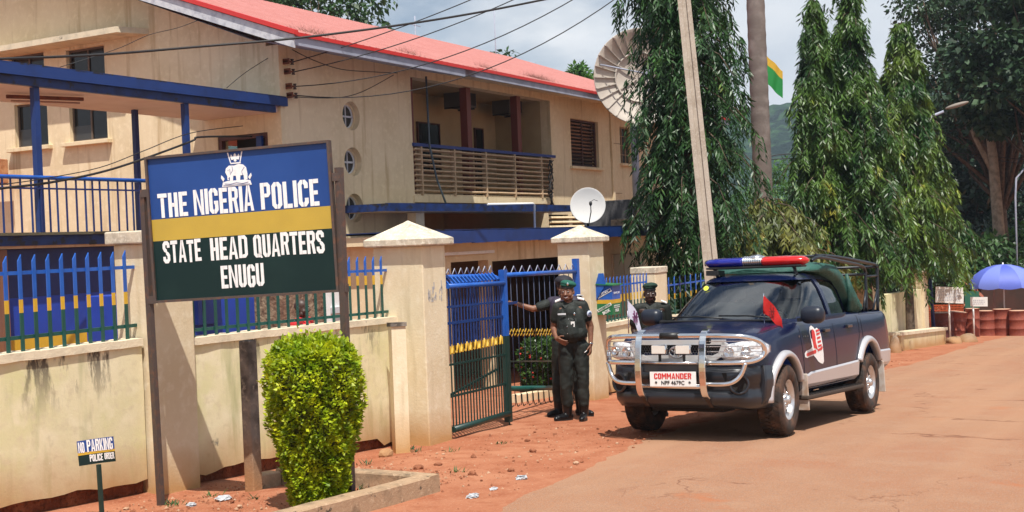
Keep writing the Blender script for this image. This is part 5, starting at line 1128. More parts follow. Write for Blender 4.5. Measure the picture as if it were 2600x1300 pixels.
def litter(label, x, y, s_, seed):
    bm = bmesh.new(); bmesh.ops.create_icosphere(bm, subdivisions=3, radius=1); vs = []
    for v in bm.verts:
        n_ = noise.noise_vector(v.co*2.1+Vector((seed*7.7,0,0))); p = v.co+n_*.75; vs.append((x+p.x*s_, y+p.y*s_*.8, gz(x,y)+max(-.004, p.z*s_*.38+s_*.1)))
    fs = [[v.index for v in f.verts] for f in bm.faces]; bm.free(); q = MB(); q.add(vs, fs, M_litter, False); tag(q.build('plastic_bag'), label, 'litter', 'plastic litter')
litter('white crumpled plastic bag, farthest of the three scraps along the road edge', 9.02, 5.03, .055, 1); litter('crumpled plastic bag nearest the bottom edge, beside the road', 8.08, 4.95, .05, 2); litter('flattened pale plastic scrap between the two bags by the road', 8.45, 4.98, .035, 3); litter('crumpled white bag on the soil between sign post and concrete post', 7.25, 6.75, .06, 4); litter('small plastic scrap in front of the sign post bed', 6.95, 6.80, .04, 5); litter('small white paper inside the kerbed bed right of the bush', 7.75, 5.9, .018, 6)

# ================================================================== UTILITY POLE, WIRES, LAMPS
up_ = thing('utility_pole', 'tall leaning concrete utility pole behind the pickup', 'pole', (20.02, 7.15, gz(20,7.15)))
q = MB(); a = Vector((20.02,7.13,-1.2)); b = Vector((19.86,7.72,8.6)); 
for (wd_, tk_, off) in ((.25,.10,0),):
    n = 24; rings = []
    for i in range(n+1):
        t = i/n; c_ = a.lerp(b, t); w1 = (.135-.035*t); d1_ = .10-.02*t; g_ = .035
        vx = Vector((.35,-.94,0)); vy = Vector((.94,.35,0))
        rings.append([c_+vx*px*w1+vy*py*d1_ for px, py in ((-1,-1),(-.35,-1),(-.30,-.62),(.30,-.62),(.35,-1),(1,-1),(1,1),(-1,1))])
    q.loft(rings, M_poleconc, smooth=False)
q.build('shaft', up_)
def wire(label, a, b, sag, r, nm='overhead_wire', grp='overhead wires', n=20): q = MB(); q.tube(catenary(a, b, sag, n), r, M_wire, 6); return tag(q.build(nm), label, 'wire', grp)
ends = [(26.5,12.6,10.4),(27.2,12.0,10.2),(28.2,11.4,10.0),(29.6,10.5,9.9)]
for k, (p, z, sg_) in enumerate(zip(INS, (7.35,7.1,6.8,6.45), (.25,.35,.6,.8))):
    wire('overhead wire from the '+['topmost','second','third','lowest'][k]+' insulator bracket up to the utility pole', p, (19.88, 7.60, z), sg_, .009)
def spline(pts, n=6):
    P_ = [Vector(p) for p in pts]; out = []
    for i in range(len(P_)-1):
        p0 = P_[max(i-1,0)]; p1 = P_[i]; p2 = P_[i+1]; p3 = P_[min(i+2,len(P_)-1)]
        for k in range(n):
            t = k/n; out.append(.5*((2*p1)+(-p0+p2)*t+(2*p0-5*p1+4*p2-p3)*t*t+(-p0+3*p1-3*p2+p3)*t**3))
    out.append(P_[-1]); return out
def cable(label, pts, r, grp='overhead wires'): q = MB(); q.tube(spline(pts), r, M_wire, 7); return tag(q.build('overhead_cable'), label, 'cable', grp)
cable('thick black cable crossing the roof from the left edge to the utility pole', [(8.59, 11.58, 3.74), (9.16, 11.54, 3.81), (10.51, 11.45, 4.0), (11.77, 11.05, 4.2), (12.75, 10.28, 4.34), (13.99, 9.48, 4.58), (15.31, 8.97, 4.88), (16.56, 8.51, 5.2), (18.14, 8.02, 5.61), (19.75, 7.55, 6.02)], .016)
cable('thick black cable sagging behind the walkway railing to the gable wall corner', [(9.91, 13.04, 2.41), (10.39, 13.21, 2.48), (11.38, 13.49, 2.59), (12.43, 13.66, 2.77), (13.32, 13.71, 3.0), (14.36, 13.72, 3.32), (14.66, 13.8, 3.41), (16.8, 14.6, 3.6)], .017)
cable('thin cable running just above the thick one behind the walkway posts', [(9.96, 12.95, 2.48), (11.19, 13.42, 2.63), (12.43, 13.66, 2.84), (13.33, 13.71, 3.12), (14.36, 13.72, 3.45), (16.8, 14.8, 3.8)], .007)
cable('thin loose wire looping up the gable wall above the walkway canopy', [(13.94, 16.13, 4.69), (14.76, 15.71, 5.03), (15.77, 15.95, 5.43), (16.03, 15.49, 5.54), (16.28, 15.06, 5.71)], .006)
cable('short thin wire on the gable wall near the roof corner', [(16.41, 14.79, 4.44), (16.67, 14.54, 4.73), (17.04, 14.05, 5.1)], .006)
cable('wire sagging below the eave from the corner to the balcony', [(17.23, 13.95, 5.12), (17.53, 13.72, 4.94), (18.29, 13.68, 4.85), (19.4, 13.75, 4.92), (20.46, 13.91, 5.02)], .008)
cable('lower wire drooping across the facade from the insulators to the balcony corner', [(17.08, 13.89, 4.26), (18.17, 13.79, 4.32), (19.03, 13.79, 4.50), (20.22, 13.84, 4.95)], .008)
cable('upper pale wire in the distance at the right edge', [(48.94, 15.01, 4.58), (49.5, 14.01, 4.63), (52.04, 9.47, 4.52), (53.98, 5.99, 4.01)], .02)
cable('lower pale wire in the distance at the right edge', [(48.94, 15.3, 4.45), (52.03, 9.47, 4.39), (53.97, 5.99, 3.84)], .02)
# ================================================================== FAR RIGHT: STREET FURNITURE
st = thing('street_lamp', 'street lamp head on a slanting arm behind the drooping trees', 'lamp', (45.5, 8.6, gz(45,8)))
q = MB(); q.tube([(44.9,9.2,-2.6),(44.95,9.15,4.6),(45.1,8.4,5.2),(45.3,7.6,5.5)], .05, M_fasciablue, 8); q.build('arm', st)
q = MB(); q.ell((0,0,0), (.42,.12,.08), mat('lamp_head_grey',(.20,.17,.14),.6), 14, 8, M=Matrix.Translation((45.33,7.15,5.68)) @ Matrix.Rotation(rad(-72),4,'Z') @ Matrix.Rotation(rad(-14),4,'Y')); q.build('lamp_head', st)
st = thing('street_lamp', 'grey curved street lamp pole at the right edge', 'lamp', (48.6, 5.4, gz(48,5)))
q = MB(); q.tube([(48.4,5.75,-2.6),(48.35,5.7,2.4),(48.4,5.65,3.1),(48.5,5.35,3.45),(48.7,4.6,3.55)], .035, M_fasciablue, 8); q.build('pole', st)
q = MB(); q.ell((48.75,4.4,3.53), (.15,.4,.07), M_poleconc, 12, 6); q.build('lamp_head', st)
fl = thing('flag', 'green, yellow and blue flag drooping beside the palm trunk', 'flag', (37.6, 11.6, 6.9))
q = MB(); n1_, n2_ = 10, 16; vs = []
for i in range(n1_+1):
    for j in range(n2_+1):
        s_ = i/n1_; t = j/n2_; w_ = .95; p = Vector((37.5, 11.55, 7.05))+Vector((.18,-.42,-.50))*t*w_*1.15+Vector((-.02,.05,-1))*s_*.85+Vector((.8,.5,0))*.05*math.sin(t*9+s_*2); vs.append(p)
for i in range(n1_):
    m = [M_blue, M_yellow, mat('flag_green',(.01,.22,.04),.6)][1 if i < 3 else 2]
    q.add([vs[i*(n2_+1)+j] for j in range(n2_+1)]+[vs[(i+1)*(n2_+1)+j] for j in range(n2_+1)], [(j,j+1,n2_+2+j,n2_+1+j) for j in range(n2_)], m, True)
q.build('cloth', fl); q = MB(); q.tube([(37.52,11.58,-2),(37.48,11.6,7.3)], .03, M_white, 8); q.build('pole', fl)
# drums
M_drum = mat('drum_rust', (.27,.06,.035), .75, var=[(4,(.20,.045,.03),.42,.65),(20,(.34,.11,.06),.55,.72)], streak=(8,(.36,.16,.10),.64,.2), bump=(30,.003)); M_drumtop = mat('drum_dust', (.50,.30,.20), .9)
def drum(label, px, dist, tilt=0, h=.88, r=.29, sink=.05, m=None):
    x, y = far(px, dist); z = gz(x, y)-sink; t = thing('oil_drum', label, 'drum', (x, y, z), 'rusty oil drums', rot=(tilt,0,0)); t['_o'] = (0,0,0)
    prof = [(.01,0),(r,0),(r+.01,.01),(r,.03),(r,h*.31),(r+.014,h*.33),(r,h*.35),(r,h*.64),(r+.014,h*.66),(r,h*.68),(r,h-.02),(r+.012,h-.01),(r+.01,h),(r-.01,h-.003)]
    q = MB(); q.lathe(prof, (0,0,0), (0,0,1), m or M_drum, 24); q.build('barrel', t, world=False); q = MB(); q.lathe([(.001,h+.012),(r-.02,h-.002)], (0,0,0), (0,0,1), M_drumtop, 24, smooth=False); q.build('lid', t, world=False); return t
drum('rusty oil drum directly in front of the small white board', 2500, 43.5); drum('taller rusty oil drum, second from the small white board', 2538, 43.5, h=.93); drum('rusty oil drum cut by the right edge of the picture', 2579, 43.2)
drum('rusty drum half hidden behind the small white board post', 2463, 42.6, h=.97, r=.22); drum('rusty oil drum leaning over under the white notice board', 2418, 42.4, .12); drum('dark brown rusty drum standing right of the blue pole', 2386, 42.2, 0, r=.36, h=.85, m=mat('drum_dark',(.16,.045,.035),.8,var=(3,(.11,.03,.025),.4,.6)))
drum('rusty oil drum with dull red side behind the row near the umbrella', 2610, 44)
# notice boards
def board(label, px0, px1, dist, zc, h, tilt, rows, post_x=.5, scrib=0):
    x0, y0 = far(px0, dist); x1, y1 = far(px1, dist); c_ = Vector(((x0+x1)/2, (y0+y1)/2, zc)); W__ = math.hypot(x1-x0, y1-y0); d = Vector((x1-x0, y1-y0, 0)).normalized(); rot = Matrix.Rotation(tilt, 4, 'Z')
    t = thing('notice_board', label, 'sign', (c_.x, c_.y, gz(c_.x, c_.y)), 'white notice boards'); Mb = frame(c_, d, (0,0,1)) @ rot
    q = MB(); q.box(-W__/2, W__/2, -h/2, h/2, -.02, .02, M_white, M=Mb); q.build('board', t)
    q = MB(); rr = random.Random(rows)
    for k in range(rows):
        y = h/2-.10-(h-.18)*k/max(1, rows-1); x = -W__/2+.08
        while x < W__/2-.12: l_ = rr.uniform(.02,.07); q.box(x, x+l_, y-.010, y+.010, .021, .024, mat('ink_grey',(.35,.37,.45),.6), M=Mb); x += l_+.02
    q.build('small_print', t)
    q = MB(); p = c_+d*(post_x-.5)*W__+Vector((0,0,-h*.4)); q.tube([(p.x+.03, p.y+.03, p.z+.2), (p.x+.03, p.y+.03, gz(p.x,p.y)-.1)], .028, M_white, 8); q.build('post', t); return t
board('large tilted white notice board covered in small print by the blue pole', 2371, 2443, 40.5, -.70, .50, -.06, 8, .5)
board('small white board on a white post behind the oil drums', 2459, 2503, 42.0, -1.02, .30, -.02, 3, .2)
x_, y_ = far(2366, 41.5); q = MB(); q.tube([(x_-.12, y_+.12, 1.0), (x_, y_, gz(x_,y_)-.2)], .055, M_blue, 10); tag(q.build('blue_pole'), 'leaning blue steel pole left of the large white notice board', 'pole')
# orange net fence
M_net = mat('net_orange', (.55,.10,.03), .7); nf = thing('safety_net_fence', 'torn orange net fence behind the blue pole', 'fence', (44,7.8,gz(44,8)))
q = MB(); xA, yA = far(2352, 43.5); xB, yB = far(2440, 43.5); a = Vector((xA,yA,0)); b = Vector((xB,yB,0))
for k in range(26): p = a.lerp(b, k/25); z = gz(p.x,p.y); q.bar((p.x,p.y,z), (p.x,p.y,z+1.05), .02, .01, M_net, up=(1,0,0))
for k in range(13): z0_ = .05+k*.08; q.bar((a.x,a.y,gz(a.x,a.y)+z0_), (b.x,b.y,gz(b.x,b.y)+z0_), .01, .025, M_net)
q.build('net', nf); q = MB(); q.bbox(min(a.x,b.x)+.5, max(a.x,b.x)+1.0, 5.5, 8.8, -3, -1.45, .05, M_brown) if False else q.bar((xA+.3,yA+.3,-3), (xA+.3,yA+.3,-1.2), .08, .08, M_brown, up=(1,0,0)); q.build('stake', nf)
# umbrella and stall
x_, y_ = far(2545, 44.5); um = thing('market_umbrella', 'blue market umbrella with pale scalloped edge above the oil drums', 'umbrella', (x_, y_, gz(x_,y_)))
n = 10; R_ = 1.13; zt = .08; zr = -.58; M_umb = mat('umbrella_blue', (.09,.13,.52), .6, var=(2,(.07,.10,.44),.4,.7)); M_umb2 = mat('umbrella_blue_pale', (.16,.21,.62), .6)
for k in range(n):
    a0 = 2*math.pi*k/n; a1 = 2*math.pi*(k+1)/n; q = MB(); rows = 6; vs = []
    for i in range(rows+1):
        t = i/rows; r_ = R_*math.sin(t*1.35)/math.sin(1.35); z = zr+(zt-zr)*(math.cos(t*1.35)-math.cos(1.35))/(1-math.cos(1.35))
        for j in range(5): a = a0+(a1-a0)*j/4; bow = 1-.05*math.sin(math.pi*j/4)*t; vs.append((x_+math.cos(a)*r_*bow, y_+math.sin(a)*r_*bow, z))
    for j in range(5): a = a0+(a1-a0)*j/4; bow = 1-.05*math.sin(math.pi*j/4); vs.append((x_+math.cos(a)*R_*bow*1.01, y_+math.sin(a)*R_*bow*1.01, zr-.10-.05*math.sin(math.pi*j/4)))
    q.add(vs, [(i*5+j, i*5+j+1, (i+1)*5+j+1, (i+1)*5+j) for i in range(rows+1) for j in range(4)], M_umb if k % 2 else M_umb2, True); q.build('canopy_panel', um)
q = MB(); q.tube([(x_, y_, gz(x_,y_)), (x_, y_, zt+.06)], .022, M_white, 8); q.build('pole', um)
stl = thing('market_stall', 'dark timber stall with orange awning corner behind the umbrella', 'stall', (x_+1.5, y_, gz(x_+1.5,y_)))
x0s, y0s = far(2478, 47.5); x1s, y1s = far(2640, 47.5)
q = MB(); q.bar((x0s,y0s,-1.75), (x1s,y1s,-1.75), .5, 1.9, mat('stall_dark',(.045,.025,.018),.9,var=(2,(.08,.03,.02),.4,.7)), up=(0,0,1)); q.build('counter', stl)
q = MB(); q.prism([(x0s,y0s+.2,-.45),(x0s+.3,y0s-.6,-.85),(x0s-.3,y0s-.2,-1.2),(x0s-.5,y0s+.5,-.5)], (.02,.02,.03), mat('awning_orange',(.30,.09,.05),.8)); q.build('awning', stl)
q = MB()
for px in (2475, 2520, 2600): a_, b_ = far(px, 46.8); q.bar((a_,b_,-3), (a_,b_,-.6), .06, .06, M_brown, up=(1,0,0))
q.build('posts', stl)
x0s, y0s = far(2445, 46.5); x1s, y1s = far(2482, 46.5); q = MB(); q.bar((x0s,y0s,-1.3), (x1s,y1s,-1.3), .1, .75, mat('green_stall', (.03,.14,.09), .6)); tag(q.build('green_counter'), 'green painted counter behind the two notice boards', 'counter')
x0s, y0s = far(2420, 43); x1s, y1s = far(2475, 43.0); q = MB(); q.bar((x0s,y0s,-2.15), (x1s,y1s,-2.2), .05, .75, mat('sheet_grey', (.20,.15,.13), .8)); tag(q.build('sheet_metal'), 'dull grey sheet leaning between the rusty drums', 'sheet')
# ================================================================== PICKUP TRUCK  (x forward from the front axle, y to its left, z up)
TO = Vector((12.56, 4.63, -.608)); TR = Matrix.Translation(TO) @ Matrix.Rotation(3.095, 4, 'Z') @ Matrix.Rotation(-.060, 4, 'Y') @ Matrix.Rotation(.014, 4, 'X')
tr = bpy.data.objects.new('pickup_truck', None); COL.objects.link(tr); tr.matrix_world = TR
tag(tr, 'dark blue double cab police pickup with silver flares, chrome bull bar and roof light bar', 'pickup truck')
def tb(mb, name, parent=None): return mb.build(name, parent or tr, world=False)
M_body = mat('truck_navy', (.003,.007,.036), .26, coat=.25, spec=.3); M_silver = mat('truck_silver', (.55,.54,.56), .35, metal=.35, coat=.4)
M_bump = mat('bumper_dark', (.016,.018,.024), .32, coat=.3); M_under = mat('underbody', (.012,.010,.009), .9)
M_dusty = mat('dusty_black', (.05,.032,.022), .8)
def glassmat(name, tint, gl=.10):
    if name in _mats: return _mats[name]
    m = bpy.data.materials.new(name); m.use_nodes = True; _mats[name] = m; nt = m.node_tree; nt.nodes.clear(); lk = nt.links.new
    o = nt.nodes.new('ShaderNodeOutputMaterial'); t = nt.nodes.new('ShaderNodeBsdfTransparent'); t.inputs[0].default_value = (*tint,1); g = nt.nodes.new('ShaderNodeBsdfGlossy'); g.inputs['Roughness'].default_value = .01
    f = nt.nodes.new('ShaderNodeFresnel'); f.inputs[0].default_value = 1.52; a = nt.nodes.new('ShaderNodeMath'); a.operation = 'MULTIPLY_ADD'; a.inputs[1].default_value = 1.2; a.inputs[2].default_value = gl; lk(f.outputs[0], a.inputs[0])
    x = nt.nodes.new('ShaderNodeMixShader'); lk(a.outputs[0], x.inputs[0]); lk(t.outputs[0], x.inputs[1]); lk(g.outputs[0], x.inputs[2]); lk(x.outputs[0], o.inputs['Surface']); return m
M_wind = glassmat('windscreen_glass', (.88,.92,.91), .15); M_side = glassmat('tinted_glass', (.20,.24,.24), .06); M_lens = glassmat('clear_lens', (.92,.93,.95), .05)
# body shell
def sect(x, zb, zt, w_, nose=1):
    h = zt-zb
    half = [(w_*.93, zb), (w_*.985, zb+.05), (w_, zb+.20*h), (w_*1.0, zb+.42*h), (w_*.985, zb+.62*h), (w_*.965, zb+.80*h), (w_*.94, zt-.07), (w_*.90, zt-.025), (w_*.82, zt-.002), (w_*.62, zt+.012), (w_*.3, zt+.022)]
    return [(x, y, z) for y, z in half]+[(x, 0, zt+.025)]+[(x, -y, z) for y, z in reversed(half)]+[(x, 0, zb)]
st_ = [(.80,.62,.90,.56),(.785,.58,.97,.64),(.72,.54,1.015,.72),(.60,.50,1.06,.795),(.42,.46,1.10,.84),(.2,.44,1.135,.862),(0,.43,1.16,.868),(-.25,.42,1.185,.872),(-.42,.41,1.20,.872),(-.6,.41,1.205,.870),(-1.1,.41,1.225,.870),(-1.72,.42,1.245,.870),(-2.4,.43,1.262,.868),(-2.86,.44,1.268,.866),(-3.1,.45,1.27,.866),(-3.6,.47,1.28,.862),(-4.0,.50,1.285,.855),(-4.14,.52,1.285,.845),(-4.16,.54,1.27,.835)]
mb = MB(); mb.loft([sect(*s) for s in st_], M_body, smooth=True)
cut = MB(); 
for xw in (0, -3.085):
    for s_ in (-1, 1): cut.lathe([(.001,0),(.44+(.05 if xw < -1 else 0),0),(.44+(.05 if xw < -1 else 0),.42),(.001,.42)], (xw, s_*.56, .40), (0,s_,0), M_under, 40, smooth=False)
cut.box(-4.08, -2.93, -.74, .74, .72, 1.6, M_under); cut.box(-2.72, -.52, -.70, .70, .60, 1.6, M_under)
def boolean(mb, cutters, smooth_angle=True):
    o = mb.build('tmpA'); cs = []
    for c in cutters:
        co = c.build('tmpB'); cs.append(co); md = o.modifiers.new('b', 'BOOLEAN'); md.operation = 'DIFFERENCE'; md.object = co; md.solver = 'EXACT'; md.use_self = True
        try: md.material_mode = 'TRANSFER'
        except Exception: pass
    dg = bpy.context.evaluated_depsgraph_get(); dg.update(); me = bpy.data.meshes.new_from_object(o.evaluated_get(dg), depsgraph=dg)
    for c in cs: bpy.data.objects.remove(c)
    bpy.data.objects.remove(o); return me
me = boolean(mb, [cut]); me.set_sharp_from_angle(angle=rad(32)); link_mesh('body', me, tr)
# cab
def ring(z, xf, xr, w_, n=48, p=5.0, bow=.10):
    cx, a = (xf+xr)/2, (xf-xr)/2; out = []
    for k in range(n):
        th = 2*math.pi*k/n; c_, s_ = math.cos(th), math.sin(th); px = math.copysign(abs(c_)**(2/p), c_); py = math.copysign(abs(s_)**(2/p), s_)
        x = cx+a*px; y = w_*py
        if px > 0: x -= bow*(py**2)*px
        else: x += bow*.4*(py**2)*(-px)
        out.append((x, y, z))
    return out
CR = [(1.12,-.24,-2.90,.805),(1.22,-.37,-2.885,.805),(1.40,-.66,-2.82,.755),(1.55,-.91,-2.75,.700),(1.655,-1.10,-2.66,.640),(1.70,-1.20,-2.60,.590),(1.735,-1.34,-2.50,.53),(1.752,-1.55,-2.3,.42),(1.758,-1.8,-2.1,.2)]
outer = MB(); outer.loft([ring(*r) for r in CR], M_body, smooth=True)
inner = MB(); inner.loft([ring(z-(.0 if i else .1), xf-.055, xr+.055, w_-.05) for i, (z, xf, xr, w_) in enumerate(CR[:6])]+[ring(1.715,-1.36,-2.45,.50)], mat('cab_lining',(.16,.15,.14),.9), smooth=False)
wc = MB(); wc.prism([(.2,-.745,1.215),(.2,.745,1.215),(.2,.575,1.655),(.2,-.575,1.655)], (-1.75,0,0), M_body)
wc2 = MB(); wc2.prism([(-.60,-1,1.235),(-.93,-1,1.56),(-1.06,-1,1.635),(-1.16,-1,1.655),(-1.66,-1,1.67),(-1.70,-1,1.25)], (0,2,0), M_body)
wc3 = MB(); wc3.prism([(-1.81,-1,1.255),(-1.77,-1,1.67),(-2.40,-1,1.655),(-2.52,-1,1.60),(-2.66,-1,1.27)], (0,2,0), M_body)
wc4 = MB(); wc4.prism([(-3.1,-.62,1.30),(-3.1,.62,1.30),(-3.1,.52,1.60),(-3.1,-.52,1.60)], (.7,0,0), M_body)
me = boolean(outer, [inner, wc, wc2, wc3, wc4]); me.set_sharp_from_angle(angle=rad(35)); link_mesh('cab', me, tr)
# panes: the same curved shell just inside the openings
R2 = [ring(z, xf-.022, xr+.022, w_-.018) for z, xf, xr, w_ in CR[:6]]; nn = 48
def pane(name, test, m):
    q = MB(); vs = [p for r in R2 for p in r]; fs = []
    for i in range(5):
        for k in range(nn):
            f = (i*nn+k, i*nn+(k+1) % nn, (i+1)*nn+(k+1) % nn, (i+1)*nn+k); c = sum((Vector(vs[j]) for j in f), Vector())/4
            if test(c): fs.append(f)
    q.add(vs, fs, m, True); me = q.mesh(name); bm = bmesh.new(); bm.from_mesh(me); bmesh.ops.delete(bm, geom=[v for v in bm.verts if not v.link_faces], context='VERTS'); bm.to_mesh(me); bm.free()
    o = bpy.data.objects.new(name, me); COL.objects.link(o); o.parent = tr; return o
pane('windscreen', lambda c: c.x > -1.5 and abs(c.y) < .76-.36*(c.z-1.2), M_wind)
for s_ in (1, -1):
    pane('side_window', lambda c: c.y*s_ > .45 and -1.735 < c.x < -.55, M_side); pane('side_window', lambda c: c.y*s_ > .45 and -2.72 < c.x < -1.735, M_side)
pane('rear_window', lambda c: c.x < -2.4 and abs(c.y) < .66, M_side)
# black window surrounds and wipers, door gaps
q = MB()
def side(x, z, s_, out=.004):                        # point on the flank
    for a, b in zip(st_, st_[1:]):
        if b[0] <= x <= a[0]:
            t = (a[0]-x)/(a[0]-b[0]); zb = a[1]+(b[1]-a[1])*t; zt = a[2]+(b[2]-a[2])*t; w_ = a[3]+(b[3]-a[3])*t; break
    h = zt-zb; P_ = [(0,.93),(.05/h,.985),(.20,1),(.42,1),(.62,.985),(.80,.965),((h-.07)/h,.94),((h-.025)/h,.90),(1,.82)]; u = (z-zb)/h
    for (u0, k0), (u1, k1) in zip(P_, P_[1:]):
        if u0 <= u <= u1: return Vector((x, s_*(w_*(k0+(k1-k0)*(u-u0)/(u1-u0))+out), z))
    return Vector((x, s_*(w_+out), z))
for s_ in (1, -1):
    for ln in ([(-.56,.50),(-.54,1.19)],[(-1.735,.47),(-1.735,1.235)],[(-2.50,.62),(-2.62,.80),(-2.76,1.0),(-2.79,1.255)],[(-2.90,.60),(-2.90,1.26)],[(-.56,.50),(-1.735,.48)],[(-1.735,.48),(-2.42,.50)],[(-.28,1.165),(.1,1.13),(.45,1.08)],[(-2.95,1.235),(-4.1,1.245)]):
        for a, b in zip(ln, ln[1:]):
            n = 8
            for i in range(n):
                pa = side(a[0]+(b[0]-a[0])*i/n, a[1]+(b[1]-a[1])*i/n, s_, .0005); pb = side(a[0]+(b[0]-a[0])*(i+1)/n, a[1]+(b[1]-a[1])*(i+1)/n, s_, .0005); q.bar(pa, pb, .004, .006, M_under, up=(0,s_,0))
tb(q, 'panel_gaps')
for s_ in (1, -1):
    q = MB()
    for x, z in ((-1.40,1.07),(-2.30,1.10)):
        c = side(x, z, s_, .02); q.bbox(c.x-.10, c.x+.09, c.y-.018, c.y+.018, c.z-.018, c.z+.018, .008, M_bump); 
    tb(q, 'door_handles')
    q = MB(); vs = []                                   # silver lower cladding
    for i in range(25):
        x = -.50-2.10*i/24; zt = .62+.06*i/24 if i > 2 else .61; vs += [side(x, .445, s_, .002), side(x, .50, s_, .016), side(x, zt-.02, s_, .016), side(x, zt, s_, .002)]
    q.add(vs, [((4*i+a), 4*i+4+a, 4*i+5+a, 4*i+1+a) if s_ > 0 else (4*i+1+a, 4*i+5+a, 4*i+4+a, 4*i+a) for i in range(24) for a in range(3)], M_silver, False); tb(q, 'door_cladding')
    q = MB(); vs = []
    for i in range(7):
        x = -3.60-.54*i/6; vs += [side(x, .56, s_, .003), side(x, .60, s_, .016), side(x, .745-.0*i, s_, .016), side(x, .765, s_, .002)]
    q.add(vs, [((4*i+a), 4*i+4+a, 4*i+5+a, 4*i+1+a) if s_ > 0 else (4*i+1+a, 4*i+5+a, 4*i+4+a, 4*i+a) for i in range(6) for a in range(3)], M_silver, False); tb(q, 'rear_cladding')
    for xw, a0, a1, k_ in ((0,-3,161,.94),(-3.085,30,152,1.07)):    # wheel arch flares: rounded strip that stands proud
        q = MB(); rings = []
        for i in range(37):
            a = rad(a0+(a1-a0)*i/36); ca, sa = math.cos(a), math.sin(a)
            def pt(r, y): return (xw+ca*r*k_, s_*y, .40+sa*r*k_)
            wx = xw+ca*.5; yb = .868 if wx < .3 else .868-(wx-.3)*.17
            rings.append([pt(.455,yb-.05), pt(.455,yb+.030), pt(.465,yb+.044), pt(.505,yb+.038), pt(.525,yb+.012), pt(.53,yb-.05)])
        q.loft(rings, M_silver, smooth=True); tb(q, 'wheel_flare')
    q = MB(); q.bbox(-2.62, -.50, s_*.80-.10 if s_ > 0 else -.93, .93 if s_ > 0 else -.70, .335, .385, .015, M_dusty)
    for i in range(22): q.box(-2.5+i*.09, -2.46+i*.09, s_*.80, s_*.925, .386, .391, M_black)
    for x in (-.8,-2.2): q.box(x-.03, x+.03, s_*.5, s_*.8, .34, .40, M_under)
    tb(q, 'side_step')
    for xw, m in ((-.50, mat('mud_flap_white',(.55,.50,.45),.6,var=(6,(.40,.28,.20),.45,.65))), (-3.56, mat('mud_flap_white',(.55,.50,.45),.6))):
        q = MB(); q.bbox(xw-.012, xw+.012, s_*.80-.12, s_*.80+.12, .22, .62, .006, m, M=Matrix.Translation((xw,0,.6)) @ Matrix.Rotation(.12*1, 4, 'Y') @ Matrix.Translation((-xw,0,-.6))); tb(q, 'mud_flap')
# bumper
q = MB()
bs = []
for y in [-.835,-.79,-.72,-.6,-.4,-.2,0,.2,.4,.6,.72,.79,.835]:
    a = abs(y); xo = .90-.10*(a/.86)**2-(.14 if a > .78 else (.03 if a > .7 else 0))-(.14 if a > .83 else 0); bs.append([(xo-.02,y,.76),(xo+.02,y,.70),(xo+.025,y,.60),(xo-.01,y,.585),(xo-.01,y,.50),(xo+.02,y,.485),(xo+.0,y,.40),(xo-.10,y,.33),(xo-.25,y,.33),(xo-.25,y,.76)])
q.loft(bs, M_bump, smooth=True)
for s_ in (1, -1):                                     # corner return back to the wheel arch
    cr_ = []
    for x in (.60,.55,.50,.46,.44): w_ = .835+(.60-x)*.22; cr_.append([(x, s_*w_, .76),(x, s_*(w_+.012), .60),(x, s_*w_, .44),(x, s_*(w_-.03), .37),(x, s_*.6, .37),(x, s_*.6, .76)])
    q.loft(cr_, M_bump, smooth=True)
tb(q, 'bumper')
for s_ in (1, -1):
    q = MB(); q.lathe([(.075,.0),(.085,.022),(.10,.022),(.105,.0)], (.845, s_*.665, .585), (.93, s_*.36, 0), M_bump, 24); q.lathe([(.001,.004),(.08,.004)], (.845, s_*.665, .585), (.93, s_*.36, 0), M_under, 24); tb(q, 'fog_lamp_recess')
q = MB(); q.box(.60,.885,-.55,.55,.60,.70,M_under); q.box(.30,.62,-.40,.40,.28,.36,M_under); q.box(-3.9,.5,-.42,-.30,.34,.46,M_under); q.box(-3.9,.5,.30,.42,.34,.46,M_under); q.tube([(0,-.7,.36),(0,.7,.36)],.05,M_under,8); q.tube([(-3.085,-.7,.36),(-3.085,.7,.36)],.05,M_under,8); q.ell((-3.085,0,.36),(.16,.17,.16),M_under,10,8)
q.box(-2.5,-.3,-.3,.3,.36,.46,M_under); tb(q, 'underbody')
# grille with honeycomb mesh and chrome surround
M_chsat = mat('chrome_satin', (.66,.66,.67), .38, metal=.45)
q = MB(); gp_ = [(-.50,.985),(.50,.985),(.44,.875),(.30,.80),(-.30,.80),(-.44,.875)]
q.prism([(.800,y,z) for y, z in gp_], (-.03,0,0), M_under)
tb(q, 'grille_backing')
q = MB()
for r in range(8):
    for c in range(-17, 18):
        y = c*.030+(.015 if r % 2 else 0); z = .812+r*.0245
        lim = .46 if z > .87 else .30
        if abs(y) > lim or z > .965: continue
        for k in range(3): a = math.pi/6+math.pi/3*k; b = a+math.pi/3; rr_ = .0165; q.bar((.803,y+rr_*math.cos(a),z+rr_*math.sin(a)), (.803,y+rr_*math.cos(b),z+rr_*math.sin(b)), .004, .004, mat('grille_grey',(.08,.08,.09),.5), up=(1,0,0))
tb(q, 'grille_mesh')
q = MB()
for a, b in (((-.52,1.005),(.52,1.005)),((-.52,1.0),(-.47,.88)),((.52,1.0),(.47,.88)),((-.47,.88),(-.31,.81)),((.47,.88),(.31,.81))): q.bar((.815,*a), (.815,*b), .05, .045, M_chsat, up=(1,0,0))
q.prism([(.835,-.47,.865),(.835,-.40,.80),(.835,.40,.80),(.835,.47,.865),(.835,.30,.872),(.835,-.30,.872)],(-.03,0,0),M_chsat); tb(q, 'grille_surround')
def oval(mb, c, ry, rz, r, m, n=28, x=0): mb.tube([(c[0]+x, c[1]+math.cos(2*math.pi*k/n)*ry, c[2]+math.sin(2*math.pi*k/n)*rz) for k in range(n)], r, m, 6, closed=True)
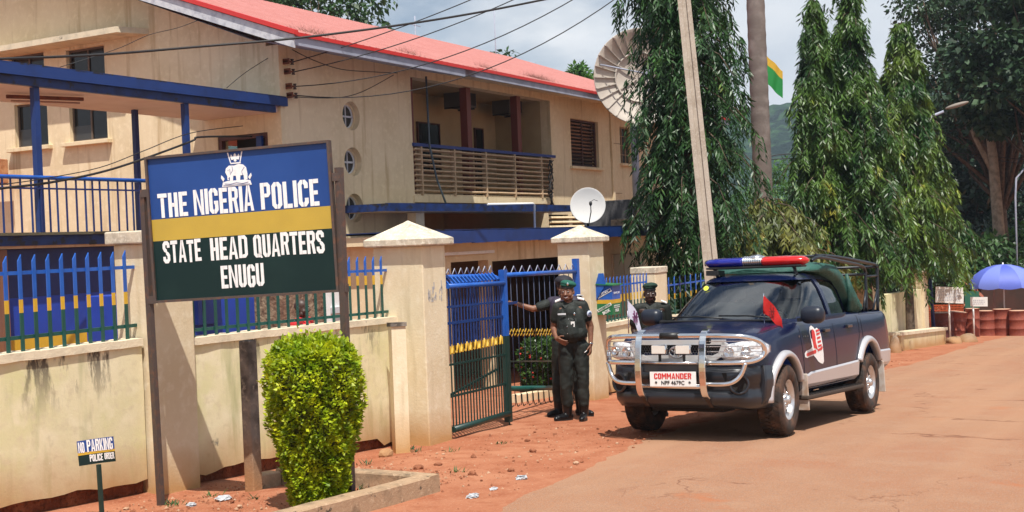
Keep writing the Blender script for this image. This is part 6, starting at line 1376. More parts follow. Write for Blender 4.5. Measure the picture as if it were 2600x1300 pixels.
q = MB(); oval(q,(.845,0,.905),.085,.058,.008,M_chrome); oval(q,(.848,0,.905),.028,.052,.006,M_chrome); oval(q,(.85,0,.928),.058,.022,.006,M_chrome); tb(q, 'emblem')
# headlights
M_hl = mat('headlight_silver', (.74,.74,.75), .16, metal=.25, var=(26,(.45,.45,.47),.5,.6), coat=1.0)
M_refl = mat('reflector_silver', (.86,.86,.86), .3, metal=.12)
for s_ in (1, -1):
    pts = [(.80,.545,.985),(.735,.70,1.015),(.62,.835,1.005),(.52,.868,.965),(.53,.872,.90),(.62,.85,.845),(.74,.73,.825),(.815,.50,.82),(.82,.47,.87)]
    P_ = [Vector((x, s_*y, z)) for x, y, z in pts]; c = sum(P_, Vector())/len(P_)
    n_ = len(P_); mid = c+Vector((.062, s_*.03, 0)); q = MB(); r0 = [p-Vector((.06,0,0)) for p in P_]; r1 = [p+Vector((.012,s_*.006,0)) for p in P_]; r2 = [c.lerp(p, .72)+Vector((.048, s_*.022, 0)) for p in P_]; r3 = [c.lerp(p, .35)+Vector((.060, s_*.028, 0)) for p in P_]
    q.loft([r0,r1,r2,r3], M_hl, smooth=True, cap=True); q.add(r1+r3+[mid], [(n_+i, n_+(i+1) % n_, 2*n_) for i in range(n_)], M_hl, True); tb(q, 'headlight')
    for (cx, cy, cz, r_) in ((.868,.575,.905,.048),(.815,.735,.918,.046)):
        q = MB(); q.lathe([(r_*1.12,-.02),(r_*1.1,.008),(r_,.010),(r_*.8,-.004),(.014,-.008)], (cx, s_*cy, cz), (.95,s_*.30,0), M_chrome, 20); q.ell((cx, s_*cy, cz), (.015,.015,.015), mat('bulb_white',(.9,.9,.9),.1), 10, 6); tb(q, 'headlight_bowl')
    q = MB(); q.ell((.60,s_*.815,.91),(.02,.03,.03),mat('indicator_orange',(.7,.25,.03),.3),8,6); tb(q, 'indicator')
# bull bar
m = M_chrome; rT = .026
def lp(s_): return spline([(.975,0,1.075),(.975,s_*.30,1.075),(.965,s_*.60,1.072),(.90,s_*.76+.02,1.055),(.79,s_*.85+.03,1.005),(.75,s_*.875+.03,.93),(.77,s_*.855+.03,.86),(.85,s_*.80+.02,.818),(.945,s_*.70,.805),(.975,s_*.36,.80)], 5)
for s_ in (1, -1): q.tube(lp(s_), rT, m, 12)
tb(q, 'headlight_hoop')
for s_ in (1, -1):
    for z in (.862,.915,.965,1.018): q = MB(); q.tube(spline([(.965,s_*.38,z),(.95,s_*.62,z),(.875,s_*.79+.02,z),(.77,s_*.872+.03,z-.004)], 5), .0045, m, 6); tb(q, 'guard_rod')
for s_ in (1, -1):
    y = .355*s_; q = MB(); pts = spline([(.90,y,1.125),(.965,y,1.10),(1.01,y,1.02),(1.03,y,.88),(1.035,y,.72),(1.02,y,.58),(.985,y,.49),(.93,y,.45)], 4); rings = []
    for i, p in enumerate(pts):
        t = (pts[min(i+1,len(pts)-1)]-pts[max(i-1,0)]).normalized(); n_ = Vector((0,1,0)).cross(t).normalized(); w_ = .036; d_ = .014; rings.append([p+Vector((0,a*w_,0))+n_*b*d_ for a, b in ((-1,-.6),(-.8,-1),(.8,-1),(1,-.6),(1,.6),(.8,1),(-.8,1),(-1,.6))])
    q.loft(rings, m, smooth=False); tb(q, 'bull_bar_upright')
    q = MB(); q.bar((.93,y,.46),(.80,y,.36),.04,.05,M_dusty,up=(0,0,1)); q.bar((.955,y+.03*s_,1.06),(.93,y+.03*s_,1.0),.045,.05,M_black,up=(0,1,0)); tb(q, 'bracket')
q = MB()
for s_ in (1, -1): q.tube(spline([(.985,s_*.37,.590),(.975,s_*.56,.592),(.955,s_*.66,.620),(.93,s_*.725,.69),(.915,s_*.765,.80)], 5), rT*.92, m, 12)
q.tube([(1.0,-.34,.565),(1.0,.34,.565)], rT*.95, m, 12); q.tube([(.985,-.34,.80),(.985,.34,.80)], .016, m, 10); tb(q, 'lower_bar')
q = MB(); q.tube([(.975,-.12,1.075),(.975,.08,1.075)], .037, M_black, 14); q.bbox(.97,.99,-.33,.33,.705,.79,.005,M_bump); tb(q, 'black_sleeve')
for y in (-.155, .115):
    q = MB(); q.bbox(.905,.965,y-.085,y+.085,.885,.985,.022,M_chrome,seg=3); q.bbox(.966,.972,y-.075,y+.075,.893,.977,.003,mat('spot_lens',(.70,.66,.60),.25)); q.box(.92,.94,y-.012,y+.012,.81,.886,M_black); tb(q, 'spot_lamp')
# plates
Mp = Matrix.Translation((1.0,.035,.64)) @ Matrix(((0,0,1,0),(1,0,0,0),(0,1,0,0),(0,0,0,1))) @ Matrix.Rotation(rad(.6),4,'Z')
q = MB(); q.bbox(-.255,.255,-.075,.075,.04,.045,.002,M_white,M=Mp); pl_ = tb(q, 'number_plate')
q = MB(); stencil(q,'COMMANDER',-.205,.205,.002,.058,Mp @ Matrix.Translation((0,0,.047)),mat('plate_red',(.62,.015,.012),.5),0,.001,0.0); text_mb(q,'NPF 4679C',.056,Mp @ Matrix.Translation((0,-.038,.048)),M_black,.002,sx=.98,bold=.0006); text_mb(q,'*',.06,Mp @ Matrix.Translation((-.185,-.045,.048)),M_black,.002,bold=.001); text_mb(q,'*',.06,Mp @ Matrix.Translation((.185,-.045,.048)),M_black,.002,bold=.001)
q.build('plate_lettering', pl_, world=False)
# wheels
M_rim = mat('rim_silver', (.62,.62,.63), .3, metal=.75, var=(10,(.45,.36,.30),.55,.75))
def wheel(x, y, s_, steer=0):
    T = Matrix.Translation((x, y, .375)) @ Matrix.Rotation(steer, 4, 'Z') @ Matrix.Rotation(0 if s_ > 0 else math.pi, 4, 'Z')
    w = bpy.data.objects.new('wheel', None); COL.objects.link(w); w.parent = tr; w.matrix_local = T
    q = MB(); R_ = .372; q.lathe([(.205,-.09),(.215,-.12),(.29,-.135),(.345,-.125),(.364,-.105),(R_-.006,-.07),(R_-.004,0),(R_-.006,.07),(.364,.105),(.345,.125),(.29,.135),(.215,.12),(.205,.09)], (0,0,0), (0,1,0), M_rubber, 56); 
    for k in range(44):
        a = 2*math.pi*k/44
        for (y0, y1, da, sk) in ((-.112,-.055,0,.035),(-.045,.0,.07,-.03),(.005,.048,.0,.03),(.056,.112,.07,-.035)):
            a_ = a+da; ca, sa = math.cos(a_), math.sin(a_); r0 = R_-.012; r1 = R_+.004-(.008 if abs(y0) > .1 or abs(y1) > .1 else 0)
            v = []
            for yy, ds in ((y0,-sk),(y1,sk)):
                for dr in (r0, r1):
                    for da_ in (-.045,.045): an = a_+da_+ds; v.append((math.cos(an)*dr, yy, math.sin(an)*dr))
            q.add(v, [(0,1,3,2),(4,6,7,5),(2,3,7,6),(0,2,6,4),(1,5,7,3)], M_rubber, False)
    q.build('tyre', w, world=False)
    q = MB(); q.lathe([(.212,-.10),(.205,-.09),(.19,-.08),(.18,.04),(.19,.085),(.208,.10),(.216,.108),(.212,.115),(.203,.112),(.192,.095),(.178,.06)], (0,0,0), (0,1,0), M_rim, 40)
    n = 6; N_ = 96; rin = .066; rout = .180                # disc with six rounded slots
    def inslot(r, a): 
        k = round(a/(2*math.pi/n)); d = abs(a-k*2*math.pi/n); hw = .30*(1-((r-.125)/.045)**2)**.5 if abs(r-.125) < .045 else 0; return d < hw
    rs_ = np.linspace(rin, rout, 15); vs = []; fs = []
    for r in rs_:
        for k in range(N_): a = 2*math.pi*k/N_; vs.append((math.cos(a)*r, .075-.025*((r-rin)/(rout-rin))**2, math.sin(a)*r))
    for i in range(14):
        for k in range(N_):
            r = (rs_[i]+rs_[i+1])/2; a = 2*math.pi*(k+.5)/N_
            if not inslot(r, a if a < math.pi*2-math.pi/n else a-2*math.pi): fs.append((i*N_+k, i*N_+(k+1) % N_, (i+1)*N_+(k+1) % N_, (i+1)*N_+k))
    q.add(vs, fs, M_rim, True); v2 = [(p[0], p[1]-.012, p[2]) for p in vs]; q.add(v2, fs, M_rim, True)
    q.lathe([(.066,.075),(.062,.092),(.055,.10),(.048,.098),(.046,.118),(.04,.128),(.001,.130)], (0,0,0), (0,1,0), M_rim, 28)
    for k in range(6): a = 2*math.pi*(k+.5)/6; q.lathe([(.011,.088),(.010,.104),(.001,.106)], (math.cos(a)*.072,0,math.sin(a)*.072), (0,1,0), M_chrome, 8)
    q.build('rim', w, world=False)
    q = MB(); q.lathe([(.001,-.0),(.16,-.0),(.16,-.06),(.001,-.06)], (0,0,0), (0,1,0), M_under, 24); q.build('brake', w, world=False)
wheel(0,.765,1,.05); wheel(0,-.765,-1,.05); wheel(-3.085,.765,1); wheel(-3.085,-.765,-1)
# mirrors
for s_ in (1, -1):
    q = MB(); q.bbox(-.70,-.52,s_*.965-.13,s_*.965+.13,1.16,1.35,.075,mat('mirror_shell',(.010,.014,.026),.4),seg=5); q.bar((-.60,s_*.80,1.20),(-.60,s_*.90,1.21),.06,.04,M_black); tb(q,'wing_mirror')
# wipers and cowl
q = MB(); q.tube([(-.30,.62,1.232),(-.40,.30,1.258),(-.42,-.05,1.262)],.009,M_black,6); q.tube([(-.27,.05,1.235),(-.38,-.30,1.258),(-.37,-.60,1.25)],.009,M_black,6); q.bbox(-.36,-.20,-.68,.68,1.195,1.218,.006,M_black); tb(q,'wipers')
# interior
M_seat = mat('seat_grey',(.16,.15,.14),.9); M_seatc = mat('seat_cover',(.45,.43,.38),.9)
for y in (.36,-.36):
    q = MB(); q.bbox(-1.65,-1.15,y-.24,y+.24,.80,.95,.04,M_seat,seg=3); q.bbox(-1.78,-1.62,y-.24,y+.24,.92,1.42,.05,M_seatc,seg=3); q.bbox(-1.79,-1.69,y-.12,y+.12,1.45,1.60,.035,M_seatc,seg=3); tb(q,'seat')
q = MB(); q.bbox(-2.6,-2.45,-.6,.6,.85,1.40,.05,M_seat,seg=3); q.bbox(-2.5,-2.0,-.6,.6,.75,.92,.04,M_seat,seg=3); tb(q,'seat')
q = MB(); q.bbox(-.85,-.42,-.68,.68,1.0,1.195,.05,mat('dash_grey',(.10,.10,.10),.7),seg=3); tb(q,'dashboard')
q = MB(); oval(q,(0,0,0),.18,.18,.016,M_black); q.bar((0,-.17,0),(0,.17,0),.03,.02,M_black); q.bar((0,0,0),(0,0,-.17),.03,.02,M_black,up=(1,0,0)); q.xf(Matrix.Translation((-1.0,.36,1.17)) @ Matrix.Rotation(rad(-30),4,'Y')); tb(q,'steering_wheel')
q = MB(); q.bbox(-1.22,-1.20,-.11,.11,1.585,1.64,.008,M_black); tb(q,'inner_mirror')
# light bar
q = MB()
for (y0,y1,mm) in ((-.60,-.10,mat('lamp_blue',(.006,.010,.22),.12,coat=.6)),(.145,.68,mat('lamp_red',(.52,.010,.008),.12,coat=.6))):
    pts = [(-1.4,y0,1.885),(-1.4,y0+.02,1.885),(-1.4,y0+.06,1.885),(-1.4,(y0+y1)/2,1.885),(-1.4,y1-.06,1.885),(-1.4,y1-.02,1.885),(-1.4,y1,1.885)]
    left = y0 < 0; rs = [.012,.035,.055,.064,.064,.064,.060] if left else [.060,.064,.064,.064,.055,.035,.012]
    qq = MB(); qq.tube(pts, rs, mm, 20); qq.v = [(p[0]*1.0 if False else -1.4+(p[0]+1.4)*1.9, p[1], 1.885+(p[2]-1.885)*.95) for p in qq.v]; tb(qq, 'beacon_lens')
qq = MB()
for k in range(9): y = -.09+k*.0275; qq.lathe([(.001,-.010),(.062,-.010),(.068,-.004),(.068,.004),(.062,.010),(.001,.010)], (-1.4,y,1.89), (0,1,0), M_chrome, 20)
qq.v = [(-1.4+(p[0]+1.4)*1.6, p[1], p[2]) for p in qq.v]; qq.ell((-1.4,.05,1.935),(.10,.09,.04),M_chrome,12,8); tb(qq,'siren_horn')
qq = MB(); qq.bbox(-1.5,-1.3,-.56,.62,1.812,1.835,.006,M_black); 
for s_ in (-.48,.50): qq.bar((-1.45,s_,1.73),(-1.42,s_,1.82),.03,.03,M_black,up=(0,1,0)); qq.bar((-1.35,s_+.05,1.72),(-1.38,s_,1.82),.03,.03,M_black,up=(0,1,0))
qq.box(-1.5,-1.3,-.56,-.4,1.74,1.80,M_black); tb(qq,'light_bar_base')
# door decal: white hand outline with red fill
def decal(mb, pts, m, out):
    n = len(pts); c = (sum(p[0] for p in pts)/n, sum(p[1] for p in pts)/n); vs = [side(x, z, 1, out) for x, z in pts]; 
    ar = sum(a[0]*b[1]-b[0]*a[1] for a, b in zip(pts, pts[1:]+pts[:1])); f = tuple(range(n)); mb.add(vs, [f if ar < 0 else f[::-1]], m)
q = MB(); D0 = [(-.595,.835),(-.66,.862),(-.80,.875),(-.875,.90),(-.865,.98),(-.855,1.06),(-.895,1.115),(-.96,1.135),(-1.02,1.115),(-1.06,1.09),(-1.13,1.105),(-1.20,1.08),(-1.235,1.02),(-1.245,.92),(-1.24,.80),(-1.235,.72),(-1.20,.695),(-1.12,.705),(-1.03,.73),(-.97,.765),(-.90,.80),(-.78,.795),(-.66,.785),(-.60,.795)]
decal(q, D0, mat('decal_white',(.78,.77,.76),.35), .0035)
mr_ = mat('decal_red',(.60,.03,.03),.35)
for P_ in ([(-.64,.815),(-.66,.835),(-.98,.865),(-1.0,.845),(-.98,.825),(-.68,.800)], [(-.925,.885),(-.905,1.0),(-.925,1.07),(-.975,1.095),(-1.02,1.07),(-1.03,1.0),(-1.015,.95),(-1.04,.885),(-1.06,.855),(-.99,.875)],
    *[[(-1.075,z),(-1.195,z+.012),(-1.205,z+.034),(-1.075,z+.024)] for z in (.885,.930,.975,1.020,1.056)], [(-1.03,.84),(-1.20,.855),(-1.23,.875),(-1.22,.90),(-1.16,.88),(-1.06,.865)]): decal(q, P_, mr_, .0060)
tb(q, 'hand_decal')
q = MB(); 
for (x, s__) in ((-.47,.018),(-.62,.008),(-.68,.010),(-.76,.009)): q = MB(); decal(q, [(x, 1.015),(x-.035, 1.018),(x-.035, 1.018+s__),(x, 1.015+s__)], M_chrome, .004); tb(q, 'door_badge')
# bed rack and tarpaulin
M_rack = mat('rack_dark',(.010,.015,.022),.4)
q = MB(); q.tube(spline([(-1.55,.66,1.88),(-1.75,.70,1.925),(-2.6,.71,1.895),(-3.35,.71,1.865),(-3.56,.71,1.82),(-3.60,.71,1.70),(-3.60,.71,1.26)],5),.021,M_rack,10); tb(q,'rack_rail'); q = MB(); q.tube(spline([(-1.55,-.66,1.88),(-1.75,-.70,1.925),(-2.6,-.71,1.895),(-3.35,-.71,1.865),(-3.56,-.71,1.82),(-3.60,-.71,1.70),(-3.60,-.71,1.26)],5),.021,M_rack,10)
tb(q,'rack_rail')
q = MB(); q.tube(spline([(-1.9,.60,1.955),(-2.6,.66,1.95),(-3.9,.70,1.90),(-4.08,.72,1.87),(-4.12,.72,1.78),(-4.10,.72,1.27)],5),.022,M_rack,10); q.tube(spline([(-1.9,-.60,1.955),(-2.6,-.66,1.95),(-3.9,-.70,1.90),(-4.08,-.72,1.87),(-4.12,-.72,1.78),(-4.10,-.72,1.27)],5),.022,M_rack,10)
for x, z in ((-4.08,1.86),(-3.58,1.75),(-1.95,1.95)): q.tube([(x,-.71,z),(x,.71,z)],.018,M_rack,8)
q.tube([(-3.6,.71,1.72),(-4.1,.72,1.74)],.016,M_rack,8); q.tube([(-3.9,.71,1.27),(-4.10,.72,1.55)],.016,M_rack,8); q.tube([(-3.45,.71,1.27),(-3.60,.71,1.55)],.016,M_rack,8); tb(q,'rack_frame')
M_tarp = mat('tarpaulin_green',(.022,.095,.075),.55,var=(3,(.015,.065,.05),.4,.68),bump=(14,.02))
q = MB(); rings = []
for i, (x, zt, w_) in enumerate([(-1.62,1.79,.50),(-1.75,1.85,.60),(-2.1,1.89,.68),(-2.5,1.87,.715),(-2.75,1.80,.73),(-2.90,1.70,.735),(-3.02,1.58,.73),(-3.12,1.42,.72),(-3.16,1.30,.70)]):
    zl = 1.775 if x > -2.35 else (1.775-(-2.35-x)*.9 if x > -2.8 else 1.27); r_ = []
    for k in range(17):
        a = math.pi*k/16; y = w_*math.cos(a)/max(abs(math.cos(a)), abs(math.sin(a)))**.6; z = zl+(zt-zl)*min(1, math.sin(a)*1.25)**.6
        nz = noise.noise_vector(Vector((x*3.2, y*3, z*4)))*.045; r_.append((x+nz.x*.6, y+nz.y*.6, z+nz.z))
    rings.append(r_)
q.loft(rings, M_tarp, smooth=True, cap=True, closed=True); 
q2 = MB()
for k in range(9):
    y0 = .70; x0 = -2.72-.05*k; q2.tube([(x0,y0+.02,1.74-.045*k),(x0-.05-.02*math.sin(k*3),y0+.045,1.55-.03*k),(x0-.04,y0+.03,1.28)],[.018,.045,.028],M_tarp,8)
for k in range(5): q2.ell((-2.98-.06*k,.66,1.30+.02*math.sin(k*2)),(.07,.09,.055),M_tarp,8,6)
q.add(q2.v, q2.f, M_tarp, True); tb(q,'tarpaulin')
# flags on the wings, standing on their own little masts
def wing_flag(nm, label, c, cloth_m, mark_m, top, red):
    q = MB(); q.tube([(c[0],c[1],c[2]),(c[0],c[1],top)],.006,M_chrome,6); q.tube([(c[0],c[1],top-.22),(c[0],c[1],top-.13)],.011,cloth_m,8); pr2 = tb(q,'flag_pole')
    q = MB(); n1,n2 = 8,10; vs = []
    for i in range(n1+1):
        for j in range(n2+1):
            s_ = i/n1; t = j/n2
            if red: y = .20*t; z = top-.02-.30*t*.55+(-.20*s_)*(1-.25*t)-.10*t*t
            else: y = .16*t+.02*s_; z = top-.02-.20*s_-.24*t*t-.06*t
            vs.append((c[0]+.018*math.sin(t*8+s_*3), c[1]+y, z))
    q.add(vs, [(i*(n2+1)+j,(i+1)*(n2+1)+j,(i+1)*(n2+1)+j+1,i*(n2+1)+j+1) for i in range(n1) for j in range(n2)], cloth_m, True); f_ = q.build('flag', pr2, world=False)
    q = MB(); cx = c[0]+.02
    for a, b in (((.07,-.13),(.12,-.20)),((.12,-.13),(.08,-.21)),((.06,-.17),(.13,-.17)),((.085,-.10),(.085,-.23)),((.11,-.12),(.115,-.23))): q.bar((cx,c[1]+a[0],top+a[1]-.03),(cx,c[1]+b[0],top+b[1]-.03),.008 if red else .016,.002,mark_m,up=(1,0,0))
    q.build('flag_mark', f_, world=False)
wing_flag('l','', (-.10,.60,1.155), mat('flag_red',(.55,.015,.012),.6), mat('flag_mark_dark',(.18,.01,.01),.6), 1.50, True)
wing_flag('r','', (.34,-.80,1.09), mat('flag_lilac',(.62,.60,.72),.6), mat('flag_mark_purple',(.20,.06,.16),.6), 1.47, False)
q = MB(); q.box(-.60,-.598,-.43,-.36,1.49,1.53,mat('sticker_yellow',(.6,.62,.05),.5)); 
q = MB(); q.lathe([(.001,0),(.033,0)], (-1.005,-.44,1.585), (.86,0,.5), mat('sticker_yellow',(.6,.62,.05),.5), 16); tb(q,'windscreen_sticker')
# ================================================================== PEOPLE (local: facing -y, x towards the viewer's right, z up)
M_skin = mat('skin_brown', (.23,.10,.055), .48, var=(14,(.14,.06,.035),.4,.7), spec=.5); M_skind = mat('skin_dark', (.055,.028,.020), .5, spec=.5)
M_uni = mat('uniform_black', (.013,.016,.014), .68, var=(9,(.028,.033,.029),.45,.7), bump=(26,.006), spec=.3); M_boot = mat('boot_black', (.006,.006,.007), .32, spec=.4)
M_beret = mat('beret_green', (.006,.085,.058), .8); M_beretd = mat('beret_dark_green', (.006,.03,.018), .85); M_cap_ = mat('cap_black', (.012,.011,.018), .75); M_vest = mat('vest_purple_black', (.028,.020,.040), .7)
def hand_caps(mb, wrist, d, palm_n, side, curl=.5, spread=.10, k=1.0):
    """palm plus five fingers; d: direction to the fingertips, palm_n: way the palm faces, side: way the thumb leaves"""
    w_ = Vector(wrist); d = Vector(d).normalized(); s_ = Vector(side); s_ = (s_-d*s_.dot(d)).normalized(); n_ = Vector(palm_n); n_ = (n_-d*n_.dot(d)-s_*n_.dot(s_)).normalized()
    for o in (-.026,-.009,.009,.026): capsule(mb, w_+d*.012*k+s_*o*.7*k, .0145*k, w_+d*.085*k+s_*o*k, .0125*k, 8)
    for i, (o, L_) in enumerate(((.030,.068),(.010,.076),(-.010,.071),(-.029,.056))):
        b = w_+d*.086*k+s_*o*k; dd = (d+s_*(o*spread*25)).normalized(); r = .0092*k
        for seg_, ang in ((.42,curl*.55),(.33,curl*1.25),(.25,curl*1.9)):
            q_ = dd*math.cos(ang)+n_*math.sin(ang); e = b+q_*L_*seg_*k*1.05; capsule(mb, b, r, e, r*.93, 8); b = e; r *= .93
    b = w_+d*.022*k+s_*.030*k+n_*.006*k; m_ = b+(d*.62+s_*.62+n_*.30).normalized()*.040*k; e = m_+(d*.85+s_*.25+n_*.42).normalized()*.032*k
    capsule(mb, b, .0125*k, m_, .0105*k, 8); capsule(mb, m_, .0105*k, e, .0088*k, 8)
def head_caps(mb, c, yaw=0, tilt=0, k=1.0, wide=1.0):
    T = Matrix.Translation(c) @ Matrix.Rotation(yaw, 4, 'Z') @ Matrix.Rotation(tilt, 4, 'X') @ Matrix.Scale(k, 4)
    e = lambda p, r: mb.ell((0,0,0), r, None, 18, 12, M=T @ Matrix.Translation(p))
    e((0,.012,.035),(.074*wide,.094,.088)); e((0,-.015,-.02),(.066*wide,.076,.085)); e((0,-.040,-.075),(.045*wide,.045,.040)); e((0,-.062,-.092),(.022,.020,.016))
    for s_ in (-1,1):
        e((s_*.040*wide,-.050,-.035),(.026,.030,.028)); e((s_*.077*wide,.008,-.010),(.010,.018,.032)); e((s_*.032,-.083,.022),(.024,.010,.009)); e((s_*.013,-.092,-.036),(.010,.011,.009)); e((s_*.055*wide,-.02,-.07),(.02,.03,.03))
    mb.tube([T @ Vector(p) for p in ((0,-.078,.018),(0,-.094,-.012),(0,-.106,-.034),(0,-.088,-.043))], [.009,.012,.017,.010], seg=10)
    return T
def face_parts(root, T, smile=False, brow=True):
    q = MB()
    for s_ in (-1,1): q.ell((0,0,0),(.0125,.0065,.0055 if not smile else .0036),mat('eye_white',(.62,.58,.55),.3),12,8,M=T @ Matrix.Translation((s_*.031,-.0845,.004)))
    for s_ in (-1,1): q.ell((0,0,0),(.0048,.004,.0045 if not smile else .0034),M_black,10,8,M=T @ Matrix.Translation((s_*.031,-.0915,.004)))
    q.build('eyes', root, world=False)
    q = MB()
    for s_ in (-1,1): q.tube([T @ Vector(p) for p in ((s_*.014,-.092,.026),(s_*.034,-.091,.032),(s_*.054,-.076,.025))], [.0012,.0018,.0008], M_black, 6)
    q.build('eyebrows', root, world=False)
    q = MB(); lip = mat('lips',(.16,.05,.04),.4)
    if smile:
        q.tube([T @ Vector(p) for p in ((-.031,-.076,-.053),(-.016,-.089,-.060),(0,-.093,-.062),(.016,-.089,-.060),(.031,-.076,-.053))], [.003,.0045,.005,.0045,.003], lip, 8); q.tube([T @ Vector(p) for p in ((-.031,-.076,-.055),(-.014,-.086,-.078),(0,-.089,-.081),(.014,-.086,-.078),(.031,-.076,-.055))], [.003,.0055,.006,.0055,.003], lip, 8)
        q.tube([T @ Vector(p) for p in ((-.024,-.080,-.062),(0,-.0895,-.070),(.024,-.080,-.062))], [.005,.0105,.005], mat('teeth',(.75,.72,.66),.3), 8)
    else:
        q.tube([T @ Vector(p) for p in ((-.024,-.080,-.064),(0,-.0935,-.061),(.024,-.080,-.064))], [.003,.006,.003], lip, 8); q.tube([T @ Vector(p) for p in ((-.022,-.080,-.067),(0,-.0915,-.073),(.022,-.080,-.067))], [.003,.0065,.003], lip, 8)
    q.build('mouth', root, world=False)
def person(label, loc, yaw, J, skin, shirt_m, trouser_m, boots=True, hat=None, k=1.0, hy=0, ht=0, smile=False, wide=1.0, belly=0, sleeve=.55, hands=None, sleeve_r=.066, group='people at the gate', face=True):
    r = thing('person', label, 'person', loc, group, rot=(0,0,yaw)); r['_o'] = (0,0,0); r.scale = (k,k,k)
    V = {a: Vector(b) for a, b in J.items()}; b = MB()
    c = capsule
    T = head_caps(b, V['head'], hy, ht, 1.0, wide)
    c(b, V['neck'], .058, V['head']+Vector((0,.015,-.05)), .055)
    c(b, V['pelvis'], .095, V['chest'], .10); 
    for s in 'LR':
        c(b, V['chest']+Vector((0,0,.04)), .09, V['sh'+s], .058); c(b, V['sh'+s], .055, V['el'+s], .041); c(b, V['el'+s], .041, V['wr'+s], .026)
        c(b, V['hip'+s], .085, V['kn'+s], .056); c(b, V['kn'+s], .060, V['kn'+s].lerp(V['an'+s], .3)+Vector((0,.018,0)), .060); c(b, V['kn'+s].lerp(V['an'+s], .3)+Vector((0,.018,0)), .058, V['an'+s], .040); c(b, V['an'+s]+Vector((0,0,-.03)), .022, V['toe'+s].lerp(V['an'+s],.4), .018)
        h = hands[s]; hand_caps(b, V['wr'+s], *h)
    me = remesh(b, .0062, 2); link_mesh('body', me, r, True, skin)
    # shirt
    b = MB(); ch = V['chest']; pv = V['pelvis']; wst = ch.lerp(pv, .62)
    up = Vector((0,0,1))
    for x_ in (-.075,.075):
        c(b, ch+Vector((x_*.9,-.01,.03)), .104, wst+Vector((x_*.95,-.02-belly*.6,0)), .100+belly*.2); c(b, wst+Vector((x_*.95,-.02-belly*.6,0)), .110+belly*.25, pv+Vector((x_*.9,-.005,.075)), .098)
    c(b, ch+Vector((0,-.03-belly,-.12)), .10+belly*.3, wst+Vector((0,-.03-belly,0)), .11+belly*.3)
    for s in 'LR':
        c(b, V['neck']+Vector((0,.0,-.03)), .068, V['sh'+s]+up*.004, .064); e = V['sh'+s].lerp(V['el'+s], sleeve*1.0)
        c(b, V['sh'+s], .069, e, sleeve_r)
        c(b, ch+Vector((0,-.02,.06)), .115, wst+Vector((0,-.02,.05)), .11)
        if sleeve > 1: c(b, V['el'+s], sleeve_r, V['el'+s].lerp(V['wr'+s], .85), sleeve_r*.75)
    me = remesh(b, .0075, 2)
    for v in me.vertices:
        n_ = noise.noise_vector(Vector((v.co.x*9, v.co.y*9, v.co.z*5+3)))*.006; v.co += n_
    link_mesh('shirt', me, r, True, shirt_m)
    q = MB(); 
    for s_ in (-1,1): q.prism([V['neck']+Vector(p) for p in ((s_*.008,-.085,-.028),(s_*.075,-.045,.028),(s_*.085,-.065,-.015),(s_*.045,-.108,-.062))][::s_], (0,.010,-.004), shirt_m)
    q.build('collar', r, world=False)
    # trousers
    b = MB()
    for s in 'LR':
        c(b, pv+Vector((0,0,.04)), .112, V['hip'+s], .112); c(b, V['hip'+s], .112, V['hip'+s].lerp(V['kn'+s],.45), .096); c(b, V['hip'+s].lerp(V['kn'+s],.45), .096, V['kn'+s], .080); c(b, V['kn'+s], .078, V['kn'+s].lerp(V['an'+s],.5), .078); c(b, V['kn'+s].lerp(V['an'+s],.5), .078, V['kn'+s].lerp(V['an'+s],.72 if boots else .98), .072)
    me = remesh(b, .009, 2)
    for v in me.vertices:
        z = v.co.z; n_ = noise.noise_vector(Vector((v.co.x*7, v.co.y*7, z*9)))*.012+noise.noise_vector(Vector((v.co.x*16, v.co.y*16, z*22)))*.005; v.co += n_
    link_mesh('trousers', me, r, True, trouser_m)
    q = MB(); bz = pv.z+.085; n = 28
    rg_ = [[(pv.x+math.cos(2*math.pi*i/n)*(.176+d_), pv.y-.008+math.sin(2*math.pi*i/n)*(.125+d_), bz+dz) for i in range(n)] for d_, dz in ((.0,-.024),(.006,-.022),(.006,.022),(0,.024))]
    q.loft(rg_, M_black, smooth=True, cap=False); q.box(pv.x-.035, pv.x+.035, pv.y-.146, pv.y-.134, bz-.027, bz+.027, mat('buckle',(.12,.12,.12),.4)); q.build('belt', r, world=False)
    for s in 'LR':
        b = MB(); an = V['an'+s].copy(); to = V['toe'+s]; dd = (to-an); dd.z = 0; dd.normalize()
        heel = an-dd*.045; heel.z = .045
        c(b, heel, .042, an+dd*.06+Vector((0,0,-an.z+.045)), .045); c(b, an+dd*.05+Vector((0,0,-an.z+.045)), .046, an+dd*.155+Vector((0,0,-an.z+.040)), .040); c(b, an+dd*.15+Vector((0,0,-an.z+.036)), .041, an+dd*.19+Vector((0,0,-an.z+.034)), .034)
        c(b, an+Vector((0,.004,-.02)), .056, an.lerp(V['kn'+s], .45 if boots else .05)+Vector((0,.010,0)), .074 if boots else .05)
        me = remesh(b, .008, 1)
        for v in me.vertices: v.co.z = max(v.co.z, .012)
        link_mesh('boot' if boots else 'shoe', me, r, True, M_boot)
        q = MB(); sd = Vector((-dd.y, dd.x, 0)); pts = []
        for i in range(20): a = 2*math.pi*i/20; pts.append(Vector((an.x,an.y,0))+dd*(.072+math.cos(a)*.150)+sd*math.sin(a)*.050)
        q.prism([(p.x,p.y,0.0) for p in pts], (0,0,.022), M_black); q.build('sole', r, world=False)
    if face: face_parts(r, T, smile)
    if hat: hat(r, T)
    return r, T
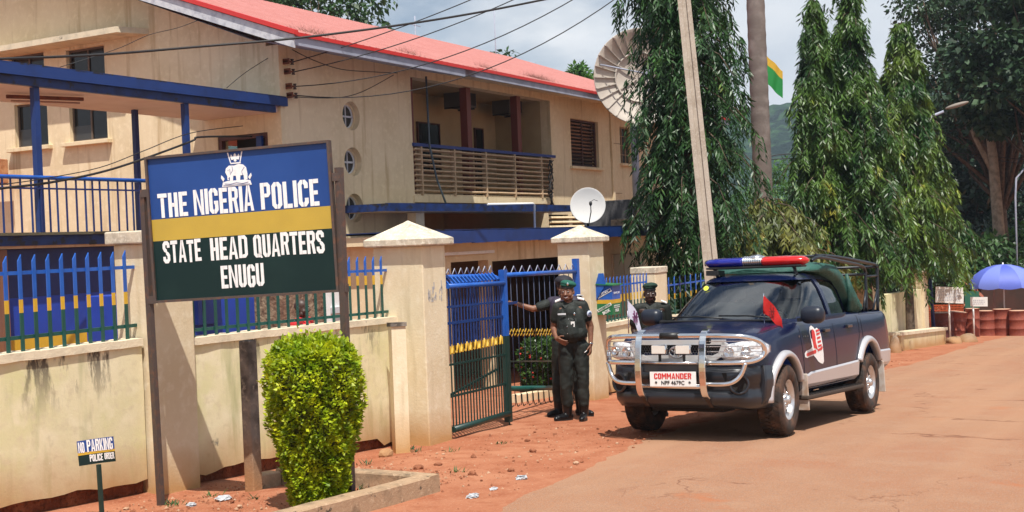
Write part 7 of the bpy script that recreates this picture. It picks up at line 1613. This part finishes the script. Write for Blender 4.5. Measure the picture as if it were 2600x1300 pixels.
def beret(m, tilt=.25, badge=True):
    def f(r, T):
        b = MB(); T2 = T @ Matrix.Translation((0,.004,.070)) @ Matrix.Rotation(-.10,4,'X') @ Matrix.Rotation(tilt,4,'Y')
        b.ell((0,0,0),(.101,.118,.046),m,24,12,M=T2 @ Matrix.Translation((.012,.010,.030))); b.ell((0,0,0),(.082,.100,.040),m,24,12,M=T2 @ Matrix.Translation((0,0,.004)))
        me = remesh(b, .006, 2)
        for v in me.vertices: v.co += noise.noise_vector(v.co*14)*.004
        o = link_mesh('beret', me, r, True, m)
        q = MB(); q.lathe([(.080,-.012),(.0815,.0),(.080,.014)], (0,0,0), (0,0,1), M_black, 28); q.xf(T @ Matrix.Translation((0,.004,.052)) @ Matrix.Diagonal((1,1.22,1,1))); q.build('headband', o, world=False)
        if badge: q = MB(); q.ell((0,0,0),(.014,.006,.018),M_chrome,10,8,M=T @ Matrix.Translation((.035,-.104,.098))); q.build('badge', o, world=False)
    return f
def dome_cap(r, T):
    b = MB(); b.ell((0,0,0),(.118,.130,.075),M_cap_,24,14,M=T @ Matrix.Translation((0,.012,.085))); b.ell((0,0,0),(.100,.112,.07),M_cap_,20,10,M=T @ Matrix.Translation((0,.016,.04)))
    me = remesh(b, .008, 2)
    for v in me.vertices: v.co += noise.noise_vector(v.co*10)*.004
    link_mesh('cap', me, r, True, M_cap_)
def facing(x, y): return math.atan2(-x, y) + 0       # yaw so that local -y looks at the camera
def yaw_to_cam(x, y): d = Vector((-x,-y)).normalized(); return math.atan2(d.x, -d.y)
# smiling officer in front
px, py = 13.54, 6.75
J = dict(head=(-.050,-.02,1.595), neck=(-.035,.0,1.455), chest=(-.022,.0,1.285), pelvis=(0,0,.965), shL=(-.175,.005,1.405), shR=(.138,.015,1.415), elL=(-.235,.05,1.145), wrL=(-.200,-.12,1.030), elR=(.225,.04,1.150), wrR=(.215,-.02,.925),
         hipL=(-.085,0,.90), hipR=(.090,0,.90), knL=(-.105,-.03,.50), knR=(.105,-.045,.50), anL=(-.100,.02,.095), anR=(.100,-.01,.095), toeL=(-.235,-.10,.04), toeR=(.07,-.20,.04))
off1, T1_ = person('smiling officer in green beret and black short sleeved uniform standing before the gate', (px, py, gz(px,py)+.0), yaw_to_cam(px,py), J, M_skin, M_uni, M_uni, True, beret(M_beret, .20), hy=-.22, smile=True, wide=1.10, belly=.055,
    hands=dict(L=((.62,-.42,-.38),(.3,.5,-.6),(.2,-.5,.7),.35,.12), R=((-.05,-.22,-1),(-.8,.2,0),(-.25,-1,0),.75,.05)))
def OP(r, name, q): return q.build(name, r, world=False)
q = MB(); q.bar((.155,.0,1.492),(.075,-.015,1.515),.060,.012,M_white,up=(0,-.3,1)); q.bar((-.20,.0,1.478),(-.13,-.01,1.505),.055,.012,M_white,up=(0,-.3,1)); OP(off1,'epaulettes',q)
q = MB(); q.box(-.175,-.075,-.150,-.142,1.318,1.338,M_fascia); OP(off1,'name_tag',q)
q = MB(); q.ell((.030,-.158,1.325),(.014,.006,.018),M_chrome,10,8); q.box(.022,.030,-.160,-.150,1.22,1.31,M_black); OP(off1,'breast_badge',q)
q = MB(); q.box(-.018,.028,-.192,-.186,1.170,1.235,M_white); q.box(-.006,.016,-.195,-.191,1.185,1.210,M_black); q.tube([(-.03,-.155,1.26),(.0,-.185,1.245),(.03,-.165,1.27)],.004,M_black,6); OP(off1,'id_card',q)
for z, x in ((1.265,-.045),(1.175,-.065),(1.09,-.062)): q = MB(); q.ell((x,-.192 if z < 1.2 else -.172,z),(.007,.005,.007),M_chrome,8,6); OP(off1,'button',q)
q = MB(); Tsh = Matrix.Translation((.213,-.055,1.315)) @ Matrix.Rotation(.75,4,'Z') @ Matrix.Rotation(-.15,4,'Y'); q.lathe([(.001,0),(.040,0),(.040,.004),(.001,.006)], (0,0,0), (0,-1,0), mat('patch_grey',(.45,.50,.62),.7), 20); q.xf(Tsh); q2 = MB(); q2.tube([(-.022,-.008,-.015),(-.01,-.008,.01),(.012,-.008,.018),(.02,-.008,-.008)],.005,mat('patch_navy',(.02,.03,.10),.7),6); q2.xf(Tsh); q.add(q2.v,q2.f,mat('patch_navy',(.02,.03,.10),.7)); OP(off1,'arm_patch',q)
q = MB(); q.tube([Vector((.216,-.014,.945))+Vector((math.cos(a)*.030,math.sin(a)*.030,math.sin(a)*.004)) for a in [2*math.pi*i/16 for i in range(16)]],.006,M_chrome,6,closed=True); q.lathe([(.001,.004),(.016,.004),(.016,0)],(.216,-.047,.945),(0,-1,.1),M_chrome,14); OP(off1,'watch',q)
q = MB(); q.tube([(.165,-.09,.865),(.135,-.13,.845)],.005,M_white,6); OP(off1,'cigarette',q)
q = MB(); q.prism([(-.165,-.125,1.25),(-.065,-.150,1.25),(-.065,-.155,1.15),(-.115,-.150,1.135),(-.165,-.130,1.15)],(0,.01,0),M_uni); q.prism([(.055,-.165,1.16+.09),(.135,-.135,1.25),(.135,-.135,1.15),(.095,-.150,1.135),(.055,-.165,1.15)],(0,.01,0),M_uni); OP(off1,'pocket_flap',q)
# officer with stretched arm behind
px2, py2 = 14.06, 7.10
J2 = dict(J); J2.update(head=(-.010,0,1.655), neck=(-.01,.01,1.49), chest=(0,.01,1.32), shL=(-.190,.01,1.455), elL=(-.415,-.03,1.395), wrL=(-.640,-.05,1.475), shR=(.195,.01,1.455), elR=(.25,.06,1.18), wrR=(.23,.0,.95), hipL=(-.09,0,.92), hipR=(.09,0,.92), knL=(-.13,-.0,.51), knR=(.13,0,.51), anL=(-.14,.02,.095), anR=(.145,.0,.095), toeL=(-.24,-.10,.04), toeR=(.25,-.10,.04))
off2, T2_ = person('officer in black cap behind the smiling one, stretching an arm out to the gate', (px2, py2, gz(px2,py2)), yaw_to_cam(px2,py2), J2, M_skin, M_uni, M_uni, True, dome_cap, wide=1.05,
    hands=dict(L=((-1,-.05,.35),(0,-.3,-1),(-.2,-1,.2),1.25,.0), R=((0,-.1,-1),(-.8,.2,0),(-.2,-1,0),.5,.05)), sleeve=.62)
q = MB(); 
b_ = MB()
for s_ in (-1,1): capsule(b_, (s_*.10,-.02,1.44), .105, (s_*.09,-.03,1.12), .115)
capsule(b_, (-.17,.01,1.47), .075, (.17,.01,1.47), .075)
me = remesh(b_, .01, 2); link_mesh('padded_vest', me, off2, True, M_vest)
q = MB(); q.bar((.175,-.06,1.555),(.215,.05,1.535),.05,.014,M_white); OP(off2,'epaulettes',q)
q = MB(); q.tube([(.035,-.10,1.55),(.040,-.12,1.44),(.05,-.13,1.30)],.008,mat('lanyard_yellow',(.45,.42,.15),.6),6); q.tube([(.20,-.05,1.50),(.24,-.07,1.42),(.25,-.04,1.34)],.02,mat('strap_red',(.35,.08,.05),.6),8); OP(off2,'lanyard',q)
# officer behind the truck
px3, py3 = 14.42, 6.06
J3 = dict(J); J3.update(head=(-.01,0,1.60), neck=(0,.01,1.455), chest=(0,.01,1.29), shL=(-.19,.01,1.41), elL=(-.235,.05,1.14), wrL=(-.20,-.05,.92), shR=(.19,.01,1.41), elR=(.235,.05,1.14), wrR=(.20,-.05,.92), knL=(-.09,-.02,.5), knR=(.09,-.02,.5), anL=(-.09,.02,.095), anR=(.09,.02,.095), toeL=(-.12,-.16,.04), toeR=(.12,-.16,.04))
off3, T3_ = person('serious dark faced officer in dark green beret half hidden behind the bonnet of the pickup', (px3, py3, gz(px3,py3)), yaw_to_cam(px3,py3)+.12, J3, M_skind, M_uni, M_uni, True, beret(M_beretd, -.05, False),
    hands=dict(L=((0,-.2,-1),(.8,.2,0),(.2,-1,0),.5,.05), R=((0,-.2,-1),(-.8,.2,0),(-.2,-1,0),.5,.05)), sleeve=.7, k=.97)
q = MB(); q.bar((.20,-.03,1.475),(.13,-.04,1.505),.050,.012,M_white,up=(0,-.3,1)); q.ell((.12,-.13,1.37),(.01,.01,.01),M_chrome,8,6); OP(off3,'epaulettes',q)
# man in red behind the fence
px4, py4 = 11.50, 9.33
J4 = dict(J3); J4.update(wrL=(-.16,-.2,1.05), wrR=(.16,-.2,1.05))
off4, T4_ = person('bald man in a red shirt seen in profile through the fence below the big sign', (px4, py4, gz(px4,py4)), yaw_to_cam(px4,py4)+rad(62), J4, M_skind, mat('shirt_red',(.55,.02,.025),.8,bump=(20,.01)), M_uni, False, None,
    hands=dict(L=((.5,-.8,.1),(0,0,-1),(.8,.3,0),.5,.05), R=((-.5,-.8,.1),(0,0,-1),(-.8,.3,0),.5,.05)), k=.905, group='people at the gate')
# ================================================================== HAZE
if True:
    mv = bpy.data.materials.new('haze_air'); mv.use_nodes = True; nt = mv.node_tree; nt.nodes.clear(); o_ = nt.nodes.new('ShaderNodeOutputMaterial'); v_ = nt.nodes.new('ShaderNodeVolumePrincipled')
    v_.inputs['Color'].default_value = (.72,.84,1,1); v_.inputs['Density'].default_value = .00038; v_.inputs['Anisotropy'].default_value = .2; nt.links.new(v_.outputs[0], o_.inputs['Volume'])
    q = MB(); q.box(-700, 2600, -1000, 1000, -12, 85, mv); struct(q.build('haze'), 'stuff')
